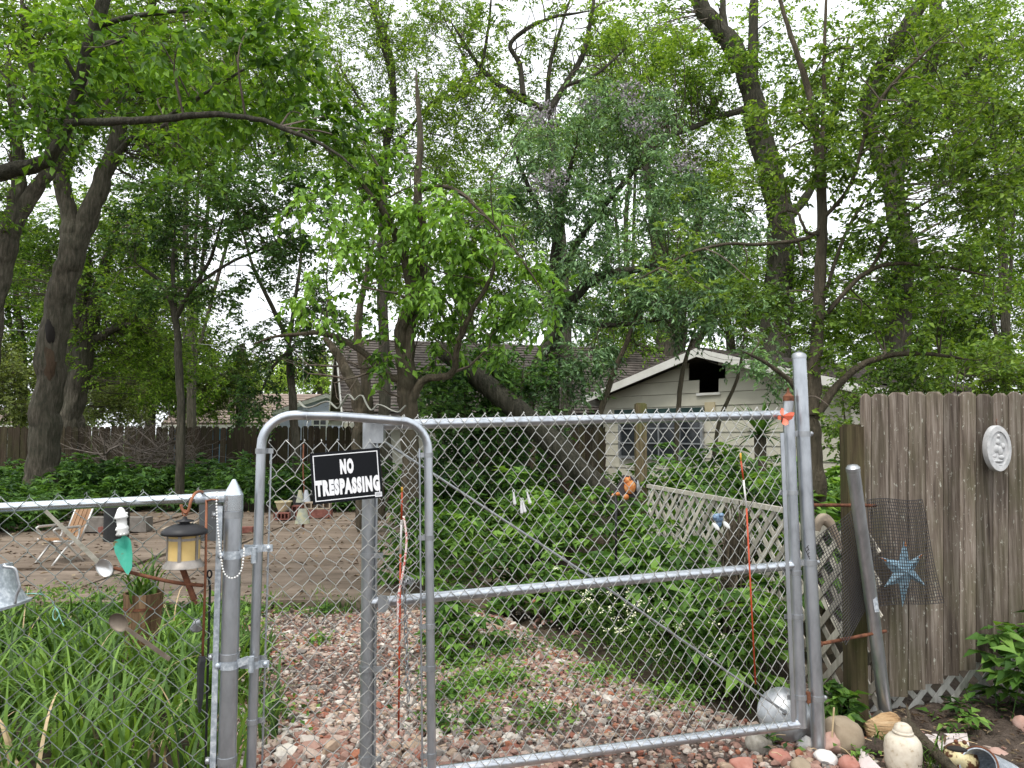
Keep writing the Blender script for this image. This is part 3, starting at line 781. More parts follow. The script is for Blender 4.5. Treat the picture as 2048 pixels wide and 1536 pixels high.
MB().lathe([(.011, -.02), (.011, .025)], 12, hpt(1398) + V3(-.045, -.022, .006)).build('hinge_pin', M['rust'], hp, 'auto')
# leaning short post
lp0, lp1 = P(1776, 1446, 3.6), P(1706, 938, 3.36)
lp = thing('leaning_post', 'short galvanized post leaning left in front of the board fence', 'post', lp0)
MB().tube([lp0 - V3(0, 0, .05), lp0 + (lp1 - lp0) * .5, lp1], [.0295, .029, .0285], 20).build('post_shaft', M['galv'], lp, 'auto')
MB().lathe([(.029, -.012), (.0305, -.012), (.0305, .006), (.022, .016), (.001, .021)], 20, lp1, frame(nrm(lp1 - lp0))).build('post_cap', M['galv_dull'], lp, 'auto')
b = MB(); c = lp0 + (lp1 - lp0) * .5; b.box(c + V3(.008, -.0285, -.02), (.02, .004, .065), roty(-.13)); b.build('sticker', M['galv_spangle'], lp)
for lab, pa, pb, Da, Db in (('rusty iron rod through the leaning post and gate post, the upper one', (1606, 1010), (1752, 1011), 3.39, 3.6), ('rusty iron rod low down between leaning post and gate post', (1640, 1288), (1772, 1262), 3.40, 3.52)):
    b = MB(); a_, c_ = P(*pa, Da), P(*pb, Db); b.tube([a_ + (c_ - a_) * t for t in np.linspace(0, 1, 9)], [.0075 + .0012 * (i % 2) for i in range(9)], 8); b.ball(a_, (.016, .012, .016), 9, 6)
    b.build('iron_rod', M['rust'], smooth=True, top=(lab, 'rod'))
M['wound'] = bark_mat('bare reddish wood', (.03, .014, .009), (.08, .04, .026), (.13, .075, .05), 10)
# ---------------------------------------------------------------- foliage engine
LEAF5 = np.array([[0, 0, 0], [-.5, .40, .10], [0, .45, -.03], [.5, .40, .10], [0, 1, -.14]])
TRI5 = np.array([[0, 2, 1], [2, 4, 1], [0, 3, 2], [2, 3, 4]])
LEAF4 = np.array([[0, 0, 0], [-.5, .45, .1], [0, 1, -.1], [.5, .45, .1]])
TRI4 = np.array([[0, 2, 1], [0, 3, 2]])
def leaves(pos, ld, nr_, L, W, fine=True):
    """arrays of base position, direction, normal, length, width -> V, tris"""
    T, tri = (LEAF5, TRI5) if fine else (LEAF4, TRI4)
    ld = nrm(ld); w = nrm(np.cross(ld, nr_)); n = np.cross(w, ld)
    L = np.broadcast_to(L, len(pos)); W = np.broadcast_to(W, len(pos))
    V = pos[:, None] + T[None, :, 0:1] * W[:, None, None] * w[:, None] + T[None, :, 1:2] * L[:, None, None] * ld[:, None] + T[None, :, 2:3] * L[:, None, None] * n[:, None]
    Fq = tri[None] + (np.arange(len(pos)) * len(T))[:, None, None]
    return V.reshape(-1, 3), Fq.reshape(-1, 3)
def twig_cones(base, tip, r):
    d = nrm(tip - base); ref = np.where(np.abs(d[:, 2:3]) < .9, UP, V3(1, 0, 0)); n = nrm(np.cross(d, ref)); b = np.cross(d, n)
    V = np.stack([base + n * r, base + (-.5 * n + .87 * b) * r, base + (-.5 * n - .87 * b) * r, tip], 1)
    Fq = np.array([[0, 1, 3], [1, 2, 3], [2, 0, 3]])[None] + (np.arange(len(base)) * 4)[:, None, None]
    return V.reshape(-1, 3), Fq.reshape(-1, 3)
def rand_unit(rng, n): return nrm(rng.normal(size=(n, 3)))

def foliage(rng, blobs, L, W, m=9, cov=2., per=10, flat=0., droop=.25, skel=None, fine=True, leafdroop=.35, clump_r=None, upright=0., nw=.55):
    """blobs: (px, py, D, rx, ry, depth radius m, density multiplier). returns leaf MB, twig MB, branch MB"""
    lf_, tw, br = MB(), MB(), MB()
    for bl in blobs:
        px, py, D, rx, ry, rd = bl[:6]; mul = bl[6] if len(bl) > 6 else 1.
        c = P(px, py, D); R = V3(pxm(rx, D), rd, pxm(ry, D))
        area = math.pi * rx * ry; la = (L * F / D) * (W * F / D) * .55
        nl = cov * mul * area / la; S = max(int(nl / m), 4); K = max(int(S / per), 2)
        cc = rand_unit(rng, K) * (rng.uniform(0, 1, (K, 1)) ** .42)
        cc = c + cc * R
        rc = clump_r or max(min(R) * .35, L * 3)
        if skel is not None and len(skel):
            for q in cc:
                dd = np.linalg.norm((skel[:, :3] - q) * V3(1, 1, .8), axis=1) + np.maximum(skel[:, 2] - q[2] - .2, 0) * .5
                s0 = skel[np.argmin(dd)]
                ln = np.linalg.norm(q - s0[:3])
                if ln < .12 or ln > 4.5: continue
                mid = (s0[:3] + q) / 2 + rng.normal(size=3) * ln * .12 + UP * ln * .06
                pts = smooth_path(np.array([s0[:3], mid, q]), 3)
                r0 = min(s0[3] * .6, .006 + ln * .006)
                br.tube(pts[::2] if D > 15 else pts, np.linspace(r0, .0035, len(pts))[::2] if D > 15 else np.linspace(r0, .0035, len(pts)), 3, caps=False)
        ci = rng.integers(0, K, S)
        B = cc[ci] + rng.normal(size=(S, 3)) * rc * .3
        d = rand_unit(rng, S); out = nrm((cc[ci] - c) / R + 1e-6)
        d = d + out * .55 + UP * (.15 + upright); d[:, 2] *= (1 - flat); d = nrm(d)
        ln = rc * rng.uniform(.55, 1.15, S)
        tip = B + d * ln[:, None] - UP * (droop * ln)[:, None]
        v, f = twig_cones(B, tip, .0012 * max(D / 5, 1)); tw.add(v, [f])
        t = np.linspace(.2, 1., m)[None] + rng.uniform(-.05, .05, (S, m))
        pos = B[:, None] + d[:, None] * (ln[:, None] * t)[..., None] - UP * (droop * ln[:, None] * t * t)[..., None]
        side = nrm(np.cross(d, UP) + 1e-6)
        sg = np.where(np.arange(m) % 2 == 0, 1., -1.)[None, :, None]
        ld = d[:, None] * .55 + side[:, None] * sg * .85 + rng.normal(size=(S, m, 3)) * .4 - UP * leafdroop
        nn = UP + rng.normal(size=(S, m, 3)) * nw
        sc = rng.uniform(.6, 1.2, (S * m))
        v, f = leaves(pos.reshape(-1, 3), ld.reshape(-1, 3), nn.reshape(-1, 3), L * sc, W * sc, fine)
        lf_.add(v, [f])
    return lf_, tw, br

def bark_tube(mb, q, rng, sides=22, amp=.04):
    n = len(q); g = rng.normal(size=(n + 8, sides)); k = np.array([1, 2, 3, 3, 2, 1.]) / 12
    g = np.stack([np.convolve(g[:, j], k, 'valid')[:n] for j in range(sides)], 1); g = g / g.std()
    m = MB(); m.tube(q[:, :3], q[:, 3], sides); V = m.V[0].reshape(n, sides, 3)
    V = q[:, None, :3] + (V - q[:, None, :3]) * (1 + np.clip(amp * g, -.13, .13)[..., None]); mb.add(V.reshape(-1, 3), m.FL)
def limb_tubes(limbs, rng, sides=10, jit=.004):
    mb = MB(); skel = []
    for lb in limbs:
        a = np.array([np.append(P(x, y, D), pxm(w, D) / 2) for (x, y, D, w) in lb])
        s = smooth_path(a, 5); 
        s[1:-1, :3] += rng.normal(size=(len(s) - 2, 3)) * (s[1:-1, 3:4] * .07 + jit * .3)
        s[:, 3] = np.maximum(s[:, 3] * (1 + rng.normal(size=len(s)) * .03), .003)
        s[-1, 3] *= .25; s[-2, 3] *= .7
        if sides >= 10 and s[0, 3] > .05:
            q = smooth_path(s, 3); bark_tube(mb, q, rng)
        else: mb.tube(s[:, :3], s[:, 3], sides)
        skel.append(s)
    return mb, np.concatenate(skel)

def tree(name, label, limbs, blobs, bark, leafm, seed, L=.1, W=.05, group=None, cat='tree', base=None, flowers=None, sides=10, bare=0, **kw):
    rng = np.random.default_rng(seed)
    mb, skel = limb_tubes(limbs, rng, sides)
    b0 = base if base is not None else skel[0, :3] * V3(1, 1, 0)
    th = thing(name, label, cat, b0, group)
    mb.build('trunk', M[bark], th, 'auto')
    if bare:
        bm = MB()
        pick = skel[rng.integers(len(skel) // 4, len(skel), bare)]
        for s0 in pick:
            d = nrm(rng.normal(size=3) * V3(1, .6, .6) + UP * .5); ln = rng.uniform(.35, 1.3)
            pts = [s0[:3]]; 
            for k in range(5):
                d = nrm(d + rng.normal(size=3) * .28); pts.append(pts[-1] + d * ln / 5)
            bm.tube(pts, np.linspace(min(s0[3] * .5, .018), .003, 6), 4, caps=False)
            for k in (2, 3, 4):
                e = nrm(d + rng.normal(size=3) * .7); bm.tube([pts[k], pts[k] + e * ln * .22, pts[k] + nrm(e + rng.normal(size=3) * .4) * ln * .42], [.006, .004, .002], 3, caps=False)
        bm.build('bare_branches', M['twig'], th, kind='stuff')
    if blobs:
        D0 = blobs[0][2]; kw['cov'] = kw.get('cov', 1.5) * (2.3 if D0 < 6 else 2.7 if D0 < 15 else 3.3)
        lf_, tw, br = foliage(rng, blobs, L, W, skel=skel, **kw)
        lf_.build('crown', M[leafm], th, kind='stuff')
        if tw.V: tw.build('twigs', M['twig'], th, kind='stuff')
        if br.V: br.build('branches', M['twig'], th, True, kind='stuff')
    if flowers:
        fb = MB()
        for (px, py, D, rx, ry, n) in flowers:
            c = P(px, py, D); R = V3(pxm(rx, D), pxm(rx, D), pxm(ry, D)); p = c + rand_unit(rng, n) * rng.uniform(0, 1, (n, 1)) ** .5 * R
            v, f = leaves(p, rand_unit(rng, n), rand_unit(rng, n), .055 * rng.uniform(.6, 1.3, n), .03, False); fb.add(v, [f])
        fb.build('blossom', M['lilac'], th, kind='stuff')
    return th

# --- left forked tree
t1 = tree('forked_tree', 'large grey trunk tree at the left forking into two limbs, dark hollow in its bark', [
    [(80, 1010, 13.5, 66), (86, 930, 13.5, 60), (95, 800, 13.5, 54), (106, 680, 13.5, 52), (126, 570, 13.5, 48), (143, 500, 13.5, 46), (137, 430, 13.5, 32), (120, 350, 13.4, 30), (100, 250, 13.2, 24), (62, 110, 13, 17), (40, -20, 13, 10)],
    [(132, 585, 13.55, 34), (152, 500, 13.55, 40), (185, 410, 13.6, 37), (224, 310, 13.7, 31), (250, 210, 13.8, 27), (285, 80, 14, 20), (320, -60, 14, 14)],
    [(218, 330, 13.7, 16), (260, 280, 13.4, 11), (330, 250, 13, 8), (420, 180, 12.6, 5)], [(120, 360, 13.4, 14), (180, 260, 13.2, 10), (230, 180, 13, 7)]],
    [(330, 200, 13.9, 150, 90, 1.6), (320, 60, 13.9, 220, 110, 2), (90, 110, 13.6, 170, 120, 1.8), (360, 340, 13.9, 120, 80, 1.5)],
    'bark_grey', 'leaf_far', 1, L=.09, W=.045, m=9, cov=1.6, droop=.3, fine=False)
b = MB(); c = P(101, 664, 13.31); b.ball(c, (.085, .085, .26), 14, 12, roty(-.08), jit=.06); b.build('hollow', M['dark'], t1, True)  # raised dark patch, not a cavity; the hollow's shade is its colour
b = MB(); c = P(99, 720, 13.34); b.ball(c, (.12, .1, .42), 14, 12, roty(-.08), jit=.06); b.build('bare_wood', M['wound'], t1, True)
# --- left edge tree
tree('slanted_tree', 'pale double stemmed tree cut off by the left edge of the picture', [
    [(-60, 960, 12, 60), (-35, 760, 12, 50), (-14, 600, 12, 46), (8, 510, 12, 44), (26, 440, 12, 36), (38, 360, 12, 28), (30, 250, 11.8, 20), (15, 90, 11.6, 13)],
    [(0, 540, 12, 20), (30, 450, 12, 28), (72, 375, 12, 27), (104, 335, 12, 25), (150, 240, 12, 18), (190, 120, 12, 11)]],
    [(20, 240, 11.6, 130, 120, 1.4), (-60, 420, 11.6, 90, 120, 1.2, .7)], 'bark_grey', 'leaf_far', 2, L=.09, W=.045, m=9, cov=1.4, fine=False)
# --- double trunk behind the fork tree
tree('vine_tree', 'twin stemmed tree right behind the forked tree by the back fence', [
    [(118, 960, 18, 66), (130, 830, 18, 58), (142, 740, 18, 44), (152, 660, 18, 36), (165, 590, 18, 28), (180, 500, 18, 18)],
    [(132, 850, 17.9, 46), (162, 740, 17.9, 38), (178, 660, 17.9, 34), (192, 600, 17.9, 28), (215, 520, 17.9, 20), (240, 430, 17.9, 12)],
    [(176, 690, 17.9, 20), (205, 672, 17.8, 16), (235, 655, 17.7, 13), (275, 648, 17.6, 8)]],
    [(250, 600, 17.8, 150, 90, 1.8), (200, 480, 18, 170, 80, 1.8), (300, 720, 18.6, 150, 80, 1.6, .8), (50, 560, 18.4, 100, 80, 1.6, .7)], 'bark_grey', 'leaf_far', 3, L=.1, W=.05, m=9, cov=1.3, fine=False)
# --- dark sapling
tree('sapling', 'thin dark stemmed sapling with layered dark leaves left of the gate', [
    [(360, 990, 12.5, 17), (362, 830, 12.5, 16), (357, 720, 12.5, 15), (351, 640, 12.5, 12), (325, 570, 12.4, 9), (270, 525, 12.2, 5)], [(353, 635, 12.5, 11), (382, 580, 12.4, 9), (420, 520, 12.2, 7), (450, 420, 12, 5)],
    [(352, 640, 12.5, 10), (346, 540, 12.5, 8), (352, 430, 12.6, 5)], [(385, 575, 12.4, 7), (470, 520, 12, 6), (580, 480, 11.6, 4)]],
    [(430, 400, 12, 150, 60, 1.2), (560, 400, 11.6, 110, 70, 1.1), (330, 480, 12.3, 110, 50, 1.2), (520, 500, 11.8, 130, 50, 1.1), (430, 580, 12.2, 130, 35, 1.1, .8), (300, 590, 12.4, 90, 30, 1, .6)],
    'bark_dark', 'leaf_dark', 4, L=.085, W=.045, m=9, cov=1.7, flat=.6, droop=.15, fine=False)
# --- slender tree behind the gate
tree('slender_tree', 'slender grey stemmed tree rising behind the no trespassing sign', [
    [(594, 990, 13.5, 17), (590, 860, 13.5, 16), (582, 760, 13.5, 15), (578, 680, 13.5, 14)],
    [(578, 685, 13.5, 11), (545, 615, 13.4, 9), (505, 530, 13.3, 7), (475, 420, 13.2, 4)], [(578, 685, 13.5, 10), (590, 600, 13.6, 8), (602, 500, 13.7, 6), (592, 380, 13.8, 4)],
    [(580, 700, 13.4, 8), (545, 735, 13.2, 6), (520, 790, 13, 4)]],
    [(555, 700, 13.2, 100, 45, 1.1), (510, 790, 13, 45, 55, .7, .9), (650, 640, 13.4, 80, 60, 1, .8), (470, 650, 13.2, 60, 30, .9, .5), (600, 560, 13.6, 70, 60, 1, .45)],
    'bark_grey', 'leaf_dark', 5, L=.09, W=.045, m=8, cov=1.5, droop=.4, fine=False)
# --- near overhanging tree, trunk outside the frame
tree('overhanging_tree', 'near tree whose bright leafy limbs hang over the upper left corner', [
    [(-560, 1252, 5.4, 150), (-540, 900, 5.4, 120), (-500, 600, 5.4, 100), (-420, 420, 5.4, 80), (-250, 360, 5.4, 50), (-60, 352, 5.3, 36), (40, 336, 5.3, 30), (95, 318, 5.3, 26), (130, 265, 5.3, 24), (152, 190, 5.3, 22), (176, 100, 5.3, 24), (208, 0, 5.3, 26), (250, -120, 5.3, 20)],
    [(138, 245, 5.25, 13), (220, 243, 4.9, 17), (330, 237, 4.7, 15), (420, 229, 4.6, 13), (510, 238, 4.5, 11), (590, 266, 4.45, 9), (660, 298, 4.4, 6), (720, 345, 4.4, 3)],
    [(195, 52, 5.3, 12), (255, 35, 5.2, 10), (330, 25, 5.1, 8), (420, 22, 5, 5)], [(210, 90, 5.3, 8), (250, 75, 5.2, 9), (272, 50, 5.2, 5)],
    [(160, 170, 5.3, 9), (110, 80, 5.2, 7), (60, 20, 5.2, 4)], [(330, 237, 5.2, 8), (420, 180, 5, 6), (520, 120, 4.9, 4)], [(120, 300, 5.3, 9), (60, 210, 5.2, 7), (-20, 120, 5.2, 4)]],
    [(120, 90, 5.2, 190, 110, .7), (60, 240, 5.2, 130, 70, .6), (350, 110, 5.05, 200, 110, .7), (540, 150, 4.9, 130, 130, .6), (610, 60, 4.9, 90, 80, .5), (600, 300, 5.0, 100, 60, .45, .8), (240, 180, 5.3, 140, 45, .5, .8), (60, 310, 5.3, 70, 30, .35, .6), (430, 275, 5.2, 160, 35, .4, .35), (640, 190, 4.9, 50, 110, .4)],
    'bark_dark', 'leaf_near', 6, L=.082, W=.044, m=9, cov=1.25, droop=.35, leafdroop=.5, clump_r=.26)
# --- centre-left tree with drooping bright leaves
tree('drooping_tree', 'twisted brown trunk tree in the centre with bright drooping leaves above the gate', [
    [(824, 1080, 8.5, 40), (822, 1000, 8.5, 36), (821, 900, 8.5, 35), (816, 800, 8.5, 37), (813, 750, 8.5, 36), (818, 660, 8.5, 25), (838, 570, 8.5, 23), (848, 490, 8.5, 21), (836, 400, 8.5, 18), (840, 280, 8.6, 12), (832, 140, 8.7, 8)],
    [(814, 820, 8.5, 22), (806, 740, 8.48, 26), (802, 660, 8.45, 25), (822, 600, 8.4, 22), (806, 510, 8.4, 18), (772, 432, 8.3, 14), (738, 385, 8.2, 9), (700, 330, 8.1, 5)],
    [(822, 800, 8.45, 20), (850, 760, 8.4, 15), (905, 745, 8.3, 14), (916, 690, 8.2, 12), (940, 630, 8.1, 10), (985, 545, 8, 8), (1005, 440, 7.9, 5)],
    [(810, 765, 8.5, 20), (765, 745, 8.5, 15), (720, 700, 8.5, 12), (650, 668, 8.5, 10), (560, 672, 8.5, 6), (500, 690, 8.5, 3)],
    [(838, 380, 8.5, 10), (900, 375, 8.2, 9), (960, 420, 8, 7), (1030, 500, 7.8, 5), (1090, 590, 7.7, 3)]],
    [(800, 400, 8.3, 120, 70, .7), (930, 430, 8, 90, 80, .6), (1000, 540, 7.9, 80, 70, .5), (1070, 610, 7.8, 55, 65, .4), (740, 520, 8.3, 90, 80, .6, .9), (900, 560, 8.1, 90, 70, .5, .8), (680, 400, 8.2, 80, 90, .6), (760, 300, 8.4, 80, 70, .6, .7), (620, 580, 8.5, 80, 50, .5, .6), (890, 690, 8.3, 60, 40, .4, .6), (1010, 690, 8, 70, 40, .4, .7), (770, 700, 8.4, 60, 50, .4, .6), (850, 650, 8.4, 60, 50, .4, .6)],
    'bark_brown', 'leaf_mid', 7, L=.105, W=.056, m=9, cov=1.35, droop=.6, leafdroop=.85, bare=16, clump_r=.3)
# --- broken dead stems
tree('dead_tree', 'broken leafless crooked stems left of the drooping tree', [
    [(730, 1060, 10, 30), (722, 950, 10, 27), (716, 880, 10, 25), (722, 830, 10, 26), (708, 775, 10, 24), (682, 722, 10, 18), (655, 682, 10, 13), (648, 672, 10, 5)],
    [(760, 1040, 10.2, 22), (752, 900, 10.2, 20), (738, 830, 10.2, 20), (730, 740, 10.2, 18), (716, 660, 10.2, 16), (728, 570, 10.2, 11), (750, 470, 10.2, 6)]],
    [], 'bark_brown', 'leaf_dark', 8, bare=12)
# --- chinaberry like tree
tree('flowering_tree', 'grey green feathery tree right of centre with lilac grey blossom clusters', [
    [(1104, 1060, 11.5, 30), (1105, 900, 11.5, 28), (1107, 760, 11.5, 26), (1109, 620, 11.5, 26), (1113, 500, 11.5, 22), (1125, 400, 11.4, 16), (1150, 300, 11.2, 8)],
    [(1030, 1050, 11.2, 40), (1040, 880, 11.2, 38), (1062, 780, 11.2, 34), (1092, 700, 11.2, 28), (1130, 625, 11.1, 22), (1185, 560, 11, 20), (1290, 535, 10.8, 12), (1400, 500, 10.6, 6)],
    [(1115, 560, 11.5, 18), (1165, 470, 11.3, 15), (1235, 380, 11.1, 12), (1310, 300, 11, 7), (1380, 240, 11, 4)], [(1150, 640, 11.1, 12), (1220, 650, 10.9, 10), (1330, 640, 10.7, 6)], [(1110, 480, 11.5, 12), (1060, 380, 11.3, 9), (1020, 280, 11.2, 5)]],
    [(1080, 290, 11, 100, 70, .9), (1240, 240, 10.9, 120, 80, .9), (1130, 410, 11, 110, 70, .9), (1300, 380, 10.9, 110, 80, .9), (1400, 480, 10.6, 110, 80, .9), (1220, 520, 10.9, 110, 60, .8), (1360, 570, 10.6, 110, 50, .8), (1300, 620, 10.7, 120, 45, .8, .8), (1460, 620, 10.5, 100, 40, .7, .9), (1010, 430, 11.2, 70, 70, .8, .7), (1120, 760, 10.8, 60, 60, .6, .9), (1180, 700, 10.8, 70, 45, .6, .9), (1100, 620, 10.9, 70, 50, .7, .8), (950, 790, 10.4, 110, 60, .8), (1050, 830, 10.6, 70, 40, .6, .7), (1540, 725, 10.6, 70, 40, .6, .9)],
    'bark_dark', 'leaf_grey', 9, L=.095, W=.036, m=11, cov=1.55, droop=.5, leafdroop=.55, fine=False,
    flowers=[(1080, 235, 10.4, 45, 30, 260), (1255, 190, 10.3, 45, 32, 260), (1100, 365, 10.3, 48, 30, 260), (1180, 210, 10.4, 35, 25, 160), (1370, 330, 10.2, 40, 28, 180), (1285, 250, 10.3, 50, 24, 160)])
# --- leaning log
b = MB(); rr_ = np.random.default_rng(31)
s_ = smooth_path(np.array([np.append(P(x, y, D), pxm(w, D) / 2) for x, y, D, w in ((1300, 1060, 8.9, 50), (1170, 950, 9, 44), (1090, 870, 9.15, 46), (1010, 800, 9.3, 44), (930, 735, 9.5, 38), (880, 700, 9.6, 30))]), 6)
s_[:, 3] *= 1 + rr_.normal(size=len(s_)) * .04
b.tube(s_[:, :3], s_[:, 3], 14); b.build('leaning_log', M['bark_dark'], smooth='auto', top=('thick bare log leaning up to the left behind the drive gate', 'log'))
# --- thin poles in front of the garage
for i, (lab, pl) in enumerate((('thin dark leaning stem crossing the left eave of the garage', [(1180, 990, 10.8, 15), (1190, 870, 10.8, 13), (1215, 780, 10.8, 12), (1250, 690, 10.8, 10), (1286, 600, 10.8, 7)]),
        ('thin curved stem in front of the broken garage gable', [(1350, 960, 11, 11), (1356, 820, 11, 10), (1366, 740, 11, 9), (1390, 660, 11, 6), (1400, 600, 11, 4)]),
        ('thin stem bending right across the garage wall', [(1420, 960, 11.2, 9), (1440, 840, 11.2, 8), (1470, 770, 11.2, 7), (1486, 700, 11.2, 6), (1492, 620, 11.2, 4)]))):
    tree('thin_sapling', lab, [pl], [(pl[-1][0] + 15, pl[-1][1] - 10, pl[-1][2], 45, 28, .4, .6)], 'bark_brown', 'leaf_right', 40 + i, L=.09, W=.045, m=8, cov=1.2, sides=7)
# --- big oak behind
tree('oak_tree', 'tall dark barked oak with a crooked trunk behind the garage, upper right of centre', [
    [(1545, 960, 21, 70), (1548, 760, 21, 64), (1556, 600, 21, 58), (1562, 460, 21, 54), (1548, 370, 21, 50), (1516, 260, 21, 46), (1500, 170, 21, 42), (1462, 90, 21, 38), (1410, 25, 21, 34), (1370, -50, 21, 28)],
    [(1503, 190, 21, 22), (1506, 90, 21, 21), (1509, -40, 21, 18)], [(1465, 95, 21, 14), (1448, 40, 21, 13), (1446, -40, 21, 10)],
    [(1515, 215, 21, 14), (1440, 232, 20.6, 12), (1370, 262, 20.4, 10), (1300, 285, 20.2, 6)], [(1562, 450, 21, 20), (1620, 380, 21, 16), (1660, 250, 21, 12), (1700, 60, 21, 8)]],
    [(1400, 170, 20.4, 130, 90, 2, .8), (1310, 60, 20.4, 140, 90, 2, .5), (1560, 90, 21, 120, 100, 2, .5), (1640, 250, 21, 110, 120, 2, .6), (1470, 380, 20.6, 110, 70, 1.8, .7), (1600, 520, 21, 110, 70, 1.6, .7)], 'bark_dark', 'leaf_far', 10, L=.14, W=.07, m=8, cov=1.3, bare=26, fine=False)
tree('bent_tree', 'big dark limbed tree in the right background with bent forking limbs', [
    [(1795, 960, 20, 54), (1795, 760, 20, 50), (1800, 600, 20, 46), (1812, 500, 20, 42), (1790, 420, 20, 38), (1794, 330, 20, 36), (1826, 230, 20, 30), (1862, 130, 20, 27), (1876, 50, 20, 25), (1862, -40, 20, 22)],
    [(1792, 400, 20, 28), (1745, 280, 20, 26), (1740, 190, 20, 30), (1788, 95, 20, 32), (1838, 15, 20, 28), (1860, -50, 20, 24)], [(1826, 240, 20, 12), (1920, 160, 20, 10), (1990, 60, 20, 7)]],
    [(1900, 120, 19.6, 150, 120, 2, .7), (1780, 60, 19.8, 120, 90, 2, .5), (1960, 330, 19.6, 120, 130, 2, .8), (1700, 560, 20, 120, 80, 1.8, .7), (1900, 560, 20, 150, 80, 1.8, .8)], 'bark_dark', 'leaf_far', 12, L=.13, W=.065, m=8, cov=1.3, fine=False, bare=14)
tree('grey_tree', 'grey double trunk rising straight behind the garage roof ridge', [
    [(1330, 960, 22, 50), (1334, 760, 22, 46), (1332, 640, 22, 42), (1322, 520, 22, 34), (1300, 380, 22, 22), (1280, 240, 22, 12)],
    [(1350, 860, 22, 36), (1356, 720, 22, 33), (1362, 600, 22, 26), (1390, 480, 22, 18), (1420, 340, 22, 10)], [(1352, 770, 21.9, 26), (1385, 700, 21.8, 20), (1420, 640, 21.6, 14), (1470, 570, 21.5, 8)], [(1330, 700, 21.8, 12), (1280, 690, 21.6, 9), (1240, 660, 21.4, 6)]],
    [(1240, 680, 21.5, 100, 50, 1.6), (1420, 590, 21.5, 110, 70, 1.6, .8), (1300, 470, 22, 110, 90, 1.8, .6), (1180, 590, 21.6, 80, 50, 1.5, .6)], 'bark_grey', 'leaf_far', 13, L=.14, W=.07, m=8, cov=1.2, fine=False)
# --- tall thin trees at the top centre
tree('tall_tree', 'tall thin crooked tree at top centre left with sparse yellowish leaves', [
    [(772, 960, 16, 26), (768, 700, 16, 22), (765, 480, 16, 19), (772, 300, 16, 16), (788, 195, 16, 14), (772, 110, 16, 11), (738, -10, 16, 8)],
    [(789, 200, 16, 10), (782, 110, 16, 9), (756, 20, 16, 6), (745, -40, 16, 5)], [(770, 320, 16, 8), (850, 220, 16, 7), (930, 140, 16, 5), (880, 20, 16, 3)], [(775, 280, 16, 7), (720, 200, 16, 5), (670, 120, 16, 3)]],
    [(740, 130, 16, 130, 130, 1.8), (910, 130, 15.8, 120, 130, 1.8), (720, 270, 16, 90, 90, 1.5), (880, 280, 16, 120, 90, 1.6), (830, 20, 16, 160, 80, 1.8)], 'bark_dark', 'leaf_far', 14, L=.085, W=.038, m=9, cov=.55, droop=.3, bare=26, fine=False)
tree('bare_topped_tree', 'tree at the top centre with a spray of dark bare branches against the sky', [
    [(1135, 960, 15.5, 24), (1132, 700, 15.5, 22), (1125, 500, 15.5, 20), (1105, 330, 15.5, 17), (1100, 215, 15.5, 15)],
    [(1100, 225, 15.5, 16), (1040, 195, 15.4, 14), (985, 160, 15.3, 11), (950, 120, 15.2, 8), (900, 40, 15, 5)], [(1100, 220, 15.5, 15), (1130, 170, 15.5, 13), (1165, 110, 15.5, 11), (1185, 20, 15.5, 8), (1192, -40, 15.5, 6)],
    [(1046, 190, 15.4, 12), (1040, 130, 15.4, 10), (1022, 85, 15.4, 9), (1090, 40, 15.3, 7), (1190, 20, 15.2, 4)], [(1095, 215, 15.5, 11), (1100, 130, 15.6, 9), (1120, 60, 15.7, 6), (1150, -30, 15.7, 4)], [(960, 150, 15.2, 8), (975, 70, 15.1, 6), (985, -30, 15, 4)], [(1130, 170, 15.5, 9), (1190, 150, 15.4, 7), (1260, 90, 15.3, 4)]],
    [(1020, 60, 15.2, 110, 70, 1.2, .45), (940, 230, 15.4, 100, 80, 1.3, .8), (1170, 60, 15.6, 110, 70, 1.2, .35), (1070, 180, 15.8, 90, 60, 1.2, .5), (1230, 130, 15.6, 90, 60, 1.2, .5)], 'bark_dark', 'leaf_far', 15, L=.09, W=.042, m=9, cov=1.0, bare=46, fine=False)
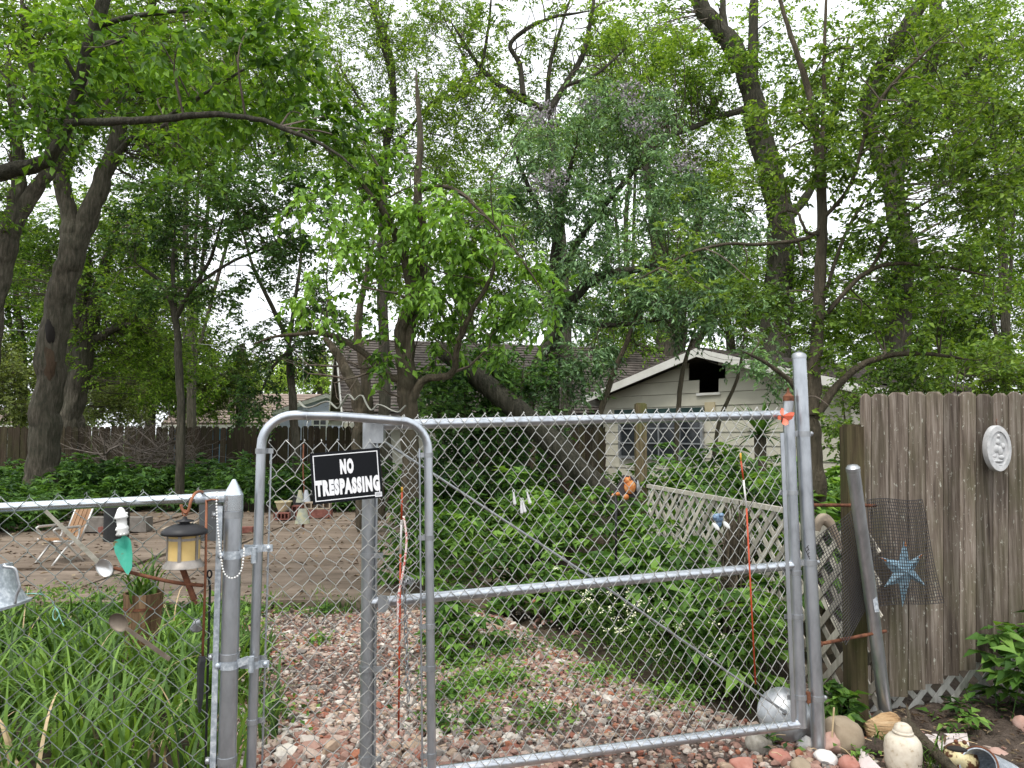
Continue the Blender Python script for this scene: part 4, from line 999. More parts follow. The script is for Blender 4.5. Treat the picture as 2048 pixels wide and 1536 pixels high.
# --- near tree on the right
tree('smooth_barked_tree', 'smooth brown stemmed tree beside the gate post with small yellow green leaves', [
    [(1648, 1304, 4.8, 38), (1642, 1150, 4.8, 34), (1636, 1010, 4.8, 32), (1628, 900, 4.8, 29), (1622, 822, 4.8, 32)],
    [(1622, 830, 4.8, 28), (1632, 700, 4.8, 25), (1640, 560, 4.8, 23), (1644, 430, 4.8, 21), (1640, 330, 4.8, 18), (1618, 190, 4.8, 14), (1582, 70, 4.8, 10), (1548, -40, 4.8, 7)],
    [(1626, 838, 4.8, 17), (1684, 762, 4.75, 15), (1740, 722, 4.7, 12), (1830, 706, 4.6, 9), (1960, 722, 4.5, 5)], [(1618, 818, 4.8, 14), (1582, 765, 4.75, 11), (1532, 726, 4.7, 8), (1480, 700, 4.6, 4)],
    [(1640, 640, 4.8, 10), (1740, 540, 4.7, 9), (1850, 530, 4.6, 7), (2000, 555, 4.5, 4)], [(1638, 462, 4.8, 10), (1600, 480, 4.7, 8), (1520, 488, 4.6, 7), (1440, 490, 4.5, 6), (1360, 515, 4.4, 5), (1250, 575, 4.3, 3)],
    [(1640, 470, 4.8, 6), (1612, 462, 4.7, 6), (1594, 425, 4.7, 6), (1560, 425, 4.7, 6), (1552, 448, 4.7, 6), (1590, 475, 4.7, 5), (1608, 520, 4.7, 5)],
    [(1644, 440, 4.8, 9), (1700, 370, 4.7, 8), (1760, 200, 4.6, 7), (1900, 60, 4.5, 4)], [(1648, 600, 4.8, 8), (1690, 470, 4.75, 7), (1760, 350, 4.7, 5)], [(1640, 420, 4.8, 10), (1646, 250, 4.85, 9), (1650, 80, 4.9, 7), (1655, -40, 4.9, 5)],
    [(1740, 540, 4.7, 7), (1800, 440, 4.6, 6), (1900, 380, 4.5, 4)]],
    [(1550, 270, 4.7, 95, 55, .4), (1690, 280, 4.7, 120, 90, .5), (1850, 230, 4.6, 150, 110, .55), (1985, 330, 4.5, 110, 160, .5), (1750, 430, 4.7, 150, 70, .5), (1590, 370, 4.7, 90, 45, .35), (1900, 480, 4.6, 140, 80, .5), (1600, 600, 4.7, 120, 45, .4, .8), (1350, 600, 4.4, 110, 40, .3, .8), (1470, 560, 4.5, 90, 40, .3, .6), (1760, 640, 4.6, 130, 50, .45, .9), (1920, 640, 4.5, 140, 60, .45, .9), (1680, 120, 4.8, 110, 80, .5), (1300, 470, 4.4, 70, 30, .25, .5), (1560, 690, 4.7, 90, 40, .35, .7), (1850, 80, 4.6, 120, 80, .45, .8), (1700, 720, 4.6, 80, 40, .3, .7), (1600, 810, 4.6, 70, 12, .15, .8), (1990, 740, 4.4, 80, 40, .3, .7), (1920, 850, 4.2, 18, 28, .08, .8)],
    'bark_brown', 'leaf_right', 16, L=.045, W=.024, m=11, cov=1.15, flat=.5, droop=.25, leafdroop=.3, clump_r=.17)
# --- background trees
BG = [  # label, trunk x, base D, blobs, leaf, L
    ('light green tree filling the gap at the far left edge', 40, 25, [(40, 620, 25, 120, 150, 2.5), (-40, 480, 25, 120, 140, 2.5)], 'leaf_far', .16),
    ('broad pale green tree behind the twin stemmed tree', 300, 27, [(290, 640, 27, 150, 140, 3), (270, 450, 27, 120, 80, 2.5), (400, 760, 27, 120, 70, 2.2)], 'leaf_far', .16),
    ('wispy olive tree over the back fence left of the sapling', 480, 28, [(440, 760, 28, 110, 80, 2.4), (310, 770, 28, 110, 80, 2.4), (200, 760, 28, 90, 80, 2)], 'leaf_olive', .13),
    ('bright lime green tree far beyond the blue house', 640, 46, [(640, 745, 46, 110, 40, 3), (560, 770, 46, 80, 40, 3)], 'leaf_lime', .2),
    ('tall leafy tree rising behind the forked tree, top left', 380, 24, [(420, 250, 24, 200, 110, 3), (520, 100, 24, 180, 130, 3), (250, 180, 24, 180, 150, 3), (620, 300, 24, 110, 90, 2.5, .7)], 'leaf_far', .15),
    ('hazy green tree in the centre background left of the grey tree', 940, 26, [(960, 420, 26, 170, 130, 3, .9), (880, 580, 26, 150, 90, 2.6, .9), (1080, 600, 26, 120, 90, 2.5), (740, 480, 26, 80, 70, 2.2, .6)], 'leaf_far', .15),
    ('pale green tree at the top between the bare topped tree and the oak', 1260, 27, [(1290, 160, 27, 150, 120, 3, .8), (1180, 280, 27, 150, 100, 2.6, .8), (1400, 330, 27, 130, 100, 2.6, .9)], 'leaf_far', .15),
    ('green tree behind the garage roof seen under the oak', 1460, 28, [(1440, 560, 28, 150, 100, 2.6), (1560, 660, 28, 130, 70, 2.4), (1250, 640, 28, 120, 60, 2.2, .8)], 'leaf_far', .15),
    ('broad bright tree behind the board fence on the right', 1880, 25, [(1800, 640, 25, 160, 80, 2.6), (1960, 640, 25, 140, 110, 2.6), (1690, 690, 25, 110, 60, 2.2), (2060, 480, 25, 120, 120, 2.4, .8)], 'leaf_far', .15),
    ('tall leafy tree at the top right corner', 2010, 23, [(1960, 130, 23, 150, 130, 2.6, .8), (2060, 260, 23, 130, 160, 2.6, .8), (1800, 200, 23, 100, 120, 2.2, .5)], 'leaf_far', .14)]
for i, (lab, tx, D, bl, lm, L) in enumerate(BG):
    ty = min(q[1] for q in bl)
    tree('background_tree', lab, [[(tx, 865 + 1.42 * F / D, D, 22), (tx + 4, 700, D, 16), (tx - 8, (700 + ty) / 2, D, 10), (bl[0][0], ty, D, 4)]] + [[(tx, 760, D, 8), ((tx + q[0]) / 2, q[1] + 60, D, 6), (q[0], q[1], D, 3)] for q in bl],
         bl, 'bark_grey', lm, 60 + i, L=L * .86, W=L * .47, m=8, cov=1.4, per=12, fine=False, sides=7, group='trees in the background')
# dense shrub right behind the board fence and other shrubs
def shrub(lab, px, D, blobs, lm, seed, L, cov=1.8):
    b0 = P(px, 900, D) * V3(1, 1, 0); yb = 865 + 1.42 * F / D
    return tree('shrub', lab, [[(px + k * 30, yb, D, 9), (px + k * 45, yb - 90, D, 7), (px + k * 60, min(q[1] for q in blobs), D, 3)] for k in (-2, -1, 0, 1, 2)], blobs, 'bark_brown', lm, seed, L=L, W=L * .55, m=8, cov=cov, fine=False, cat='shrub', base=b0, sides=6)
shrub('dense bright shrub showing over the top of the board fence', 1800, 9, [(1760, 760, 9, 110, 55, .7), (1900, 750, 9, 140, 60, .8), (2040, 750, 9, 110, 60, .7), (1710, 860, 8.6, 60, 60, .6)], 'leaf_right', 81, .06)
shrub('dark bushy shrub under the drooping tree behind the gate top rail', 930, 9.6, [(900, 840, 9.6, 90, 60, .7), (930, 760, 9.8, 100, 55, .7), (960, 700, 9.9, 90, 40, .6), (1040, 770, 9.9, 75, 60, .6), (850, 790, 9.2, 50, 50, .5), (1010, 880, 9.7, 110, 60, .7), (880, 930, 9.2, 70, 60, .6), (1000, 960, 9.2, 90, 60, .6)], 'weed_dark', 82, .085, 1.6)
shrub('olive shrub leaning over the back fence near the left house', 30, 20, [(30, 790, 20, 110, 70, 1.2), (-60, 750, 20, 90, 90, 1.2), (220, 800, 20.5, 80, 50, 1, .8)], 'leaf_olive', 83, .1)
# far wood as one mass
rng = np.random.default_rng(90)
lw, tw, br = foliage(rng, [(x, 770 + 30 * math.sin(x * .013), 58, 130, 70, 5, 1.) for x in range(-250, 2400, 150)], .34, .2, m=8, cov=1.6, per=14, fine=False)
o = lw.build('far_wood', M['leaf_far'], kind='stuff', org=(0, 58, 0)); o['label'] = 'distant mass of green trees beyond the houses'; o['category'] = 'wood'

# ---------------------------------------------------------------- yucca
rng = np.random.default_rng(95); b = MB(); c0 = P(1520, 870, 9.5); 
for k in range(70):
    az, el = rng.uniform(0, 2 * math.pi), rng.uniform(-.15, 1.35); d = V3(math.cos(az) * math.cos(el), math.sin(az) * math.cos(el), math.sin(el)); ln = rng.uniform(.45, .75)
    side = nrm(np.cross(d, UP)); pts = [c0 + d * ln * t - UP * .16 * t * t for t in np.linspace(0, 1, 5)]; w = [.018, .024, .02, .012, .001]
    V = np.concatenate([[p - side * q, p + side * q] for p, q in zip(pts, w)]); b.add(V, [[[2 * i, 2 * i + 1, 2 * i + 3, 2 * i + 2] for i in range(4)]])
yu = thing('yucca', 'spiky dark sword leaved yucca at the right corner of the garage', 'plant', c0 * V3(1, 1, 0))
b.build('sword_leaves', M['weed_dark'], yu); MB().tube([c0 * V3(1, 1, 0), c0], [.06, .08], 10).build('stem', M['bark_brown'], yu, True)

# ---------------------------------------------------------------- tall weeds
def weeds(rng, pts, hs, LL, wr=.42, nodes=6, mat='weed', spread=.16):
    """pts (n,2), hs heights; compound leaves of five leaflets"""
    n = len(pts); stem = MB()
    base = np.concatenate([pts, np.zeros((n, 1))], 1); leanv = rng.normal(size=(n, 3)) * V3(.09, .09, 0); top = base + UP * hs[:, None] + leanv
    v, f = twig_cones(base, top + UP * .02, .004); stem.add(v, [f])
    allp, alld, alll, alln = [], [], [], []
    for k in range(nodes):
        t = .35 + .65 * k / (nodes - 1)
        for q in range(3 if k < nodes - 1 else 4):
            az = rng.uniform(0, 2 * math.pi, n); el = rng.uniform(-.25, .45, n) + .25 * (k == nodes - 1)
            d = np.stack([np.cos(az) * np.cos(el), np.sin(az) * np.cos(el), np.sin(el)], 1)
            pet = spread * rng.uniform(.6, 1.2, n) * (1.15 - .45 * t)
            p0 = base + (top - base) * (t + rng.uniform(-.06, .06, (n, 1))); p1 = p0 + d * pet[:, None] * .6 - UP * .01
            nn_ = nrm(UP + rng.normal(size=(n, 3)) * .25); side = nrm(np.cross(d, nn_))
            for ang_, fl in ((-75, .6), (-36, .85), (0, 1.), (36, .85), (75, .6)):
                a = math.radians(ang_); ld = d * math.cos(a) + side * math.sin(a) - UP * .28 + rng.normal(size=(n, 3)) * .08
                allp.append(p1 - d * (abs(ang_) / 75 * .25 * pet)[:, None]); alld.append(ld); alln.append(nn_); alll.append(LL * fl * rng.uniform(.7, 1.2, n))
    Lc = np.concatenate(alll); v, f = leaves(np.concatenate(allp), np.concatenate(alld), np.concatenate(alln), Lc, Lc * wr, pts[:, 1].mean() < 11)
    lm_ = MB(); lm_.add(v, [f]); return lm_, stem
def zone(rng, poly, dens):
    poly = np.asarray(poly, float); lo, hi = poly.min(0), poly.max(0); n = int(np.prod(hi - lo) * dens)
    p = rng.uniform(lo, hi, (n, 2)); return p[inside(poly, p[:, 0], p[:, 1])]
def weed_patch(name, label, poly, dens, hfun, LL, seed, mat='weed', **kw):
    rng = np.random.default_rng(seed); p = zone(rng, poly, dens); h = hfun(p, rng)
    lm_, st = weeds(rng, p, h, LL, mat=mat, **kw)
    th = thing(name, label, 'weeds', (p[:, 0].mean(), p[:, 1].mean(), 0)); th['kind'] = 'stuff'
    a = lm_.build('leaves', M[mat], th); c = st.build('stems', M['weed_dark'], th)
    a['kind'] = 'stuff'; c['kind'] = 'stuff'
    return th
def hz(lo, hi): return lambda p, r: r.uniform(lo, hi, len(p)) * (.75 + .35 * np.sin(p[:, 0] * 2.1 + 1) * np.cos(p[:, 1] * 1.7) + .2)
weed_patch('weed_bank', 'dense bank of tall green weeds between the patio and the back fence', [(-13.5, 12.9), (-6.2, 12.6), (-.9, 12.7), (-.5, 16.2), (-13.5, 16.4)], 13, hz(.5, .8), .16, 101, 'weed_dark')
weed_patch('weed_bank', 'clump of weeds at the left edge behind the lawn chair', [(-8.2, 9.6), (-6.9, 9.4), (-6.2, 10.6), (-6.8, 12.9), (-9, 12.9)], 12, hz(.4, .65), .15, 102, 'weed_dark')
weed_patch('weed_bank', 'mass of tall weeds behind the middle of the drive gate', [(-.9, 7.4), (-.55, 6.5), (.3, 7.1), (1.0, 6.7), (1.1, 9.5), (.6, 12.5), (-2.0, 12.5), (-1.3, 9.5)], 8, hz(.5, .85), .18, 103)
weed_patch('weed_bank', 'bright weeds in front of the garage behind the lattice', [(1.35, 6.4), (1.75, 4.5), (2.6, 4.6), (4.5, 7), (5, 12), (1.2, 12)], 10, hz(.68, 1.0), .17, 104)
weed_patch('weed_bank', 'dark weeds growing against the lattice right behind the drive gate', [(.62, 6.2), (.55, 5.2), (.8, 4.5), (1.25, 3.75), (1.55, 3.75), (1.5, 4.4), (1.1, 6.3)], 24, hz(.42, .72), .14, 105, 'weed')
weed_patch('weed_bank', 'low weeds around the rubble behind the gate centre', [(-.75, 6.6), (-.3, 5.7), (.1, 5.5), (.6, 5.3), (.7, 6.5), (.2, 7.0)], 17, hz(.26, .5), .13, 106)
weed_patch('weed_clump', 'small weed clump beside the right pipe of the walk gate', [(-.55, 5.25), (-.5, 4.75), (-.2, 4.6), (-.02, 4.8), (-.1, 5.4)], 26, hz(.2, .42), .115, 107)
weed_patch('weed_clump', 'dark weeds right of the drive gate left stile', [(-1.15, 6.7), (-1.1, 6.2), (-.6, 6.0), (-.4, 6.5), (-.8, 7.2)], 18, hz(.45, .75), .14, 108)
weed_patch('weed_clump', 'broad leaved weeds between the gate post and the mossy post', [(1.44, 3.68), (1.43, 3.52), (1.55, 3.5), (1.56, 3.68)], 170, hz(.2, .45), .08, 109, wr=.62, nodes=5, spread=.09)
weed_patch('weed_clump', 'broad leaved plant in front of the board fence at the right edge', [(2.36, 3.72), (2.34, 3.5), (2.9, 3.5), (2.9, 3.85), (2.45, 3.82)], 42, hz(.3, .52), .12, 110, wr=.55, nodes=5)
weed_patch('weed_clump', 'few small leaves poking through the white lattice strip', [(2.0, 3.72), (2.0, 3.62), (2.3, 3.66), (2.3, 3.78)], 90, hz(.1, .26), .075, 111, wr=.5, nodes=4)
# low creeping weeds on the gravel
def creep(name, label, spots, seed, L=.035, mat='weed', n0=420, rad=.17):
    rng = np.random.default_rng(seed); b = MB()
    for (px, py, k) in spots:
        g = G(px, py); n = int(n0 * k); a = rng.uniform(0, 2 * math.pi, n); r = np.abs(rng.normal(size=n)) * rad * k ** .5
        p = np.stack([g[0] + np.cos(a) * r, g[1] + np.sin(a) * r * 1.1, rng.uniform(.01, .07, n)], 1)
        d = rand_unit(rng, n) * V3(1, 1, .5) + UP * .25; sc = rng.uniform(.5, 1.3, n)
        v, f = leaves(p, d, UP + rng.normal(size=(n, 3)) * .4, L * sc, L * .55 * sc, False); b.add(v, [f])
    o = b.build(name, M[mat], kind='stuff'); o['label'] = label; o['category'] = 'weeds'
creep('creeping_weeds', 'low green weeds creeping over the gravel behind the gate', [(930, 1330, 1.6), (1000, 1370, 1.3), (900, 1400, .6), (1010, 1300, 1.2), (950, 1380, 1.2), (1080, 1440, .55), (880, 1460, .35), (960, 1450, .5), (1200, 1360, .8), (1330, 1400, .5), (1390, 1400, .6), (1540, 1500, .12), (590, 1220, .6), (690, 1210, .5), (500, 1290, .7), (490, 1350, .8), (640, 1290, .25), (650, 1230, .5), (540, 1440, .6), (1130, 1300, .5), (1720, 1530, .1)], 120)
creep('soil_weeds', 'tiny seedlings on the bare soil at the lower right', [(2005, 1440, .14), (1940, 1425, .06), (2030, 1430, .1)], 121, n0=200)
# fine herbs in the left bed
creep('feathery_herbs', 'fine feathery herbs at the back of the left garden bed', [(x, y, 1.5) for x, y in ((60, 1215), (130, 1195), (190, 1215), (250, 1225), (120, 1250), (210, 1270), (40, 1260), (330, 1265), (400, 1245), (440, 1225), (20, 1300), (160, 1300))], 122, L=.045, n0=900, rad=.22)
# small pale flowers
rng = np.random.default_rng(130); p = zone(rng, [(.35, 5.7), (.55, 4.7), (.95, 4.0), (1.3, 3.9), (1.0, 4.7), (.75, 5.6)], 170)
hs = rng.uniform(.16, .4, len(p)); b = MB(); base = np.concatenate([p, np.zeros((len(p), 1))], 1); top = base + UP * hs[:, None] + rng.normal(size=(len(p), 3)) * V3(.05, .05, 0)
fl = thing('wild_flowers', 'sprinkle of small pale yellow wild flowers behind the gate brace', 'flowers', (.8, 4.8, 0)); fl['kind'] = 'stuff'
v, f = twig_cones(base, top, .0022); b.add(v, [f])
n = len(p) * 14; ii = np.repeat(np.arange(len(p)), 14); q = base[ii] + (top - base)[ii] * rng.uniform(.05, .85, (n, 1)); v, f = leaves(q, rand_unit(rng, n) * V3(1, 1, .4) + UP * .5, rand_unit(rng, n) + UP, .07 * rng.uniform(.5, 1.3, n), .008, False); b.add(v, [f])
o = b.build('stems', M['blade'], fl); o['kind'] = 'stuff'
b = MB()
for k in range(7):
    n = len(p); v, f = leaves(top + rng.normal(size=(n, 3)) * .012, rand_unit(rng, n) * V3(1, 1, .4), UP + rng.normal(size=(n, 3)) * .3 - V3(0, .5, 0), .014, .011, False); b.add(v, [f])
o = b.build('petals', M['flower'], fl); o['kind'] = 'stuff'
# strap leaved clumps of the left bed
def blades(rng, base, ln, w, nseg=6, arch=(.5, 1.1), mb=None):
    n = len(base); az = rng.uniform(0, 2 * math.pi, n); out = np.stack([np.cos(az), np.sin(az), np.zeros(n)], 1); side = np.stack([-np.sin(az), np.cos(az), np.zeros(n)], 1)
    ar = rng.uniform(*arch, n); lnn = ln * rng.uniform(.5, 1.15, n); V = []
    th0 = rng.uniform(.05, .4, n); pos = base.copy(); st = lnn / nseg
    for k in range(nseg + 1):
        ww = w * (1 - (k / nseg) ** 2.2) * .5 * rng.uniform(.95, 1.05) + .0006
        V.append(np.stack([pos - side * np.reshape(ww, (-1, 1)), pos + side * np.reshape(ww, (-1, 1))], 1))
        a = th0 + ar * 1.9 * (k / nseg) ** 1.5; pos = pos + (out * np.sin(a)[:, None] + UP * np.cos(a)[:, None]) * st[:, None]
    V = np.stack(V, 1).reshape(n, -1, 3); nv = V.shape[1]
    q = np.array([[2 * k, 2 * k + 1, 2 * k + 3, 2 * k + 2] for k in range(nseg)])
    (mb).add(V.reshape(-1, 3), [(q[None] + (np.arange(n) * nv)[:, None, None]).reshape(-1, 4)])
rng = np.random.default_rng(140)
gpoly = [(-4.6, 2.72), (-1.08, 2.72), (-1.12, 3.4), (-1.6, 4.9), (-2.2, 5.6), (-4.6, 5.6)]
cl = zone(rng, gpoly, 26); b = MB()
near = cl[:, 1] < 4.3
for c_, nb, ln in ((cl[near], 15, .47), (cl[~near], 9, .3)):
    idx_ = np.repeat(np.arange(len(c_)), nb); base = np.concatenate([c_[idx_] + rng.normal(size=(len(idx_), 2)) * .045, np.zeros((len(idx_), 1))], 1)
    blades(rng, base, ln, .019, 6, (.3, 1.15), b)
o = b.build('strap_leaf_bed', M['blade'], kind='stuff'); o['label'] = 'bed of long arching strap leaves behind the low fence'; o['category'] = 'grass'
b = MB(); base = zone(rng, gpoly, 7); base = np.concatenate([base, np.full((len(base), 1), .02)], 1); blades(rng, base, .5, .007, 6, (.5, 1.3), b)
g0 = P(40, 1480, 2.85); bs_ = np.repeat(g0[None], 9, 0) + rng.normal(size=(9, 3)) * .03; bs_[:, 2] = .02; blades(rng, bs_, .5, .014, 7, (.6, 1.3), b)
g1 = G(300, 1530); bs_ = np.repeat(g1[None], 14, 0) + rng.normal(size=(14, 3)) * V3(.1, .05, 0); blades(rng, bs_, .22, .008, 6, (1.2, 1.5), b)
o = b.build('dry_blades', M['straw'], kind='stuff'); o['label'] = 'dry straw coloured blades scattered through the left bed'; o['category'] = 'grass'
b = MB(); base = np.concatenate([np.repeat(G(x, y)[None], 40, 0) + rng.normal(size=(40, 3)) * V3(.06, .05, 0) for x, y in ((545, 1215), (640, 1205), (700, 1225), (490, 1230), (530, 1400), (505, 1470), (660, 1225))]); blades(rng, base, .16, .005, 4, (.3, .9), b)
base = np.concatenate([np.repeat(G(x, y)[None], 30, 0) + rng.normal(size=(30, 3)) * V3(.05, .04, 0) for x, y in ((1470, 1385), (1400, 1370), (1510, 1400), (1330, 1330), (1250, 1320))]); blades(rng, base, .22, .005, 4, (.3, .9), b)
o = b.build('grass_tufts', M['blade'], kind='stuff'); o['label'] = 'short grass tufts at the patio edge and gate'; o['category'] = 'grass'

# ---------------------------------------------------------------- gravel
PHI = (1 + 5 ** .5) / 2
CUBE8 = np.array([[x, y, z] for x in (-1, 1) for y in (-1, 1) for z in (-1, 1)], float) * .75
CUBEF = np.array([[0, 1, 3], [0, 3, 2], [4, 6, 7], [4, 7, 5], [0, 4, 5], [0, 5, 1], [2, 3, 7], [2, 7, 6], [0, 2, 6], [0, 6, 4], [1, 5, 7], [1, 7, 3]])
ICO = nrm(np.array([[-1, PHI, 0], [1, PHI, 0], [-1, -PHI, 0], [1, -PHI, 0], [0, -1, PHI], [0, 1, PHI], [0, -1, -PHI], [0, 1, -PHI], [PHI, 0, -1], [PHI, 0, 1], [-PHI, 0, -1], [-PHI, 0, 1]], float))
ICOF = np.array([[0, 11, 5], [0, 5, 1], [0, 1, 7], [0, 7, 10], [0, 10, 11], [1, 5, 9], [5, 11, 4], [11, 10, 2], [10, 7, 6], [7, 1, 8], [3, 9, 4], [3, 4, 2], [3, 2, 6], [3, 6, 8], [3, 8, 9], [4, 9, 5], [2, 4, 11], [6, 2, 10], [8, 6, 7], [9, 8, 1]])
def stones(rng, pos, size):
    n = len(pos); T, TF = (ICO, ICOF) if size.mean() > .034 else (CUBE8, CUBEF); nv = len(T)
    V = np.repeat(T[None], n, 0) * (1 + rng.normal(size=(n, nv, 1)) * .17) + rng.normal(size=(n, nv, 3)) * .12
    V = V * rng.uniform(.55, 1.15, (n, 1, 3)) * V3(1.1, 1.0, .72); az = rng.uniform(0, 2 * math.pi, n); c, s = np.cos(az)[:, None], np.sin(az)[:, None]
    V = np.stack([V[..., 0] * c - V[..., 1] * s, V[..., 0] * s + V[..., 1] * c, V[..., 2]], -1) * size[:, None, None] * .5 + pos[:, None]
    return V.reshape(-1, 3), (TF[None] + (np.arange(n) * nv)[:, None, None]).reshape(-1, 3)
M['stones'] = island_mat('mixed pebbles', [(0, (.27, .165, .135)), (.16, (.4, .32, .275)), (.34, (.46, .42, .38)), (.46, (.32, .2, .165)), (.6, (.25, .105, .075)), (.66, (.37, .28, .21)), (.8, (.55, .52, .48)), (.88, (.2, .18, .165)), (.95, (.33, .14, .085))])
rng = np.random.default_rng(150)
p = zone(rng, DRIVE, 2300); p = p[(p[:, 1] > 2.75)]
sz = rng.gamma(4., .0047, len(p)) + .006; sz = np.where(p[:, 1] < 3.6, sz * rng.uniform(1., 1.45, len(p)), sz); sz = np.clip(sz, .008, .075)
pat_ = np.sin(p[:, 0] * 2.3 + 1.1 * np.sin(p[:, 1] * 1.9)) * np.cos(p[:, 1] * 2.6 + .8); sz = sz * (1.0 + .28 * pat_)
keep = (rng.uniform(size=len(p)) > .35 * (pat_ < -.45)) ; p, sz = p[keep], sz[keep]
b = MB()
for msk in (sz > .034, sz <= .034): v, f = stones(rng, np.concatenate([p, (sz * .18 + .004)[:, None]], 1)[msk], sz[msk]); b.add(v, [f])
p2 = zone(rng, [(-.6, 6.2), (.35, 5.2), (1.3, 3.9), (1.5, 3.4), (2.6, 3.2), (2.6, 3.6), (1.6, 4.2), (.6, 5.6), (-.2, 6.8)], 130); s2 = rng.uniform(.012, .04, len(p2)); v, f = stones(rng, np.concatenate([p2, (s2 * .2)[:, None] + .02], 1), s2); b.add(v, [f])
o = b.build('gravel', M['stones'], kind='stuff', org=(0, 0, 0)); o['label'] = 'pink and white gravel with brick chips covering the drive'; o['category'] = 'gravel'
# litter on patio and soil
M['litter'] = island_mat('dead leaf litter', [(0, (.07, .045, .03)), (.4, (.13, .09, .055)), (.7, (.22, .16, .1)), (.9, (.33, .27, .18))])
p = zone(rng, [(-7.6, 6.05), (-.1, 6.05), (-.1, 12.7), (-7.6, 12.7)], 34); n = len(p); b = MB()
v, f = leaves(np.concatenate([p, np.full((n, 1), .096)], 1), rand_unit(rng, n) * V3(1, 1, .15), UP + rng.normal(size=(n, 3)) * .25, rng.uniform(.03, .09, n), rng.uniform(.012, .04, n), False); b.add(v, [f])
p = zone(rng, [(1.5, 3.0), (1.5, 3.7), (3.2, 4.1), (3.2, 3.0)], 420); n = len(p); zz = .02 + mound(p[:, 0], p[:, 1])
v, f = leaves(np.concatenate([p, zz[:, None] + .012], 1), rand_unit(rng, n) * V3(1, 1, .3), UP + rng.normal(size=(n, 3)) * .4, rng.uniform(.015, .06, n), rng.uniform(.004, .014, n), False); b.add(v, [f])
o = b.build('leaf_litter', M['litter'], kind='stuff', org=(0, 0, 0)); o['label'] = 'dead leaves and bits scattered on patio and soil'; o['category'] = 'litter'
# ---------------------------------------------------------------- sign on the walk gate
def quad_frame(tl, tr, bl):
    x = nrm(tr - tl); y = tl - bl; y = nrm(y - x * (x @ y)); z = np.cross(x, y); return np.stack([x, y, z], 1)
def text_verts(body, size, bold=.0, sx=1.):
    cu = bpy.data.curves.new('txt', 'FONT'); cu.body = body; cu.size = size; cu.align_x = 'CENTER'; cu.align_y = 'CENTER'; cu.offset = bold; cu.extrude = .0006; cu.resolution_u = 3; cu.space_character = 1.22
    ob = bpy.data.objects.new('txt', cu); COL.objects.link(ob); dg_ = bpy.context.evaluated_depsgraph_get(); dg_.update()
    me = bpy.data.meshes.new_from_object(ob.evaluated_get(dg_)); bpy.data.objects.remove(ob); bpy.data.curves.remove(cu)
    V = np.array([v.co[:] for v in me.vertices]); FL = {}
    for p_ in me.polygons: FL.setdefault(len(p_.vertices), []).append(list(p_.vertices))
    bpy.data.meshes.remove(me); V[:, 0] *= sx
    return V, [np.array(v) for v in FL.values()]
M['signblack'] = simple('black sign plastic', flat2((.006, .007, .009), .1), 9, .55, bmp=0, spec=.15)
M['signwhite'] = simple('white sign print', flat2((.78, .78, .8), .03), 9, .5, bmp=0)
tl, tr, bl_ = P(620, 907, 2.63), P(760, 895, 2.71), P(625, 1010, 2.63)
sg = thing('no_trespassing_sign', 'black NO TRESPASSING sign with white letters wired to the walk gate', 'sign', (tl + tr) / 2 * V3(1, 1, 0) + UP * bl_[2])
R = quad_frame(tl, tr, bl_); W_, H_ = np.linalg.norm(tr - tl), np.linalg.norm(tl - bl_); C_ = (tl + tr) / 2 + (bl_ - tl) / 2
def sp(x, y, z=0.): return C_ + R @ V3(x, y, z)
MB().box(C_, (W_, H_, .0022), R).build('panel', M['signblack'], sg)
b = MB(); iw, ih = W_ / 2 - .011, H_ / 2 - .011
for x in (-iw, iw): b.box(sp(x, 0, .0016), (.0032, ih * 2 + .0032, .0008), R)
for y in (-ih, ih): b.box(sp(0, y, .0016), (iw * 2 - .0034, .0032, .0008), R)
b.build('border', M['signwhite'], sg)
for body, y, wd, hgt in (('NO', .034, .048, .055), ('TRESPASSING', -.036, .226, .058)):
    V, FL = text_verts(body, .06, .0046)
    V[:, 0] -= (V[:, 0].min() + V[:, 0].max()) / 2; V[:, 1] -= (V[:, 1].min() + V[:, 1].max()) / 2
    V[:, 0] *= wd / (V[:, 0].max() - V[:, 0].min()); V[:, 1] *= hgt / (V[:, 1].max() - V[:, 1].min())
    b = MB(); b.add((V + V3(.002, y, .0019)) @ R.T + C_, FL); b.build('lettering', M['signwhite'], sg)
MB().box(sp(W_ / 2 - .016, -H_ / 2 + .013, .0018), (.025, .017, .0008), R).build('price_label', M['signwhite'], sg)
b = MB()
for i in range(7): b.box(sp(W_ / 2 - .025 + i * .003, -H_ / 2 + .014, .0024), (.0011 if i % 2 else .0018, .011, .0006), R)
b.build('barcode', M['galv_dull'], sg)

# ---------------------------------------------------------------- wavy metal strip over the walk gate
M['strip'] = simple('bent grey strip', flat2((.36, .36, .31), .2), 12, .5, .35, bmp=.1)
sk = [(598, 802), (606, 812), (616, 815), (630, 812), (645, 805), (658, 803), (668, 812), (676, 817), (684, 808), (694, 792), (700, 790), (709, 800), (716, 794), (725, 791), (733, 808), (742, 820), (750, 815), (756, 809), (768, 812), (785, 821), (797, 824), (804, 818), (811, 811)]
pts = smooth_path(np.array([P(x, y, 2.645 + (x - 598) / 213 * .15) for x, y in sk]), 3)
b = MB(); wd = V3(0, .016, 0); n = len(pts)
V = np.concatenate([pts - wd + UP * .0015, pts + wd + UP * .0015, pts - wd - UP * .0015, pts + wd - UP * .0015]); i = np.arange(n - 1)
b.add(V, [np.stack([i, i + 1, i + 1 + n, i + n], 1), np.stack([i + 2 * n, i + 3 * n, i + 3 * n + 1, i + 2 * n + 1], 1), np.stack([i, i + 2 * n, i + 2 * n + 1, i + 1], 1), np.stack([i + n, i + n + 1, i + 3 * n + 1, i + 3 * n], 1)])
b.build('wavy_strip', M['strip'], smooth='auto', top=('wavy bent metal strip wired on top of the walk gate', 'metal strip'))

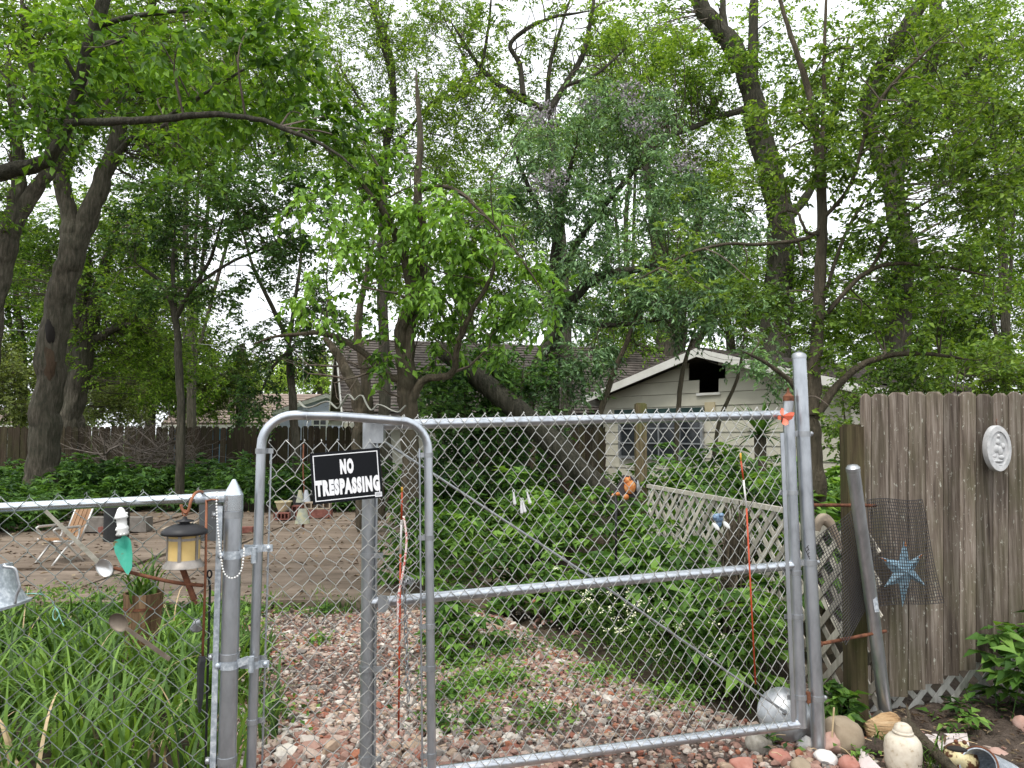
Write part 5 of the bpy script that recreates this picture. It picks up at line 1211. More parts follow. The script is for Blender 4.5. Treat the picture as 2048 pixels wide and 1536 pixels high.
# ---------------------------------------------------------------- things hanging on the low fence
def lathe_at(prof, c, sides=24): b = MB(); b.lathe(prof, sides, c); return b
M['amber'] = simple('amber glass panel', [(.3, (.5, .33, .1)), (.7, (.64, .47, .2))], 9, .35, bmp=.05, spec=.5)
M['bronze'] = simple('brushed bronze', [(.3, (.2, .18, .16)), (.7, (.34, .31, .28))], 25, .42, .55, bmp=.05, spec=.5)
DL = 2.46
lc = P(367, 1130, DL); sc_ = DL / F
la = thing('hanging_lantern', 'round lantern with amber panes and black lid hanging on the low fence', 'lantern', lc)
def lz(py): return P(367, py, DL)[2] - lc[2]
b = lathe_at([(.001, lz(1033)), (4 * sc_, lz(1034)), (5 * sc_, lz(1038)), (17 * sc_, lz(1041)), (17 * sc_, lz(1043)), (9 * sc_, lz(1044)), (10 * sc_, lz(1047)), (22 * sc_, lz(1049)), (34 * sc_, lz(1054)), (43 * sc_, lz(1062)), (43 * sc_, lz(1068)), (39 * sc_, lz(1068)), (30 * sc_, lz(1063)), (.001, lz(1062))], lc); b.build('lid', M['black'], la, True)
b = lathe_at([(.001, lz(1062)), (29.5 * sc_, lz(1062)), (29.5 * sc_, lz(1119)), (.001, lz(1119))], lc, 28); b.build('amber_glass', M['amber'], la, 'auto')
b = MB(); b.lathe([(30 * sc_, lz(1118)), (31 * sc_, lz(1118)), (32 * sc_, lz(1122)), (38 * sc_, lz(1130)), (39 * sc_, lz(1133)), (.001, lz(1134))], 28, lc); b.build('base_rim', M['bronze'], la, 'auto')
b = MB(); b.lathe([(29.6 * sc_, lz(1074)), (31 * sc_, lz(1074)), (31 * sc_, lz(1079)), (29.6 * sc_, lz(1079))], 28, lc, caps=False)
for a in (-2.55, -1.42, -.3, .9, 2.2): b.box(lc + V3(math.cos(a) * 30.4 * sc_, math.sin(a) * 30.4 * sc_, (lz(1062) + lz(1120)) / 2), (.0045, .01, lz(1062) - lz(1120)), rotz(a))
b.build('window_bars', M['bronze'], la)
b = MB(); t = np.linspace(0, 2 * math.pi, 16); b.tube([lc + V3(.009 * math.cos(a), 0, lz(1026) + .009 * math.sin(a)) for a in t], .0022, 6); b.build('hanging_ring', M['copper'], la, True)
pts = smooth_path(np.array([P(x, y, d) for x, y, d in ((362, 1009, 2.44), (364, 1018, 2.44), (371, 1026, 2.44), (377, 1020, 2.44), (381, 1005, 2.44), (387, 991, 2.45), (395, 984, 2.48), (404, 984, 2.53), (408, 990, 2.57), (409, 1000, 2.585))]), 4)
b = MB(); b.tube(pts, .0048, 10); b.build('copper_hook', M['copper'], smooth=True, top=('copper coloured hook over the top rail holding the lantern', 'hook'))
b = MB(); a_, c_ = P(363, 1132, 2.5), P(389, 1201, 2.5); b.bar(a_, c_, .0165, .01, (1, 0, 0)); b.prism([c_ + V3(-.008, -.005, .003), c_ + V3(.008, -.005, -.003), c_ + V3(.007, -.005, -.012)], (0, .01, 0)); b.build('rusty_spike', M['rust'], top=('flat rusty spike slanting down below the lantern', 'spike'))
b = MB(); pts = [P(x, y, 2.5) for x, y in ((228, 1136), (290, 1152), (350, 1165), (406, 1171))]; b.tube(smooth_path(np.array(pts), 4), .0062, 8); b.build('rusty_bar', M['rust'], smooth=True, top=('thin rusty bar lying almost level through the low fence', 'bar'))
b = MB(); b.tube([P(413, 1000, 2.52), P(411, 1150, 2.52), P(405, 1318, 2.52)], .0042, 10); b.tube([P(413, 1002, 2.52), P(424, 999, 2.5), P(436, 1000, 2.5)], .003, 8); b.build('copper_rod', M['copper'], smooth=True, top=('upright copper rod tied beside the tension bar of the low fence', 'rod'))
b = MB(); b.tube([P(404, 1312, 2.52), P(404, 1322, 2.52), P(402, 1330, 2.52), P(400, 1400, 2.52), P(399, 1425, 2.52)], [.011, .0125, .0135, .0105, .004], 4); b.build('stake_sleeve', M['blackplastic'], top=('black plastic ground spike sleeve below the copper rod', 'stake'))
t = np.linspace(-.5 * math.pi, 1.4 * math.pi, 16); c_ = P(419, 1148, 2.54)
b = MB(); b.tube([c_ + V3(.0075 * math.cos(a), 0, .012 * math.sin(a)) for a in t], .0032, 8); b.tube([P(417, 1155, 2.54), P(420, 1175, 2.54), P(414, 1400, 2.54), P(410, 1570, 2.54)], .0042, 8); b.build('black_stake', M['black'], smooth=True, top=('thin black garden stake with a looped top next to the fence post', 'stake'))
# beads
path = smooth_path(np.array([P(x, y, d) for x, y, d in ((434, 985, 2.5), (433, 1010, 2.49), (436, 1060, 2.49), (440, 1100, 2.49), (444, 1130, 2.49), (449, 1147, 2.49), (457, 1155, 2.5), (467, 1156, 2.5), (477, 1150, 2.5), (484, 1135, 2.51), (488, 1105, 2.515), (488, 1095, 2.53))]), 8)
dd = np.concatenate([[0], np.cumsum(np.linalg.norm(np.diff(path, axis=0), axis=1))]); b = MB()
for s in np.arange(0, dd[-1], .0098): b.ball([np.interp(s, dd, path[:, k]) for k in range(3)], (.0035,) * 3, 8, 6)
b.tube(path, .0005, 4); b.build('bead_chain', M['white'], smooth=True, top=('string of small white beads looped round the pointed fence post', 'bead chain'))
# trowel
M['mint'] = simple('worn mint paint', [(.40, (.05, .36, .26)), (.56, (.08, .42, .31)), (.62, (.2, .14, .06))], 16, .5, bmp=.15)
TD = 2.47
tr_ = thing('garden_trowel', 'garden trowel with worn mint green blade and white handle on the low fence', 'trowel', P(255, 1148, TD))
bl2 = [(246, 1070), (250, 1070), (262, 1078), (265, 1085), (268, 1110), (267, 1135), (258, 1149), (253, 1147), (242, 1128), (233, 1105), (229, 1085), (232, 1080), (243, 1076)]
b = MB(); q = np.array([P(x, y, TD) for x, y in bl2]); ctr = q.mean(0); dep = np.array([-.010 * min(1, abs(x - 249) / 18) for x, y in bl2]); q[:, 1] += dep; n = len(q)
V = np.concatenate([q, [ctr + V3(0, .008, 0)], q + V3(0, .0016, 0), [ctr + V3(0, .0096, 0)]]); i = np.arange(n); j = (i + 1) % n
b.add(V, [np.stack([i, j, np.full(n, n)], 1), np.stack([j + n + 1, i + n + 1, np.full(n, 2 * n + 1)], 1), np.stack([i, i + n + 1, j + n + 1, j], 1)]); b.build('blade', M['mint'], tr_)
ax = nrm(P(241, 1018, TD) - P(246, 1072, TD)); hl = np.linalg.norm(P(241, 1018, TD) - P(246, 1072, TD)); Rt = frame(ax)
k_ = lambda w: w * TD / F
MB().lathe([(k_(9), 0), (k_(12), k_(4)), (k_(10), k_(9)), (k_(12), k_(13)), (k_(11), k_(17)), (k_(9), k_(19)), (k_(9.5), k_(33)), (k_(13), k_(35)), (k_(12), k_(38)), (k_(9), k_(44)), (k_(6), k_(52)), (k_(2), k_(56))], 14, P(246, 1071, TD), Rt).build('handle', M['white'], tr_, True)
b = MB(); rng = np.random.default_rng(160)
for k in range(16):
    a = rng.uniform(0, 6.28); b.ball(P(246, 1071, TD) + Rt @ V3(k_(10.5) * math.cos(a), k_(10.5) * math.sin(a), k_(rng.choice([3, 13, 36, 42]))), (k_(2.6),) * 3, 6, 5)
b.build('handle_ornament', M['white'], tr_, True)
# spoons
def spoon(label, pa, pb, bowl_r, D, hm, bm, w0, w1, name='spoon'):
    a, c = P(*pa, D), P(*pb, D); th = thing(name, label, 'spoon', V3((a[0] + c[0]) / 2, D, min(a[2], c[2])))
    d = nrm(c - a); side = nrm(np.cross(d, V3(0, 1, 0))); b = MB()
    L_ = np.linalg.norm(c - a)
    for k in range(6):
        t0, t1 = k / 6, (k + 1.05) / 6; b.bar(a + (c - a) * t0, a + (c - a) * min(t1, 1), w0 + (w1 - w0) * k / 5, .004 - .0002 * k, side)
    b.build('handle', hm, th)
    Rb = np.stack([d, side, np.cross(d, side)], 1); cc = c + d * bowl_r * 1.1; prof = []
    m = MB()
    for fac, zof in ((1., 0), (.88, .004), (.6, .009), (.25, .011), (.02, .0115)):
        prof.append([cc + Rb @ V3(fac * bowl_r * 1.25 * math.cos(t), fac * bowl_r * math.sin(t), (zof if Rb[1, 2] > 0 else -zof)) for t in np.linspace(0, 2 * math.pi, 18, endpoint=False)])
    V = np.array(prof).reshape(-1, 3); V2 = V + V3(0, .0015, 0); i = np.arange(4)[:, None]; j = np.arange(18)[None]
    q = np.stack([i * 18 + j, i * 18 + (j + 1) % 18, (i + 1) * 18 + (j + 1) % 18, (i + 1) * 18 + j], -1).reshape(-1, 4)
    rim = np.stack([np.arange(18), (np.arange(18) + 1) % 18, (np.arange(18) + 1) % 18 + 90, np.arange(18) + 90], 1)
    m.add(np.concatenate([V, V2]), [q, q[:, ::-1] + 90, rim]); m.build('bowl', bm, th, True)
M['greywood'] = simple('grey worn wood', [(.3, (.2, .19, .15)), (.7, (.36, .34, .29))], 30, .8)
M['steel'] = simple('polished spoon steel', [(.3, (.5, .5, .5)), (.7, (.75, .75, .74))], 8, .28, .75, bmp=.03, spec=.5)
M['brownmetal'] = simple('browned metal', [(.3, (.09, .07, .055)), (.6, (.2, .165, .13)), (.75, (.55, .52, .47))], 12, .5, .3, bmp=.1)
spoon('long grey handled spoon with shiny bowl hooked in the low fence', (91, 1022), (196, 1124), .026, 2.48, M['greywood'], M['steel'], .011, .0155)
spoon('tarnished brown spoon with its bowl up left, low on the fence', (340, 1319), (252, 1256), .028, 2.48, M['brownmetal'], M['brownmetal'], .014, .012)
# watering can at the left edge
wc = thing('watering_can', 'galvanized watering can hung at the left edge of the low fence', 'watering can', P(0, 1226, 2.44))
b = MB(); R_ = roty(-.2); o_ = P(-50, 1228, 2.4) ; b.lathe([(.001, .0), (.155, .0), (.157, .008), (.145, .012), (.125, .06), (.118, .135), (.114, .135), (.12, .06), (.13, .01), (.001, .008)], 28, o_, R_); b.build('body', M['galv_spangle'], wc, 'auto')
b = MB(); pts = smooth_path(np.array([P(x, y, 2.36) for x, y in ((6, 1132), (12, 1134), (30, 1138), (36, 1160), (39, 1175), (33, 1190), (30, 1207))]), 4); b.tube(pts, .005, 8, flat=(1, .7)); b.build('handle', M['galv_dull'], wc, True)
b = MB(); t = np.linspace(0, 2 * math.pi, 12); c_ = P(8, 1132, 2.38); b.tube([c_ + V3(.006 * math.cos(a), 0, .006 * math.sin(a)) for a in t], .002, 6); b.build('hook_ring', M['galv'], wc, True)
M['cord'] = simple('pale green cord', flat2((.3, .58, .5), .1), 20, .7, bmp=0)
b = MB(); pts = smooth_path(np.array([P(x, y, 2.5) for x, y in ((40, 1190), (60, 1187), (85, 1189), (102, 1200), (112, 1218), (118, 1228), (112, 1240), (106, 1236), (107, 1222), (114, 1218), (122, 1240), (128, 1252))]), 4); b.tube(pts, .0016, 6); b.build('green_cord', M['cord'], smooth=True, top=('loop of thin pale green cord hanging from the low fence', 'cord'))
b = MB(); c_ = P(393, 1250, 2.7); b.lathe([(.001, .022), (.008, .022), (.013, .014), (.016, 0), (.019, -.012), (.021, -.016), (.018, -.016), (.001, -.004)], 14, c_, rotx(.4) @ roty(.3)); b.tube([c_ + V3(0, 0, .02), P(384, 1238, 2.7), P(380, 1234, 2.69)], .0012, 5); b.build('small_bell', M['galv_dull'], smooth=True, top=('small dull metal bell low beside the copper rod', 'bell'))

# ---------------------------------------------------------------- lawn chair on the patio
M['alu'] = simple('aluminium tube', [(.3, (.45, .44, .42)), (.7, (.62, .61, .58))], 10, .4, .5, bmp=.03, spec=.5)
M['slatwood'] = simple('brown chair slat', [(.3, (.2, .105, .05)), (.7, (.34, .2, .105))], 8, .6, bmp=.1, rand=True)
CG = G(122, 1126, .08)
ch = thing('lawn_chair', 'folding aluminium lawn chair with brown wooden slats standing on the patio', 'chair', CG)
ca = math.radians(32)
def cp(x, y, z): return CG + rotz(-ca) @ (V3(x, y, z) * .62)     # x right, y back, z up
for sx in (-1, 1):
    x = .275 * sx
    b = MB(); b.tube(smooth_path(np.array([cp(x, .24, .0), cp(x, -.02, .3), cp(x, -.26, .56), cp(x, -.2, .6), cp(x, .12, .6)]), 3), .0115, 8); b.build('leg', M['alu'], ch, True)
    b = MB(); b.tube(smooth_path(np.array([cp(x * .96, -.28, .0), cp(x * .96, -.06, .28), cp(x * .96, .12, .42), cp(x * .96, .14, .58)]), 3), .0115, 8); b.build('leg', M['alu'], ch, True)
    b = MB(); b.tube([cp(x * .93, .16, .36), cp(x * .93, .26, .62), cp(x * .93, .38, .95)], .011, 8); b.build('back_tube', M['alu'], ch, True)
    b = MB(); b.box(cp(x, -.05, .613), (.03, .24, .012), rotz(-ca)); b.build('armrest', M['alu'], ch)
    b = MB(); b.tube([cp(x * .93, .18, .36), cp(x * .93, -.26, .4)], .0105, 8); b.build('seat_tube', M['alu'], ch, True)
for y, z in ((.24, .0), (-.28, .0)):
    b = MB(); b.tube([cp(-.275, y, z), cp(.275, y, z)], .0115, 8); b.build('floor_bar', M['alu'], ch, True)
b = MB(); b.tube([cp(-.255, .38, .95), cp(.255, .38, .95)], .011, 8); b.build('back_tube', M['alu'], ch, True)
for k in range(4):
    x = -.19 + .127 * k
    b = MB(); b.bar(cp(x, .195, .42), cp(x, .375, .94), .064, .01, cp(1, 0, 0) - cp(0, 0, 0)); b.build('back_slat', M['slatwood'], ch)
    b = MB(); b.bar(cp(x, .16, .375), cp(x, -.25, .412), .064, .01, cp(1, 0, 0) - cp(0, 0, 0)); b.build('seat_slat', M['slatwood'], ch)
# black corrugated pipe
c_ = G(232, 1082, .08); b = MB(); hh = P(232, 1012, c_[1])[2] - c_[2]; prof = []; nn_ = 22
for k in range(nn_ * 2 + 1): prof.append((.15 if k % 2 else .138, hh * k / (nn_ * 2)))
b.lathe([(.001, 0)] + prof + [(.12, hh), (.12, hh - .1), (.001, hh - .1)], 22, c_); b.build('corrugated_pipe', M['blackplastic'], smooth=True, top=('upright black corrugated pipe piece on the patio behind the trowel', 'pipe'))
# grey bin
M['bin'] = simple('dark grey plastic bin', flat2((.075, .08, .085), .12), 6, .55, bmp=.05)
c_ = G(418, 1084, .08); D_ = c_[1]; w0 = pxm(46, D_); hb = P(418, 990, D_)[2] - .08
bn = thing('trash_bin', 'dark grey plastic bin standing on the patio behind the fence post', 'bin', c_)
b = MB(); V = np.array([c_ + V3(x * w0 * f, y * w0 * f + w0 / 2, z) for z, f in ((0, .43), (hb, .5)) for x, y in ((-1, -1), (1, -1), (1, 1), (-1, 1))]); b.add(V, [[[0, 3, 2, 1], [4, 5, 6, 7], [0, 1, 5, 4], [1, 2, 6, 5], [2, 3, 7, 6], [3, 0, 4, 7]]]); b.build('bin_body', M['bin'], bn)
MB().box(c_ + V3(0, w0 / 2, hb + .02), (w0 * 1.1, w0 * 1.1, .05)).build('lid', M['bin'], bn)
MB().box(c_ + V3(0, w0 / 2, hb - .06), (w0 * 1.06, w0 * 1.06, .03)).build('rim', M['bin'], bn)
# blocks and boards on the patio edge
M['concrete'] = simple('concrete block', [(.3, (.12, .11, .095)), (.7, (.22, .2, .18))], 12, .95, bmp=.5)
M['brick'] = simple('red brick', [(.3, (.13, .05, .04)), (.6, (.24, .1, .08)), (.8, (.32, .18, .15))], 14, .95, bmp=.4, rand=True)
M['tanboard'] = simple('tan board', [(.3, (.3, .24, .18)), (.7, (.42, .35, .27))], 10, .85)
def brick(label, px, py, mat, size, rz=0., ry=0., holes=0, z=.08, name='brick', cat='brick', zoff=0.):
    g = G(px, py, z); b = MB(); R_ = rotz(rz) @ roty(ry); sx, sy, sz = size; c = g + V3(0, sy / 2, sz / 2 + zoff)
    if holes:
        n = holes; wall = .018; cell = (sx - wall * (n + 1)) / n
        b.box(c + R_ @ V3(0, 0, sz / 2 - wall / 2), (sx, sy, wall), R_); b.box(c - R_ @ V3(0, 0, sz / 2 - wall / 2), (sx, sy, wall), R_)
        for k in range(n + 1): b.box(c + R_ @ V3(-sx / 2 + wall / 2 + k * (cell + wall), 0, 0), (wall, sy - .002, sz - 2 * wall), R_)
        b.box(c + R_ @ V3(0, sy / 2 - .01, 0), (sx - .004, .016, sz - .004), R_)
    else: b.box(c, size, R_)
    return b.build(name, mat, top=(label, cat, 'bricks and blocks along the patio edge'))
brick('grey concrete block right of the black corrugated pipe', 262, 1064, M['concrete'], (.4, .19, .19), name='concrete_block', cat='block')
brick('grey concrete block behind the lawn chair', 178, 1064, M['concrete'], (.42, .19, .19), name='concrete_block', cat='block')
brick('tan board lying tilted left of the grey bin', 350, 1068, M['tanboard'], (.42, .3, .05), .2, -.16, name='loose_board', cat='board', zoff=.05)
brick('lone red brick right of the grey bin', 486, 1066, M['brick'], (.22, .1, .075), .2)
brick('red brick lying left of the corrugated pipe', 212, 1066, M['brick'], (.22, .1, .075), 0)
brick('holed red brick under the cream pot', 562, 1040, M['brick'], (.24, .1, .11), 0, 0, 4)
brick('pale holed brick leaning beside the cream pot', 577, 1038, M['concrete'], (.2, .09, .1), 0, 1.25, 3)
brick('holed red brick behind the hanging cow bell', 593, 1037, M['brick'], (.16, .1, .2), 0, 0, 2)
brick('long red brick under the cream holed block', 635, 1036, M['brick'], (.42, .12, .13), 0, 0, 0)
brick('cream block with four square holes below the sign', 634, 1036, M['tanboard'], (.4, .12, .11), 0, 0, 4, zoff=.135)
M['cream'] = simple('cream glazed pot', flat2((.5, .43, .27), .12), 8, .5, bmp=.05)
c_ = G(564, 1038, .08); c_[2] += .115; c_[1] += .06
pot = thing('flower_pot', 'small cream flower pot on a brick seen through the walk gate', 'pot', c_)
MB().lathe([(.001, 0), (.075, 0), (.1, .06), (.122, .135), (.135, .138), (.135, .155), (.122, .155), (.1, .1), (.001, .1)], 20, c_).build('pot_body', M['cream'], pot, 'auto')
MB().lathe([(.001, .12), (.113, .12), (.1, .1), (.001, .1)], 16, c_).build('soil', M['dirt'], pot)
c_ = G(600, 1034, .08); MB().lathe([(.001, 0), (.12, 0), (.16, .3), (.17, .3), (.17, .33), (.15, .33), (.14, .25), (.001, .25)], 20, c_ + V3(-.02, .2, 0)).build('black_pot', M['blackplastic'], smooth='auto', top=('black plastic nursery pot behind the hanging bells', 'pot'))
# hanging bells behind the walk gate
M['bell'] = simple('patchy painted bell', [(.3, (.17, .19, .16)), (.5, (.27, .28, .22)), (.7, (.35, .32, .18))], 30, .6, .1)
bh = thing('hanging_bells', 'string of rusty cone bells hanging left of the sign', 'bells', P(607, 1052, 4.0))
MB().tube([P(607, 888, 4), P(606, 940, 4), P(608, 975, 4), P(606, 1052, 4)], .004, 6).build('rusty_chain', M['rust'], bh, True)
for (x, y0, y1, r0, r1, mt) in ((610, 980, 1003, 4, 10, 'galv_dull'), (601, 980, 1004, 3, 8, 'bell'), (606, 1017, 1046, 8, 15, 'bell')):
    zt, zb = P(x, y0, 4)[2], P(x, y1, 4)[2]; k4 = 4 / F; c0_ = P(x, y1, 4) + V3(0, (.01 if x == 610 else -.012), 0)
    MB().lathe([(.001, zt - zb), (r0 * k4, zt - zb), (r1 * k4, 0), (r1 * k4 * .9, 0), (.002, (zt - zb) * .9)], 14, c0_).build('bell_cone', M[mt], bh, 'auto')
MB().box(P(606, 1050, 4), (.012, .01, .03)).build('clapper', M['rust'], bh)
b = MB(); b.tube([P(606, 700, 4.0), P(607, 888, 4.0)], .0006, 4); b.build('hang_line', M['wire_dark'], bh)
# wooden bucket planter in the left bed
M['bucketwood'] = wood_mat('bucket staves', (.07, .04, .022), (.16, .095, .055), (.26, .17, .1), (.1, .09, .04), .2, .1)
c_ = P(285, 1268, 4.6); c_[2] = 0.02; hb = P(285, 1184, 4.6)[2] - .02
bu = thing('bucket_planter', 'brown wooden bucket planter with drooping leaves in the left bed', 'planter', c_)
for k in range(16):
    a = 2 * math.pi * k / 16; w0, w1 = .034, .042
    d = V3(math.cos(a), math.sin(a), 0); s_ = V3(-math.sin(a), math.cos(a), 0); p0, p1 = c_ + d * .085, c_ + d * .112 + UP * hb
    b = MB(); b.prism([p0 - s_ * w0 / 2, p0 + s_ * w0 / 2, p1 + s_ * w1 / 2, p1 - s_ * w1 / 2], -d * .012); b.build('stave', M['bucketwood'], bu)
b = MB()
for z in (.3, .8):
    r_ = .0865 + .027 * z; b.lathe([(r_, hb * z - .008), (r_ + .003, hb * z - .008), (r_ + .003, hb * z + .008), (r_, hb * z + .008)], 24, c_, caps=False)
b.build('hoop', M['rust'], bu); MB().lathe([(.001, hb * .9), (.1, hb * .9), (.09, hb * .8)], 16, c_).build('soil', M['dirt'], bu)
rng = np.random.default_rng(170); b = MB(); base = np.repeat((c_ + UP * hb * .9)[None], 46, 0) + rng.normal(size=(46, 3)) * V3(.05, .05, 0); blades(rng, base, .34, .014, 6, (.6, 1.4), b); b.build('drooping_leaves', M['blade'], bu)

# ---------------------------------------------------------------- rods, chain and cord at the gates
M['orange'] = simple('orange red fibreglass', flat2((.42, .065, .025), .12), 20, .45, bmp=0)
M['yellowtip'] = simple('orange yellow tip', flat2((.6, .33, .04), .1), 20, .5, bmp=0)
M['reflect'] = simple('white reflective tape', flat2((.72, .7, .68), .06), 30, .4, bmp=0)
def marker(label, pts, D):
    q = [P(x, y, D) for x, y in pts]; th = thing('driveway_marker', label, 'marker rod', q[-1])
    r_ = .0038
    MB().tube([q[0], q[1]], r_ * 1.05, 8).build('tip', M['yellowtip'], th, True); MB().tube([q[1], q[2]], r_, 8).build('rod', M['orange'], th, True); MB().tube([q[2], q[3]], r_ * 1.06, 8).build('reflective_band', M['reflect'], th, True); MB().tube([q[3], q[4]], r_, 8).build('rod', M['orange'], th, True)
marker('thin orange driveway marker rod with white band woven into the walk gate', [(804, 974), (804, 984), (803, 1040), (801, 1108), (797, 1470)], 2.80)
marker('thin orange red marker rod near the hinge end of the drive gate', [(1481, 906), (1482, 922), (1487, 960), (1493, 1016), (1511, 1368)], 3.24)
M['stripe'] = simple('red white cord', [(.45, (.5, .12, .1)), (.5, (.7, .62, .58))], 120, .7, bmp=0)
b = MB(); pts = smooth_path(np.array([P(x, y, 2.78) for x, y in ((807, 1032), (810, 1050), (813, 1075), (811, 1110), (805, 1150), (797, 1190), (796, 1220), (795, 1250))]), 4); b.tube(pts, .0042, 8); b.build('striped_cord', M['stripe'], smooth=True, top=('red and white striped cord hanging next to the orange rod', 'cord'))
chn = thing('steel_chain', 'heavy steel chain hanging on the middle rail behind the walk gate', 'chain', P(818, 1392, 2.84))
b = MB(); t = np.linspace(0, 2 * math.pi, 14, endpoint=False); Rl, Ls = .0062, .0085
b.tube([V3(Rl * math.cos(a), 0, Rl * math.sin(a) + (Ls if math.sin(a) >= 0 else -Ls)) for a in t], .0026, 6, closed=True); lm_ = mesh_of(b, 'link', M['galv_dull'], True)
zt, zb = P(810, 1155, 2.84), P(818, 1392, 2.84); nlk = int(np.linalg.norm(zt - zb) / .0225); rng = np.random.default_rng(180)
for k in range(nlk): piece('link', lm_, zt + (zb - zt) * k / (nlk - 1) + V3(0, -.022, 0), chn, rotz((math.pi / 2 if k % 2 else 0) + .5 + rng.normal() * .2))
for k in range(6): piece('link', lm_, zt + V3(.006 + .0035 * k, -.022 + .006 * k, -.002 - .006 * abs(k - 2)), chn, rotz(k * 1.5) @ roty(1.0))
# three pale glass drops
M['crystal'] = simple('pale plastic drops', flat2((.58, .58, .58), .15), 30, .25, bmp=0, spec=.5)
for lab, pl in (('pale drop ornament hanging left of the other two', [((1027, 984), (1030, 1012), 3.2)]), ('pair of pale drop ornaments hanging lowest in the middle', [((1042, 1002), (1044, 1030), 3.2), ((1045, 1001), (1051, 1027), 3.2)]), ('pale drop ornament with a ring hanging right of the other two', [((1054, 984), (1061, 1010), 3.2)])):
    b = MB()
    for (a0, a1, rr2) in pl:
        p0, p1 = P(*a0, 2.98), P(*a1, 2.98); d = p0 - p1; ln = np.linalg.norm(d); k3 = 2.98 / F
        b.lathe([(.0005, 0), (rr2 * k3 * 1.1, ln * .15), (rr2 * k3, ln * .3), (rr2 * k3 * .45, ln * .95), (.0005, ln)], 8, p1, frame(d)); tt = np.linspace(0, 2 * math.pi, 10); b.tube([p0 + V3(.0045 * math.cos(q_), 0, .004 + .0055 * math.sin(q_)) for q_ in tt], .0013, 5)
    b.build('drop_ornament', M['crystal'], top=(lab, 'ornament'))
# rusty ornament on a stake
M['rustorange'] = simple('orange rust ornament', [(.3, (.36, .1, .025)), (.55, (.52, .2, .06)), (.75, (.6, .42, .2))], 40, .7, bmp=.2)
M['darkplate'] = simple('dark metal plate', flat2((.05, .042, .045), .3), 20, .6)
OD = 4.7
og = thing('rusty_ornament', 'orange rusted pear shaped ornament on a dark plate behind the drive gate', 'ornament', P(1255, 1060, OD))
b = MB(); b.prism([P(x, y, OD) for x, y in ((1226, 988), (1240, 962), (1246, 950), (1266, 953), (1276, 962), (1280, 990), (1272, 996), (1240, 992))], (0, .012, 0)); b.build('plate', M['darkplate'], og)
b = MB(); k4 = OD / F; c_ = P(1260, 974, OD - .02); b.ball(c_, (12 * k4, .02, 14 * k4), 14, 9); b.ball(P(1254, 962, OD - .02), (7 * k4, .015, 8 * k4), 10, 7)
for x in (1250, 1259): b.lathe([(4 * k4, 0), (.0005, 8 * k4)], 6, P(x, 960, OD - .02))
b.build('body', M['rustorange'], og, True)
b = MB(); b.ball(P(1252, 994, OD - .03), (6 * k4, .016, 6 * k4), 10, 7); b.ball(P(1236, 988, OD - .02), (5 * k4, .014, 4 * k4), 8, 6); b.ball(P(1226, 990, OD - .02), (3 * k4, .01, 3 * k4), 8, 6); b.build('foot', M['rustorange'], og, True)
MB().lathe([(.0005, 0), (4 * k4, 12 * k4), (4 * k4, 20 * k4), (1.5 * k4, 28 * k4), (.0005, 32 * k4)], 10, P(1276, 992, OD - .02)).build('silver_drop', M['galv_dull'], og, True)
MB().tube([P(1232, 990, OD), P(1232, 1120, OD)], .008, 8).build('stake', M['black'], og, True)
# butterfly
M['coral'] = simple('coral red wing', [(.3, (.62, .09, .045)), (.7, (.74, .2, .12))], 18, .5, bmp=0)
bt = thing('butterfly_ornament', 'coral red butterfly ornament on the upper right corner of the drive gate', 'ornament', P(1565, 850, 3.27))
def wing(name, pts, dep, mat=M['coral']):
    q = np.array([P(x, y, 3.27 + d) for (x, y), d in zip(pts, dep)]); MB().prism(q, (0, .0015, 0)).build(name, mat, bt)
wing('upper_wing', [(1565, 832), (1573, 827), (1582, 824), (1589, 825), (1588, 831), (1584, 838), (1578, 841), (1571, 839)], [0, -.01, -.02, -.03, -.03, -.02, -.01, 0])
wing('lower_wing', [(1566, 836), (1572, 838), (1577, 842), (1577, 848), (1571, 851), (1565, 848), (1562, 843)], [0, -.005, -.015, -.02, -.02, -.01, 0])
wing('upper_wing', [(1563, 832), (1560, 824), (1563, 816), (1567, 817), (1568, 825), (1566, 832)], [0, .02, .03, .03, .01, 0])
wing('lower_wing', [(1562, 840), (1556, 839), (1555, 834), (1558, 830), (1563, 834)], [0, .02, .03, .02, 0])
MB().tube([P(1563, 845, 3.265), P(1564, 836, 3.265), P(1564, 830, 3.265)], [.002, .004, .0025], 8).build('body', M['rust'], bt, True)
# blue fly ornament
M['denim'] = simple('blue glazed ornament', [(.3, (.05, .1, .19)), (.55, (.16, .25, .37)), (.75, (.45, .5, .56))], 70, .4, bmp=.2)
M['palewing'] = simple('pale wing', flat2((.75, .76, .74), .05), 10, .5, bmp=0)
fy = thing('fly_ornament', 'blue bug ornament with white wings hanging on the drive gate', 'ornament', P(1440, 1058, 3.18)); k3 = 3.18 / F
b = MB(); b.ball(P(1436, 1036, 3.18), (11 * k3, .016, 9 * k3), 14, 9, roty(.3)); b.ball(P(1443, 1030, 3.16), (5 * k3, .012, 4.5 * k3), 10, 7); b.ball(P(1429, 1034, 3.165), (4 * k3, .01, 5 * k3), 10, 7); b.build('head', M['denim'], fy, True)
MB().ball(P(1438, 1047, 3.185), (6 * k3, .01, 9 * k3), 12, 8, roty(.2)).build('body', M['denim'], fy, True)
for c_, a_ in (((1453, 1050), -.75), ((1432, 1053), -.7)): MB().ball(P(*c_, 3.17), (4.2 * k3, .003, 9.5 * k3), 12, 8, roty(a_)).build('wing', M['palewing'], fy, True)
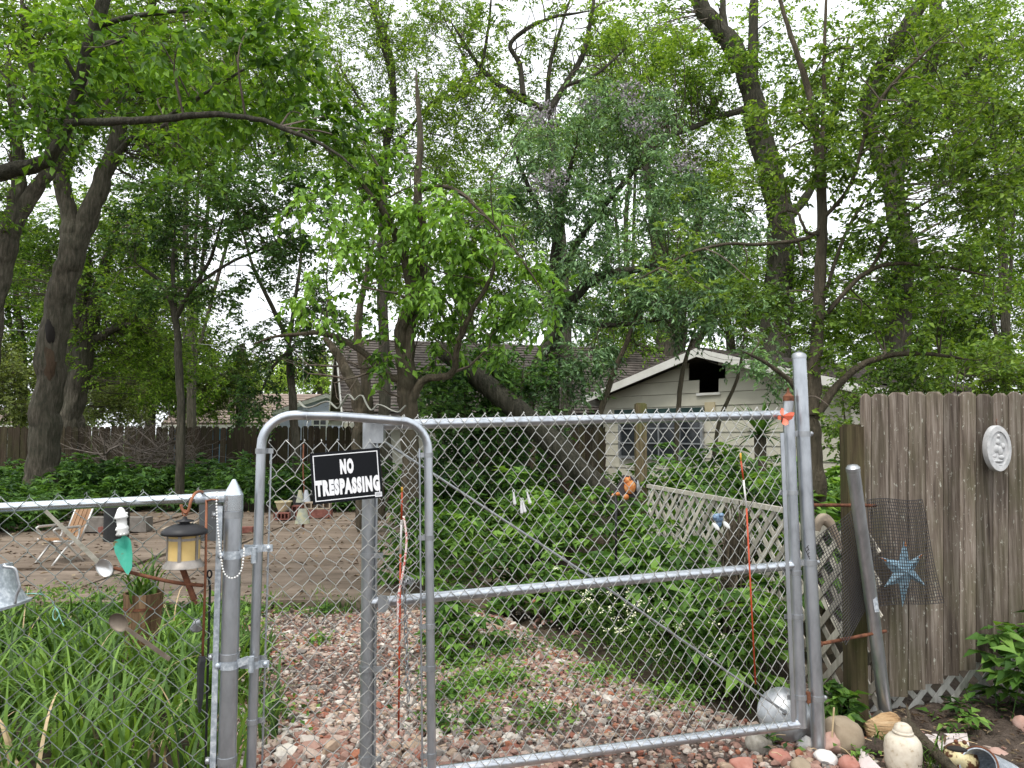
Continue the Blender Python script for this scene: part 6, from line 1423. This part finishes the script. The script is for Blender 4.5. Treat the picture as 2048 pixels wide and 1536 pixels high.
# dead vine bundle on a stump by the lattice
rng = np.random.default_rng(190); vs = thing('vine_stump', 'shaggy brown stump wrapped in dead vines between the lattice panels', 'stump', P(1472, 1260, 4.25) * V3(1, 1, 0))
p0 = vs.location; c_ = np.array(p0); MB().tube([c_, c_ + V3(-.01, 0, .5), c_ + V3(-.02, 0, .92)], [.045, .04, .03], 10).build('stump', M['bark_brown'], vs, True); b = MB()
for k in range(110):
    a, z0, z1 = rng.uniform(0, 6.28), rng.uniform(.02, .6), 0; z1 = min(z0 + rng.uniform(.2, .6), 1.02); r_ = rng.uniform(.04, .075)
    pts = [c_ + V3(r_ * math.cos(a + q_ * .6), r_ * math.sin(a + q_ * .6), z0 + (z1 - z0) * q_) + rng.normal(size=3) * .012 for q_ in np.linspace(0, 1, 5)]
    if rng.uniform() < .3: pts[-1] = pts[-1] + rng.normal(size=3) * .08
    b.tube(pts, rng.uniform(.002, .006), 4, caps=False)
b.build('dead_vines', M['bark_brown'], vs)

# ---------------------------------------------------------------- netting, star, plaque on the board fence
M['net'] = simple('black plastic net', flat2((.028, .026, .028), .15), 20, .5, bmp=0)
def net(label, corners, nu, nv, r=.0017, bulge=.02, wav=.006):
    q = np.array(corners); b = MB(); rng = np.random.default_rng(nu)
    def pt(u, v): 
        base = q[0] * (1 - u) * (1 - v) + q[1] * u * (1 - v) + q[2] * u * v + q[3] * (1 - u) * v
        return base + V3(0, -bulge * math.sin(math.pi * u) * math.sin(math.pi * v) + wav * math.sin(7 * u + 3 * v), 0) + V3(wav * math.sin(5 * v + 1), 0, wav * math.sin(6 * u))
    for i in range(nu + 1): b.tube([pt(i / nu, t) for t in np.linspace(0, 1, 9)], r, 4, caps=False)
    for j in range(nv + 1): b.tube([pt(t, j / nv) + V3(0, -.0006, 0) for t in np.linspace(0, 1, 9)], r, 4, caps=False)
    return b.build('plastic_netting', M['net'], top=(label, 'netting'))
net('black plastic netting hanging on the boards over the blue star', [P(1732, 1000, 3.57), P(1843, 998, 3.67), P(1888, 1204, 3.66), P(1752, 1213, 3.53)], 27, 33)
net('black plastic netting flap stretched across the lattice beside the gate post', [P(1608, 1098, 3.32), P(1716, 1006, 3.49), P(1748, 1190, 3.56), P(1692, 1290, 3.42)], 24, 36, bulge=.03)
# star
M['starblue'] = simple('pale blue star metal', [(.3, (.2, .36, .47)), (.55, (.36, .54, .66)), (.72, (.5, .66, .76)), (.8, (.3, .14, .08))], 22, .5, .1, bmp=.1)
SD = 3.66; sc0 = P(1808, 1142, SD); k3 = SD / F
st = thing('metal_star', 'pale blue metal star with dark scrolls on the board fence behind netting', 'star', P(1806, 1213, SD))
tips = [(1809, 1078), (1846, 1106), (1852, 1172), (1805, 1214), (1768, 1174), (1759, 1114)]
inn = [(1819, 1122), (1828, 1140), (1821, 1158), (1797, 1166), (1786, 1146), (1797, 1122)]
ring = []
for t_, n_ in zip(tips, inn): ring += [P(*t_, SD), P(*n_, SD)]
ring = np.array(ring); mid = sc0 + V3(0, -.03, 0); n = len(ring); i = np.arange(n); j = (i + 1) % n
b = MB(); b.add(np.concatenate([ring, [mid], [sc0 + V3(0, .008, 0)]]), [np.stack([i, j, np.full(n, n)], 1), np.stack([j, i, np.full(n, n + 1)], 1)]); b.build('star_body', M['starblue'], st)
b = MB()
for k, (t_, n_) in enumerate(zip(tips, inn)):
    for fr, sc2 in ((.42, 1.), (.66, .55)):
        c_ = sc0 + (P(*t_, SD) - sc0) * fr + V3(0, -.03 * (1 - fr) - .0035, 0); a0_ = math.atan2(t_[1] - 1142, t_[0] - 1808)
        sp_ = [c_ + V3(math.cos(a0_ + 1 + q_) * .0022 * sc2 * (1 + q_ * .42), 0, -math.sin(a0_ + 1 + q_) * .0022 * sc2 * (1 + q_ * .42)) for q_ in np.linspace(0, 7.5, 16)]
        b.tube(sp_, .0011 * (.7 + .3 * sc2), 5, caps=False)
b.build('scrolls', M['black'], st)
b = MB()
for t_ in (tips[0], tips[1], tips[5]):
    e_ = P(*t_, SD); d_ = nrm(sc0 - e_); s_ = nrm(np.cross(d_, V3(0, 1, 0))); b.prism([e_ + V3(0, -.001, 0), e_ + d_ * .03 + s_ * .006 + V3(0, -.008, 0), e_ + d_ * .036 + V3(0, -.0105, 0), e_ + d_ * .03 - s_ * .006 + V3(0, -.008, 0)], (0, -.001, 0))
b.build('rusty_tip', M['rustorange'], st)
# plaque
M['stone'] = simple('pale cast stone', [(.3, (.33, .335, .33)), (.5, (.46, .465, .47)), (.75, (.58, .57, .56))], 26, .85, bmp=.25)
PD = 3.83; pcx = P(1994, 897, PD); k3 = PD / F
pl = thing('oval_plaque', 'pale oval stone plaque with worn relief hung on the board fence', 'plaque', P(1994, 944, PD))
Rp = np.stack([nrm(V3(1, .2, 0)), UP, nrm(np.cross(nrm(V3(1, .2, 0)), UP))], 1)
b = MB(); nseg = 40
prof = [(1., .03), (1., .0), (.97, -.008), (.74, -.009), (.7, -.002), (.02, -.003)]
V = np.array([[pcx + Rp @ V3(29 * k3 * f_ * math.cos(a), 46 * k3 * f_ * math.sin(a) + (0 if f_ > .72 else .006), 0) + V3(0, z_ - .012, 0) for a in np.linspace(0, 2 * math.pi, nseg, endpoint=False)] for f_, z_ in prof]).reshape(-1, 3)
i = np.arange(len(prof) - 1)[:, None]; j = np.arange(nseg)[None]; b.add(V, [np.stack([i * nseg + j, i * nseg + (j + 1) % nseg, (i + 1) * nseg + (j + 1) % nseg, (i + 1) * nseg + j], -1).reshape(-1, 4), np.arange(nseg)[None] + 0]); b.build('oval_slab', M['stone'], pl, 'auto')
b = MB(); rng = np.random.default_rng(200)
for (x, y, rx, ry) in ((1996, 872, 4, 4), (1995, 884, 6, 6), (1990, 898, 9, 9), (2000, 902, 6, 10), (1986, 912, 8, 5), (2002, 914, 7, 5), (1993, 922, 14, 3), (1982, 893, 4, 6), (2006, 892, 4, 6), (1994, 930, 11, 2)):
    b.ball(P(x, y, PD - .014), (rx * k3, .009, ry * k3), 10, 7, jit=.05, rng=rng)
b.build('relief', M['stone'], pl, True)
b = MB(); b.tube([P(1994, 852, PD - .01), P(1992, 843, PD - .015), P(1994, 838, PD - .005)], .0018, 5); b.build('hanger', M['rust'], pl)

# ---------------------------------------------------------------- rocks and bits at the lower right
M['rock_tan'] = simple('tan rock', [(.3, (.2, .155, .105)), (.6, (.32, .26, .19)), (.8, (.42, .36, .28))], 7, .92, bmp=.5)
M['rock_grey'] = simple('mottled grey rock', [(.3, (.17, .155, .13)), (.5, (.28, .26, .22)), (.75, (.42, .4, .36))], 22, .92, bmp=.6)
M['rock_pink'] = simple('pink rock', [(.3, (.34, .2, .16)), (.7, (.5, .36, .31))], 12, .92, bmp=.5)
M['rock_white'] = simple('white rock', [(.3, (.58, .56, .53)), (.7, (.72, .7, .68))], 14, .9, bmp=.4)
M['rock_red'] = simple('red brick lump', [(.3, (.28, .11, .08)), (.7, (.42, .22, .18))], 16, .92, bmp=.4)
ICO2 = None
def rock(name, label, px, py, w, h, mat, seed, d=None, cat='rock', D=None, rz=None, ry=0., amp=.13):
    """px,py: bottom centre; w,h in photo pixels"""
    rng = np.random.default_rng(seed); g = G(px, py, .0); D_ = g[1]; k = D_ / F
    V = ICO.copy(); Fc = ICOF
    for it in range(2):                                # subdivide
        e = {}; V = list(V); nf_ = []
        def md(a, c):
            key = (min(a, c), max(a, c))
            if key not in e: e[key] = len(V); V.append(nrm(V[a] + V[c]))
            return e[key]
        for a, c, q in Fc: x, y, z = md(a, c), md(c, q), md(q, a); nf_ += [[a, x, z], [c, y, x], [q, z, y], [x, y, z]]
        Fc = np.array(nf_); V = np.array(V)
    for k2 in range(7):                                 # chip planar facets
        n_ = nrm(rng.normal(size=3)); t_ = rng.uniform(.55, .85); ex = np.maximum(V @ n_ - t_, 0); V = V - ex[:, None] * n_ * .9
    V = V * (1 + rng.normal(size=(len(V), 1)) * .025)
    V = V / (V.max(0) - V.min(0)) * V3(w * k, (d or w) * k, h * k * 1.25)
    V = V @ (rotz(rz if rz is not None else rng.uniform(-.4, .4)) @ roty(ry)).T
    V = V + g + V3(0, (d or w) * k * .4, 0); V[:, 2] += -V[:, 2].min() - h * k * .22
    b = MB(); b.add(V, [Fc]); o = b.build(name, mat, smooth='auto'); tag(o, label, cat); return o
rock('large_rock', 'large tan boulder left of the cream jug', 1700, 1515, 84, 62, M['rock_tan'], 1, ry=.25)
rock('rock', 'pink angular rock at the foot of the gate post', 1676, 1518, 52, 42, M['rock_pink'], 2)
rock('rock', 'pitted grey rock below the drive gate bottom rail', 1525, 1510, 52, 34, M['rock_grey'], 3)
rock('rock', 'brown rounded stone under the gate corner', 1573, 1482, 30, 22, M['rock_tan'], 4)
rock('rock', 'pale grey stone beside the brown stone under the gate corner', 1598, 1487, 30, 20, M['rock_grey'], 5)
rock('rock', 'white smooth stone at the base of the gate post', 1616, 1503, 34, 24, M['rock_white'], 6)
rock('rock', 'broad red brick lump in front of the white stone', 1566, 1530, 42, 22, M['rock_red'], 7)
rock('rock', 'pale speckled stone in front of the pink rock', 1658, 1536, 44, 26, M['rock_white'], 8)
rock('rock', 'rusty red slab end left of the pink tile', 1706, 1548, 40, 26, M['rock_red'], 9)
rock('rock', 'dark round rock between boulder and jug', 1762, 1522, 60, 30, M['dirt'], 10)
rock('rock', 'reddish lump at the bottom edge left of the gate post', 1490, 1548, 46, 24, M['rock_red'], 11)
rock('rock', 'pinkish stone at the right edge on the soil', 2052, 1478, 30, 40, M['rock_pink'], 12)
rock('rock', 'flat reddish stone right of the metal pail', 2010, 1520, 44, 16, M['rock_pink'], 13)
rock('rock', 'tan stone at the bottom edge under the gate post', 1610, 1552, 40, 24, M['rock_tan'], 14)
rock('rock', 'pinkish brick chunk on the soil by the pail', 1580, 1502, 26, 12, M['rock_red'], 15)
# decayed log piece behind the jug
M['rotwood'] = simple('rotten orange wood', [(.3, (.16, .085, .04)), (.45, (.42, .27, .14)), (.75, (.58, .43, .27))], 20, .95, stretch=(.25, 1, 2.5), bmp=1., bdist=.015)
rock('rotten_wood', 'flaky orange rotten wood chunk behind the cream jug', 1775, 1492, 84, 50, M['rotwood'], 16, d=40, cat='wood', rz=.05, ry=-.15)
# slanting driftwood branch
b = MB(); s_ = smooth_path(np.array([np.append(P(x, y, D), r) for x, y, D, r in ((1808, 1440, 3.42, .018), (1826, 1462, 3.36, .026), (1852, 1490, 3.26, .027), (1878, 1512, 3.15, .022), (1908, 1540, 3.02, .018), (1935, 1575, 2.9, .014))]), 4)
rng = np.random.default_rng(210); s_[:, 3] *= 1 + rng.normal(size=len(s_)) * .07; b.tube(s_[:, :3], s_[:, 3], 10); b.tube([P(1816, 1450, 3.4), P(1818, 1430, 3.42), P(1812, 1408, 3.44)], [.012, .007, .002], 6)
b.build('driftwood_branch', M['bark_brown'], smooth='auto', top=('peeled brown branch slanting down right past the cream jug', 'branch'))
# jug
M['jug'] = simple('speckled cream stoneware', [(.3, (.36, .29, .2)), (.42, (.52, .46, .37)), (.7, (.6, .55, .46))], 40, .7, bmp=.15)
jg = G(1806, 1548, .0); jD = jg[1]; kj = jD / F; jc = V3(jg[0], jD, -.01)
ju = thing('cream_jug', 'speckled cream stoneware jug standing among the rocks at lower right', 'jug', jc)
MB().lathe([(.001, 0), (26 * kj, 0), (33 * kj, 25 * kj), (34 * kj, 55 * kj), (32 * kj, 68 * kj), (25 * kj, 77 * kj), (18 * kj, 80 * kj), (16 * kj, 83 * kj), (17 * kj, 88 * kj), (15 * kj, 95 * kj), (9 * kj, 100 * kj), (.001, 101 * kj)], 26, jc, roty(.03)).build('jug_body', M['jug'], ju, True)
b = MB(); b.lathe([(16.5 * kj, 81 * kj), (19 * kj, 83 * kj), (19 * kj, 85 * kj), (16.5 * kj, 87 * kj)], 24, jc, roty(.03), caps=False); b.build('neck_ring', M['jug'], ju, True)
rng = np.random.default_rng(211); b = MB()
for k in range(40):
    a = rng.normal(-1.0, .35); z_ = abs(rng.normal(12, 16)); b.ball(jc + V3(math.cos(a) * 33.5 * kj, math.sin(a) * 33.5 * kj, z_ * kj), (.0035, .0025, .0035), 6, 5)
b.build('dirt_specks', M['dirt'], ju)
# pink tiles
M['pinktile'] = simple('chalky pink tile', [(.3, (.5, .42, .41)), (.7, (.66, .6, .58))], 12, .9, bmp=.2)
b = MB(); b.prism([P(x, y, d) for x, y, d in ((1722, 1496, 3.28), (1762, 1536, 3.1), (1752, 1552, 3.1), (1716, 1532, 3.2))], (.012, .02, -.012)); b.build('broken_tile', M['pinktile'], top=('pale pink broken tile stuck upright left of the jug', 'tile'))
b = MB(); b.prism([P(x, y, d) for x, y, d in ((1850, 1468, 3.5), (1934, 1466, 3.5), (1940, 1498, 3.32), (1862, 1500, 3.32))], (0, .01, -.02)); th_ = b.build('pink_slab', M['pinktile'], top=('flat pale pink slab lying right of the slanting branch', 'slab'))
# yellow-brown broken shell pot
M['shellpot'] = simple('yellow brown glaze', [(.45, (.09, .04, .02)), (.5, (.55, .47, .26)), (.75, (.68, .62, .42))], 18, .6, bmp=.2)
sh = thing('broken_pot', 'broken yellow and brown glazed pot with two small eye knobs beside the pail', 'pot', G(1926, 1532))
c_ = P(1924, 1512, 3.12); k3 = 3.12 / F
MB().lathe([(.01 , 20 * k3), (22 * k3, 14 * k3), (31 * k3, 0), (30 * k3, -14 * k3), (20 * k3, -24 * k3), (.01, -26 * k3)], 16, c_, rotx(.4) @ roty(.15)).build('pot_shell', M['shellpot'], sh, True)
b = MB(); b.ball(P(1914, 1498, 3.03), (20 * k3, .02, 5 * k3), 12, 7, roty(.1)); b.build('mouth', M['dark'], sh, True)  # solid ball whose dark colour paints the shade of an opening
for x in (1912, 1929): MB().ball(P(x, 1483 + (x - 1912) * .1, 3.1), (4 * k3, .01, 4 * k3), 10, 7).build('eye_knob', M['rust'], sh, True)
# pail
pc_ = P(1990, 1545, 2.98); k3 = 2.98 / F
pa = thing('metal_pail', 'blue grey metal pail tipped over at the bottom right corner', 'pail', pc_ * V3(1, 1, 0)); Rq = frame(nrm(V3(-.75, -.35, .5)))
MB().lathe([(.001, -.12), (44 * k3, -.12), (36 * k3, .06), (38 * k3, .066), (38 * k3, .072), (34 * k3, .07), (41 * k3, -.11), (.001, -.112)], 28, pc_ + V3(.01, .06, -.03), Rq).build('pail_body', M['galv_spangle'], pa, 'auto')
t = np.linspace(0, 2 * math.pi, 30); MB().tube([pc_ + V3(.01, .06, -.03) + Rq @ V3(38 * k3 * math.cos(a), 38 * k3 * math.sin(a), .07) for a in t], .004, 6).build('rolled_rim', M['rust'], pa, True)
# round grey lid or dome by the gate corner
ld = thing('metal_dome', 'dull grey metal dome leaning behind the lower right gate corner', 'dome', G(1566, 1462) * V3(1, 1, 0)); Rd = frame(nrm(V3(-.25, -.85, .45)))
MB().lathe([(.118, -.006), (.118, 0), (.1, .02), (.08, .034), (.04, .045), (.015, .048), (.001, .048)], 26, P(1568, 1428, 3.5), Rd).build('dome_shell', M['galv_dull'], ld, 'auto')
MB().lathe([(.012, .045), (.012, .058), (.001, .06)], 10, P(1568, 1428, 3.5), Rd).build('knob', M['galv_dull'], ld, True)
b = MB(); b.prism([P(x, y, 3.47) for x, y in ((1600, 1405), (1623, 1428), (1632, 1490), (1600, 1486), (1590, 1450))], (0, .012, 0)); b.build('flat_sheet', M['galv_dull'], top=('bent flat metal sheet standing between gate corner and gate post', 'metal sheet'))
# curved weathered wood behind the post
b = MB(); s_ = smooth_path(np.array([np.append(P(x, y, 3.5), r) for x, y, r in ((1634, 1062, .014), (1638, 1044, .022), (1648, 1038, .028), (1660, 1048, .024), (1672, 1072, .016), (1682, 1098, .008))]), 4); b.tube(s_[:, :3], s_[:, 3], 9); b.build('curved_driftwood', M['tanboard'], smooth='auto', top=('curved pale driftwood hanging between the gate post and netting', 'driftwood'))
# straws on the rubble
b = MB(); rng = np.random.default_rng(215)
for k in range(26):
    x, y = rng.uniform(1540, 1960), rng.uniform(1478, 1540); a = G(x, y) + UP * rng.uniform(.03, .07); d = rand_unit(rng, 1)[0] * V3(1, .7, .12) * rng.uniform(.05, .16); b.tube([a, a + d * .5 + UP * .006, a + d], .0018, 4)
b.tube([P(1663, 1494, 3.35), P(1668, 1415, 3.36)], .004, 6)
o = b.build('dry_stalks', M['straw'], kind='stuff'); o['label'] = 'dry stalks scattered over the rubble by the gate post'; o['category'] = 'stalks'
b = MB(); base = np.concatenate([np.repeat(G(x, y)[None], n_, 0) + rng.normal(size=(n_, 3)) * V3(.03, .02, 0) for x, y, n_ in ((1760, 1500, 9), (1865, 1548, 22), (1880, 1530, 14))]); blades(rng, base, .2, .006, 5, (.8, 1.4), b); o = b.build('rock_grass', M['blade'], kind='stuff'); o['label'] = 'yellow green grass tufts round the jug'; o['category'] = 'grass'

# ---------------------------------------------------------------- brush pile by the back fence
rng = np.random.default_rng(220); M['deadstick'] = simple('bleached sticks', [(.3, (.06, .048, .04)), (.6, (.14, .118, .1)), (.8, (.28, .25, .225))], 5, .9, bmp=.2, rand=True)
bp = thing('brush_pile', 'tangled pile of bare bleached branches in front of the back fence', 'brush pile', P(280, 900, 15.6) * V3(1, 1, 0))
def stick(mb, x, y, D, az, el, ln, r, k=3):
    p = P(x, y, D); d = V3(math.cos(az) * math.cos(el), .4 * math.sin(az), math.sin(el)); pts = [p]
    for q_ in range(6): d = nrm(d + rng.normal(size=3) * .17); pts.append(pts[-1] + d * ln / 6)
    mb.tube(pts, np.linspace(r, r * .3, 7), 5, caps=False)
    for q_ in range(k):
        s0 = pts[rng.integers(2, 6)]; e = nrm(d + rng.normal(size=3) * .6); mb.tube([s0, s0 + e * ln * .15, s0 + nrm(e + rng.normal(size=3) * .3) * ln * .3], [r * .5, r * .35, r * .15], 4, caps=False)
for k in range(16):
    b = MB(); x = rng.uniform(200, 350); stick(b, x, rng.uniform(900, 935), rng.uniform(15, 16), rng.choice([0., math.pi]) + rng.normal() * .5, abs(rng.normal(.45, .35)), rng.uniform(.7, 1.4), rng.uniform(.01, .024)); b.build('branch', M['deadstick'], bp, True)
b = MB()
for k in range(120): x = rng.uniform(190, 400); stick(b, x, rng.uniform(895, 935), rng.uniform(15, 16.2), rng.choice([0., math.pi]) + rng.normal() * .6, abs(rng.normal(.4, .4)), rng.uniform(.4, 1.3), rng.uniform(.004, .009), 2)
o = b.build('thin_twigs', M['deadstick'], bp); o['kind'] = 'stuff'
# rubble heap behind the gate: pale chips and dead fronds
rock('rock', 'pale broken stone among the weeds behind the brace rod', 985, 1120, 70, 30, M['rock_white'], 31)
rock('rock', 'pinkish stone chunk among the weeds left of the pale broken stone', 930, 1115, 46, 26, M['rock_pink'], 32)
rock('rock', 'small red shard lying in the weeds behind the gate', 1008, 1092, 26, 12, M['rock_red'], 33)
# utility line
b = MB(); a_, c_ = P(420, 690, 22), P(1250, 712, 22); b.tube([a_ + (c_ - a_) * t - UP * .3 * math.sin(math.pi * t) for t in np.linspace(-.6, 1.6, 24)], .006, 4); b.build('overhead_line', M['galv_dull'], top=('thin overhead line strung across behind the trees', 'cable'))
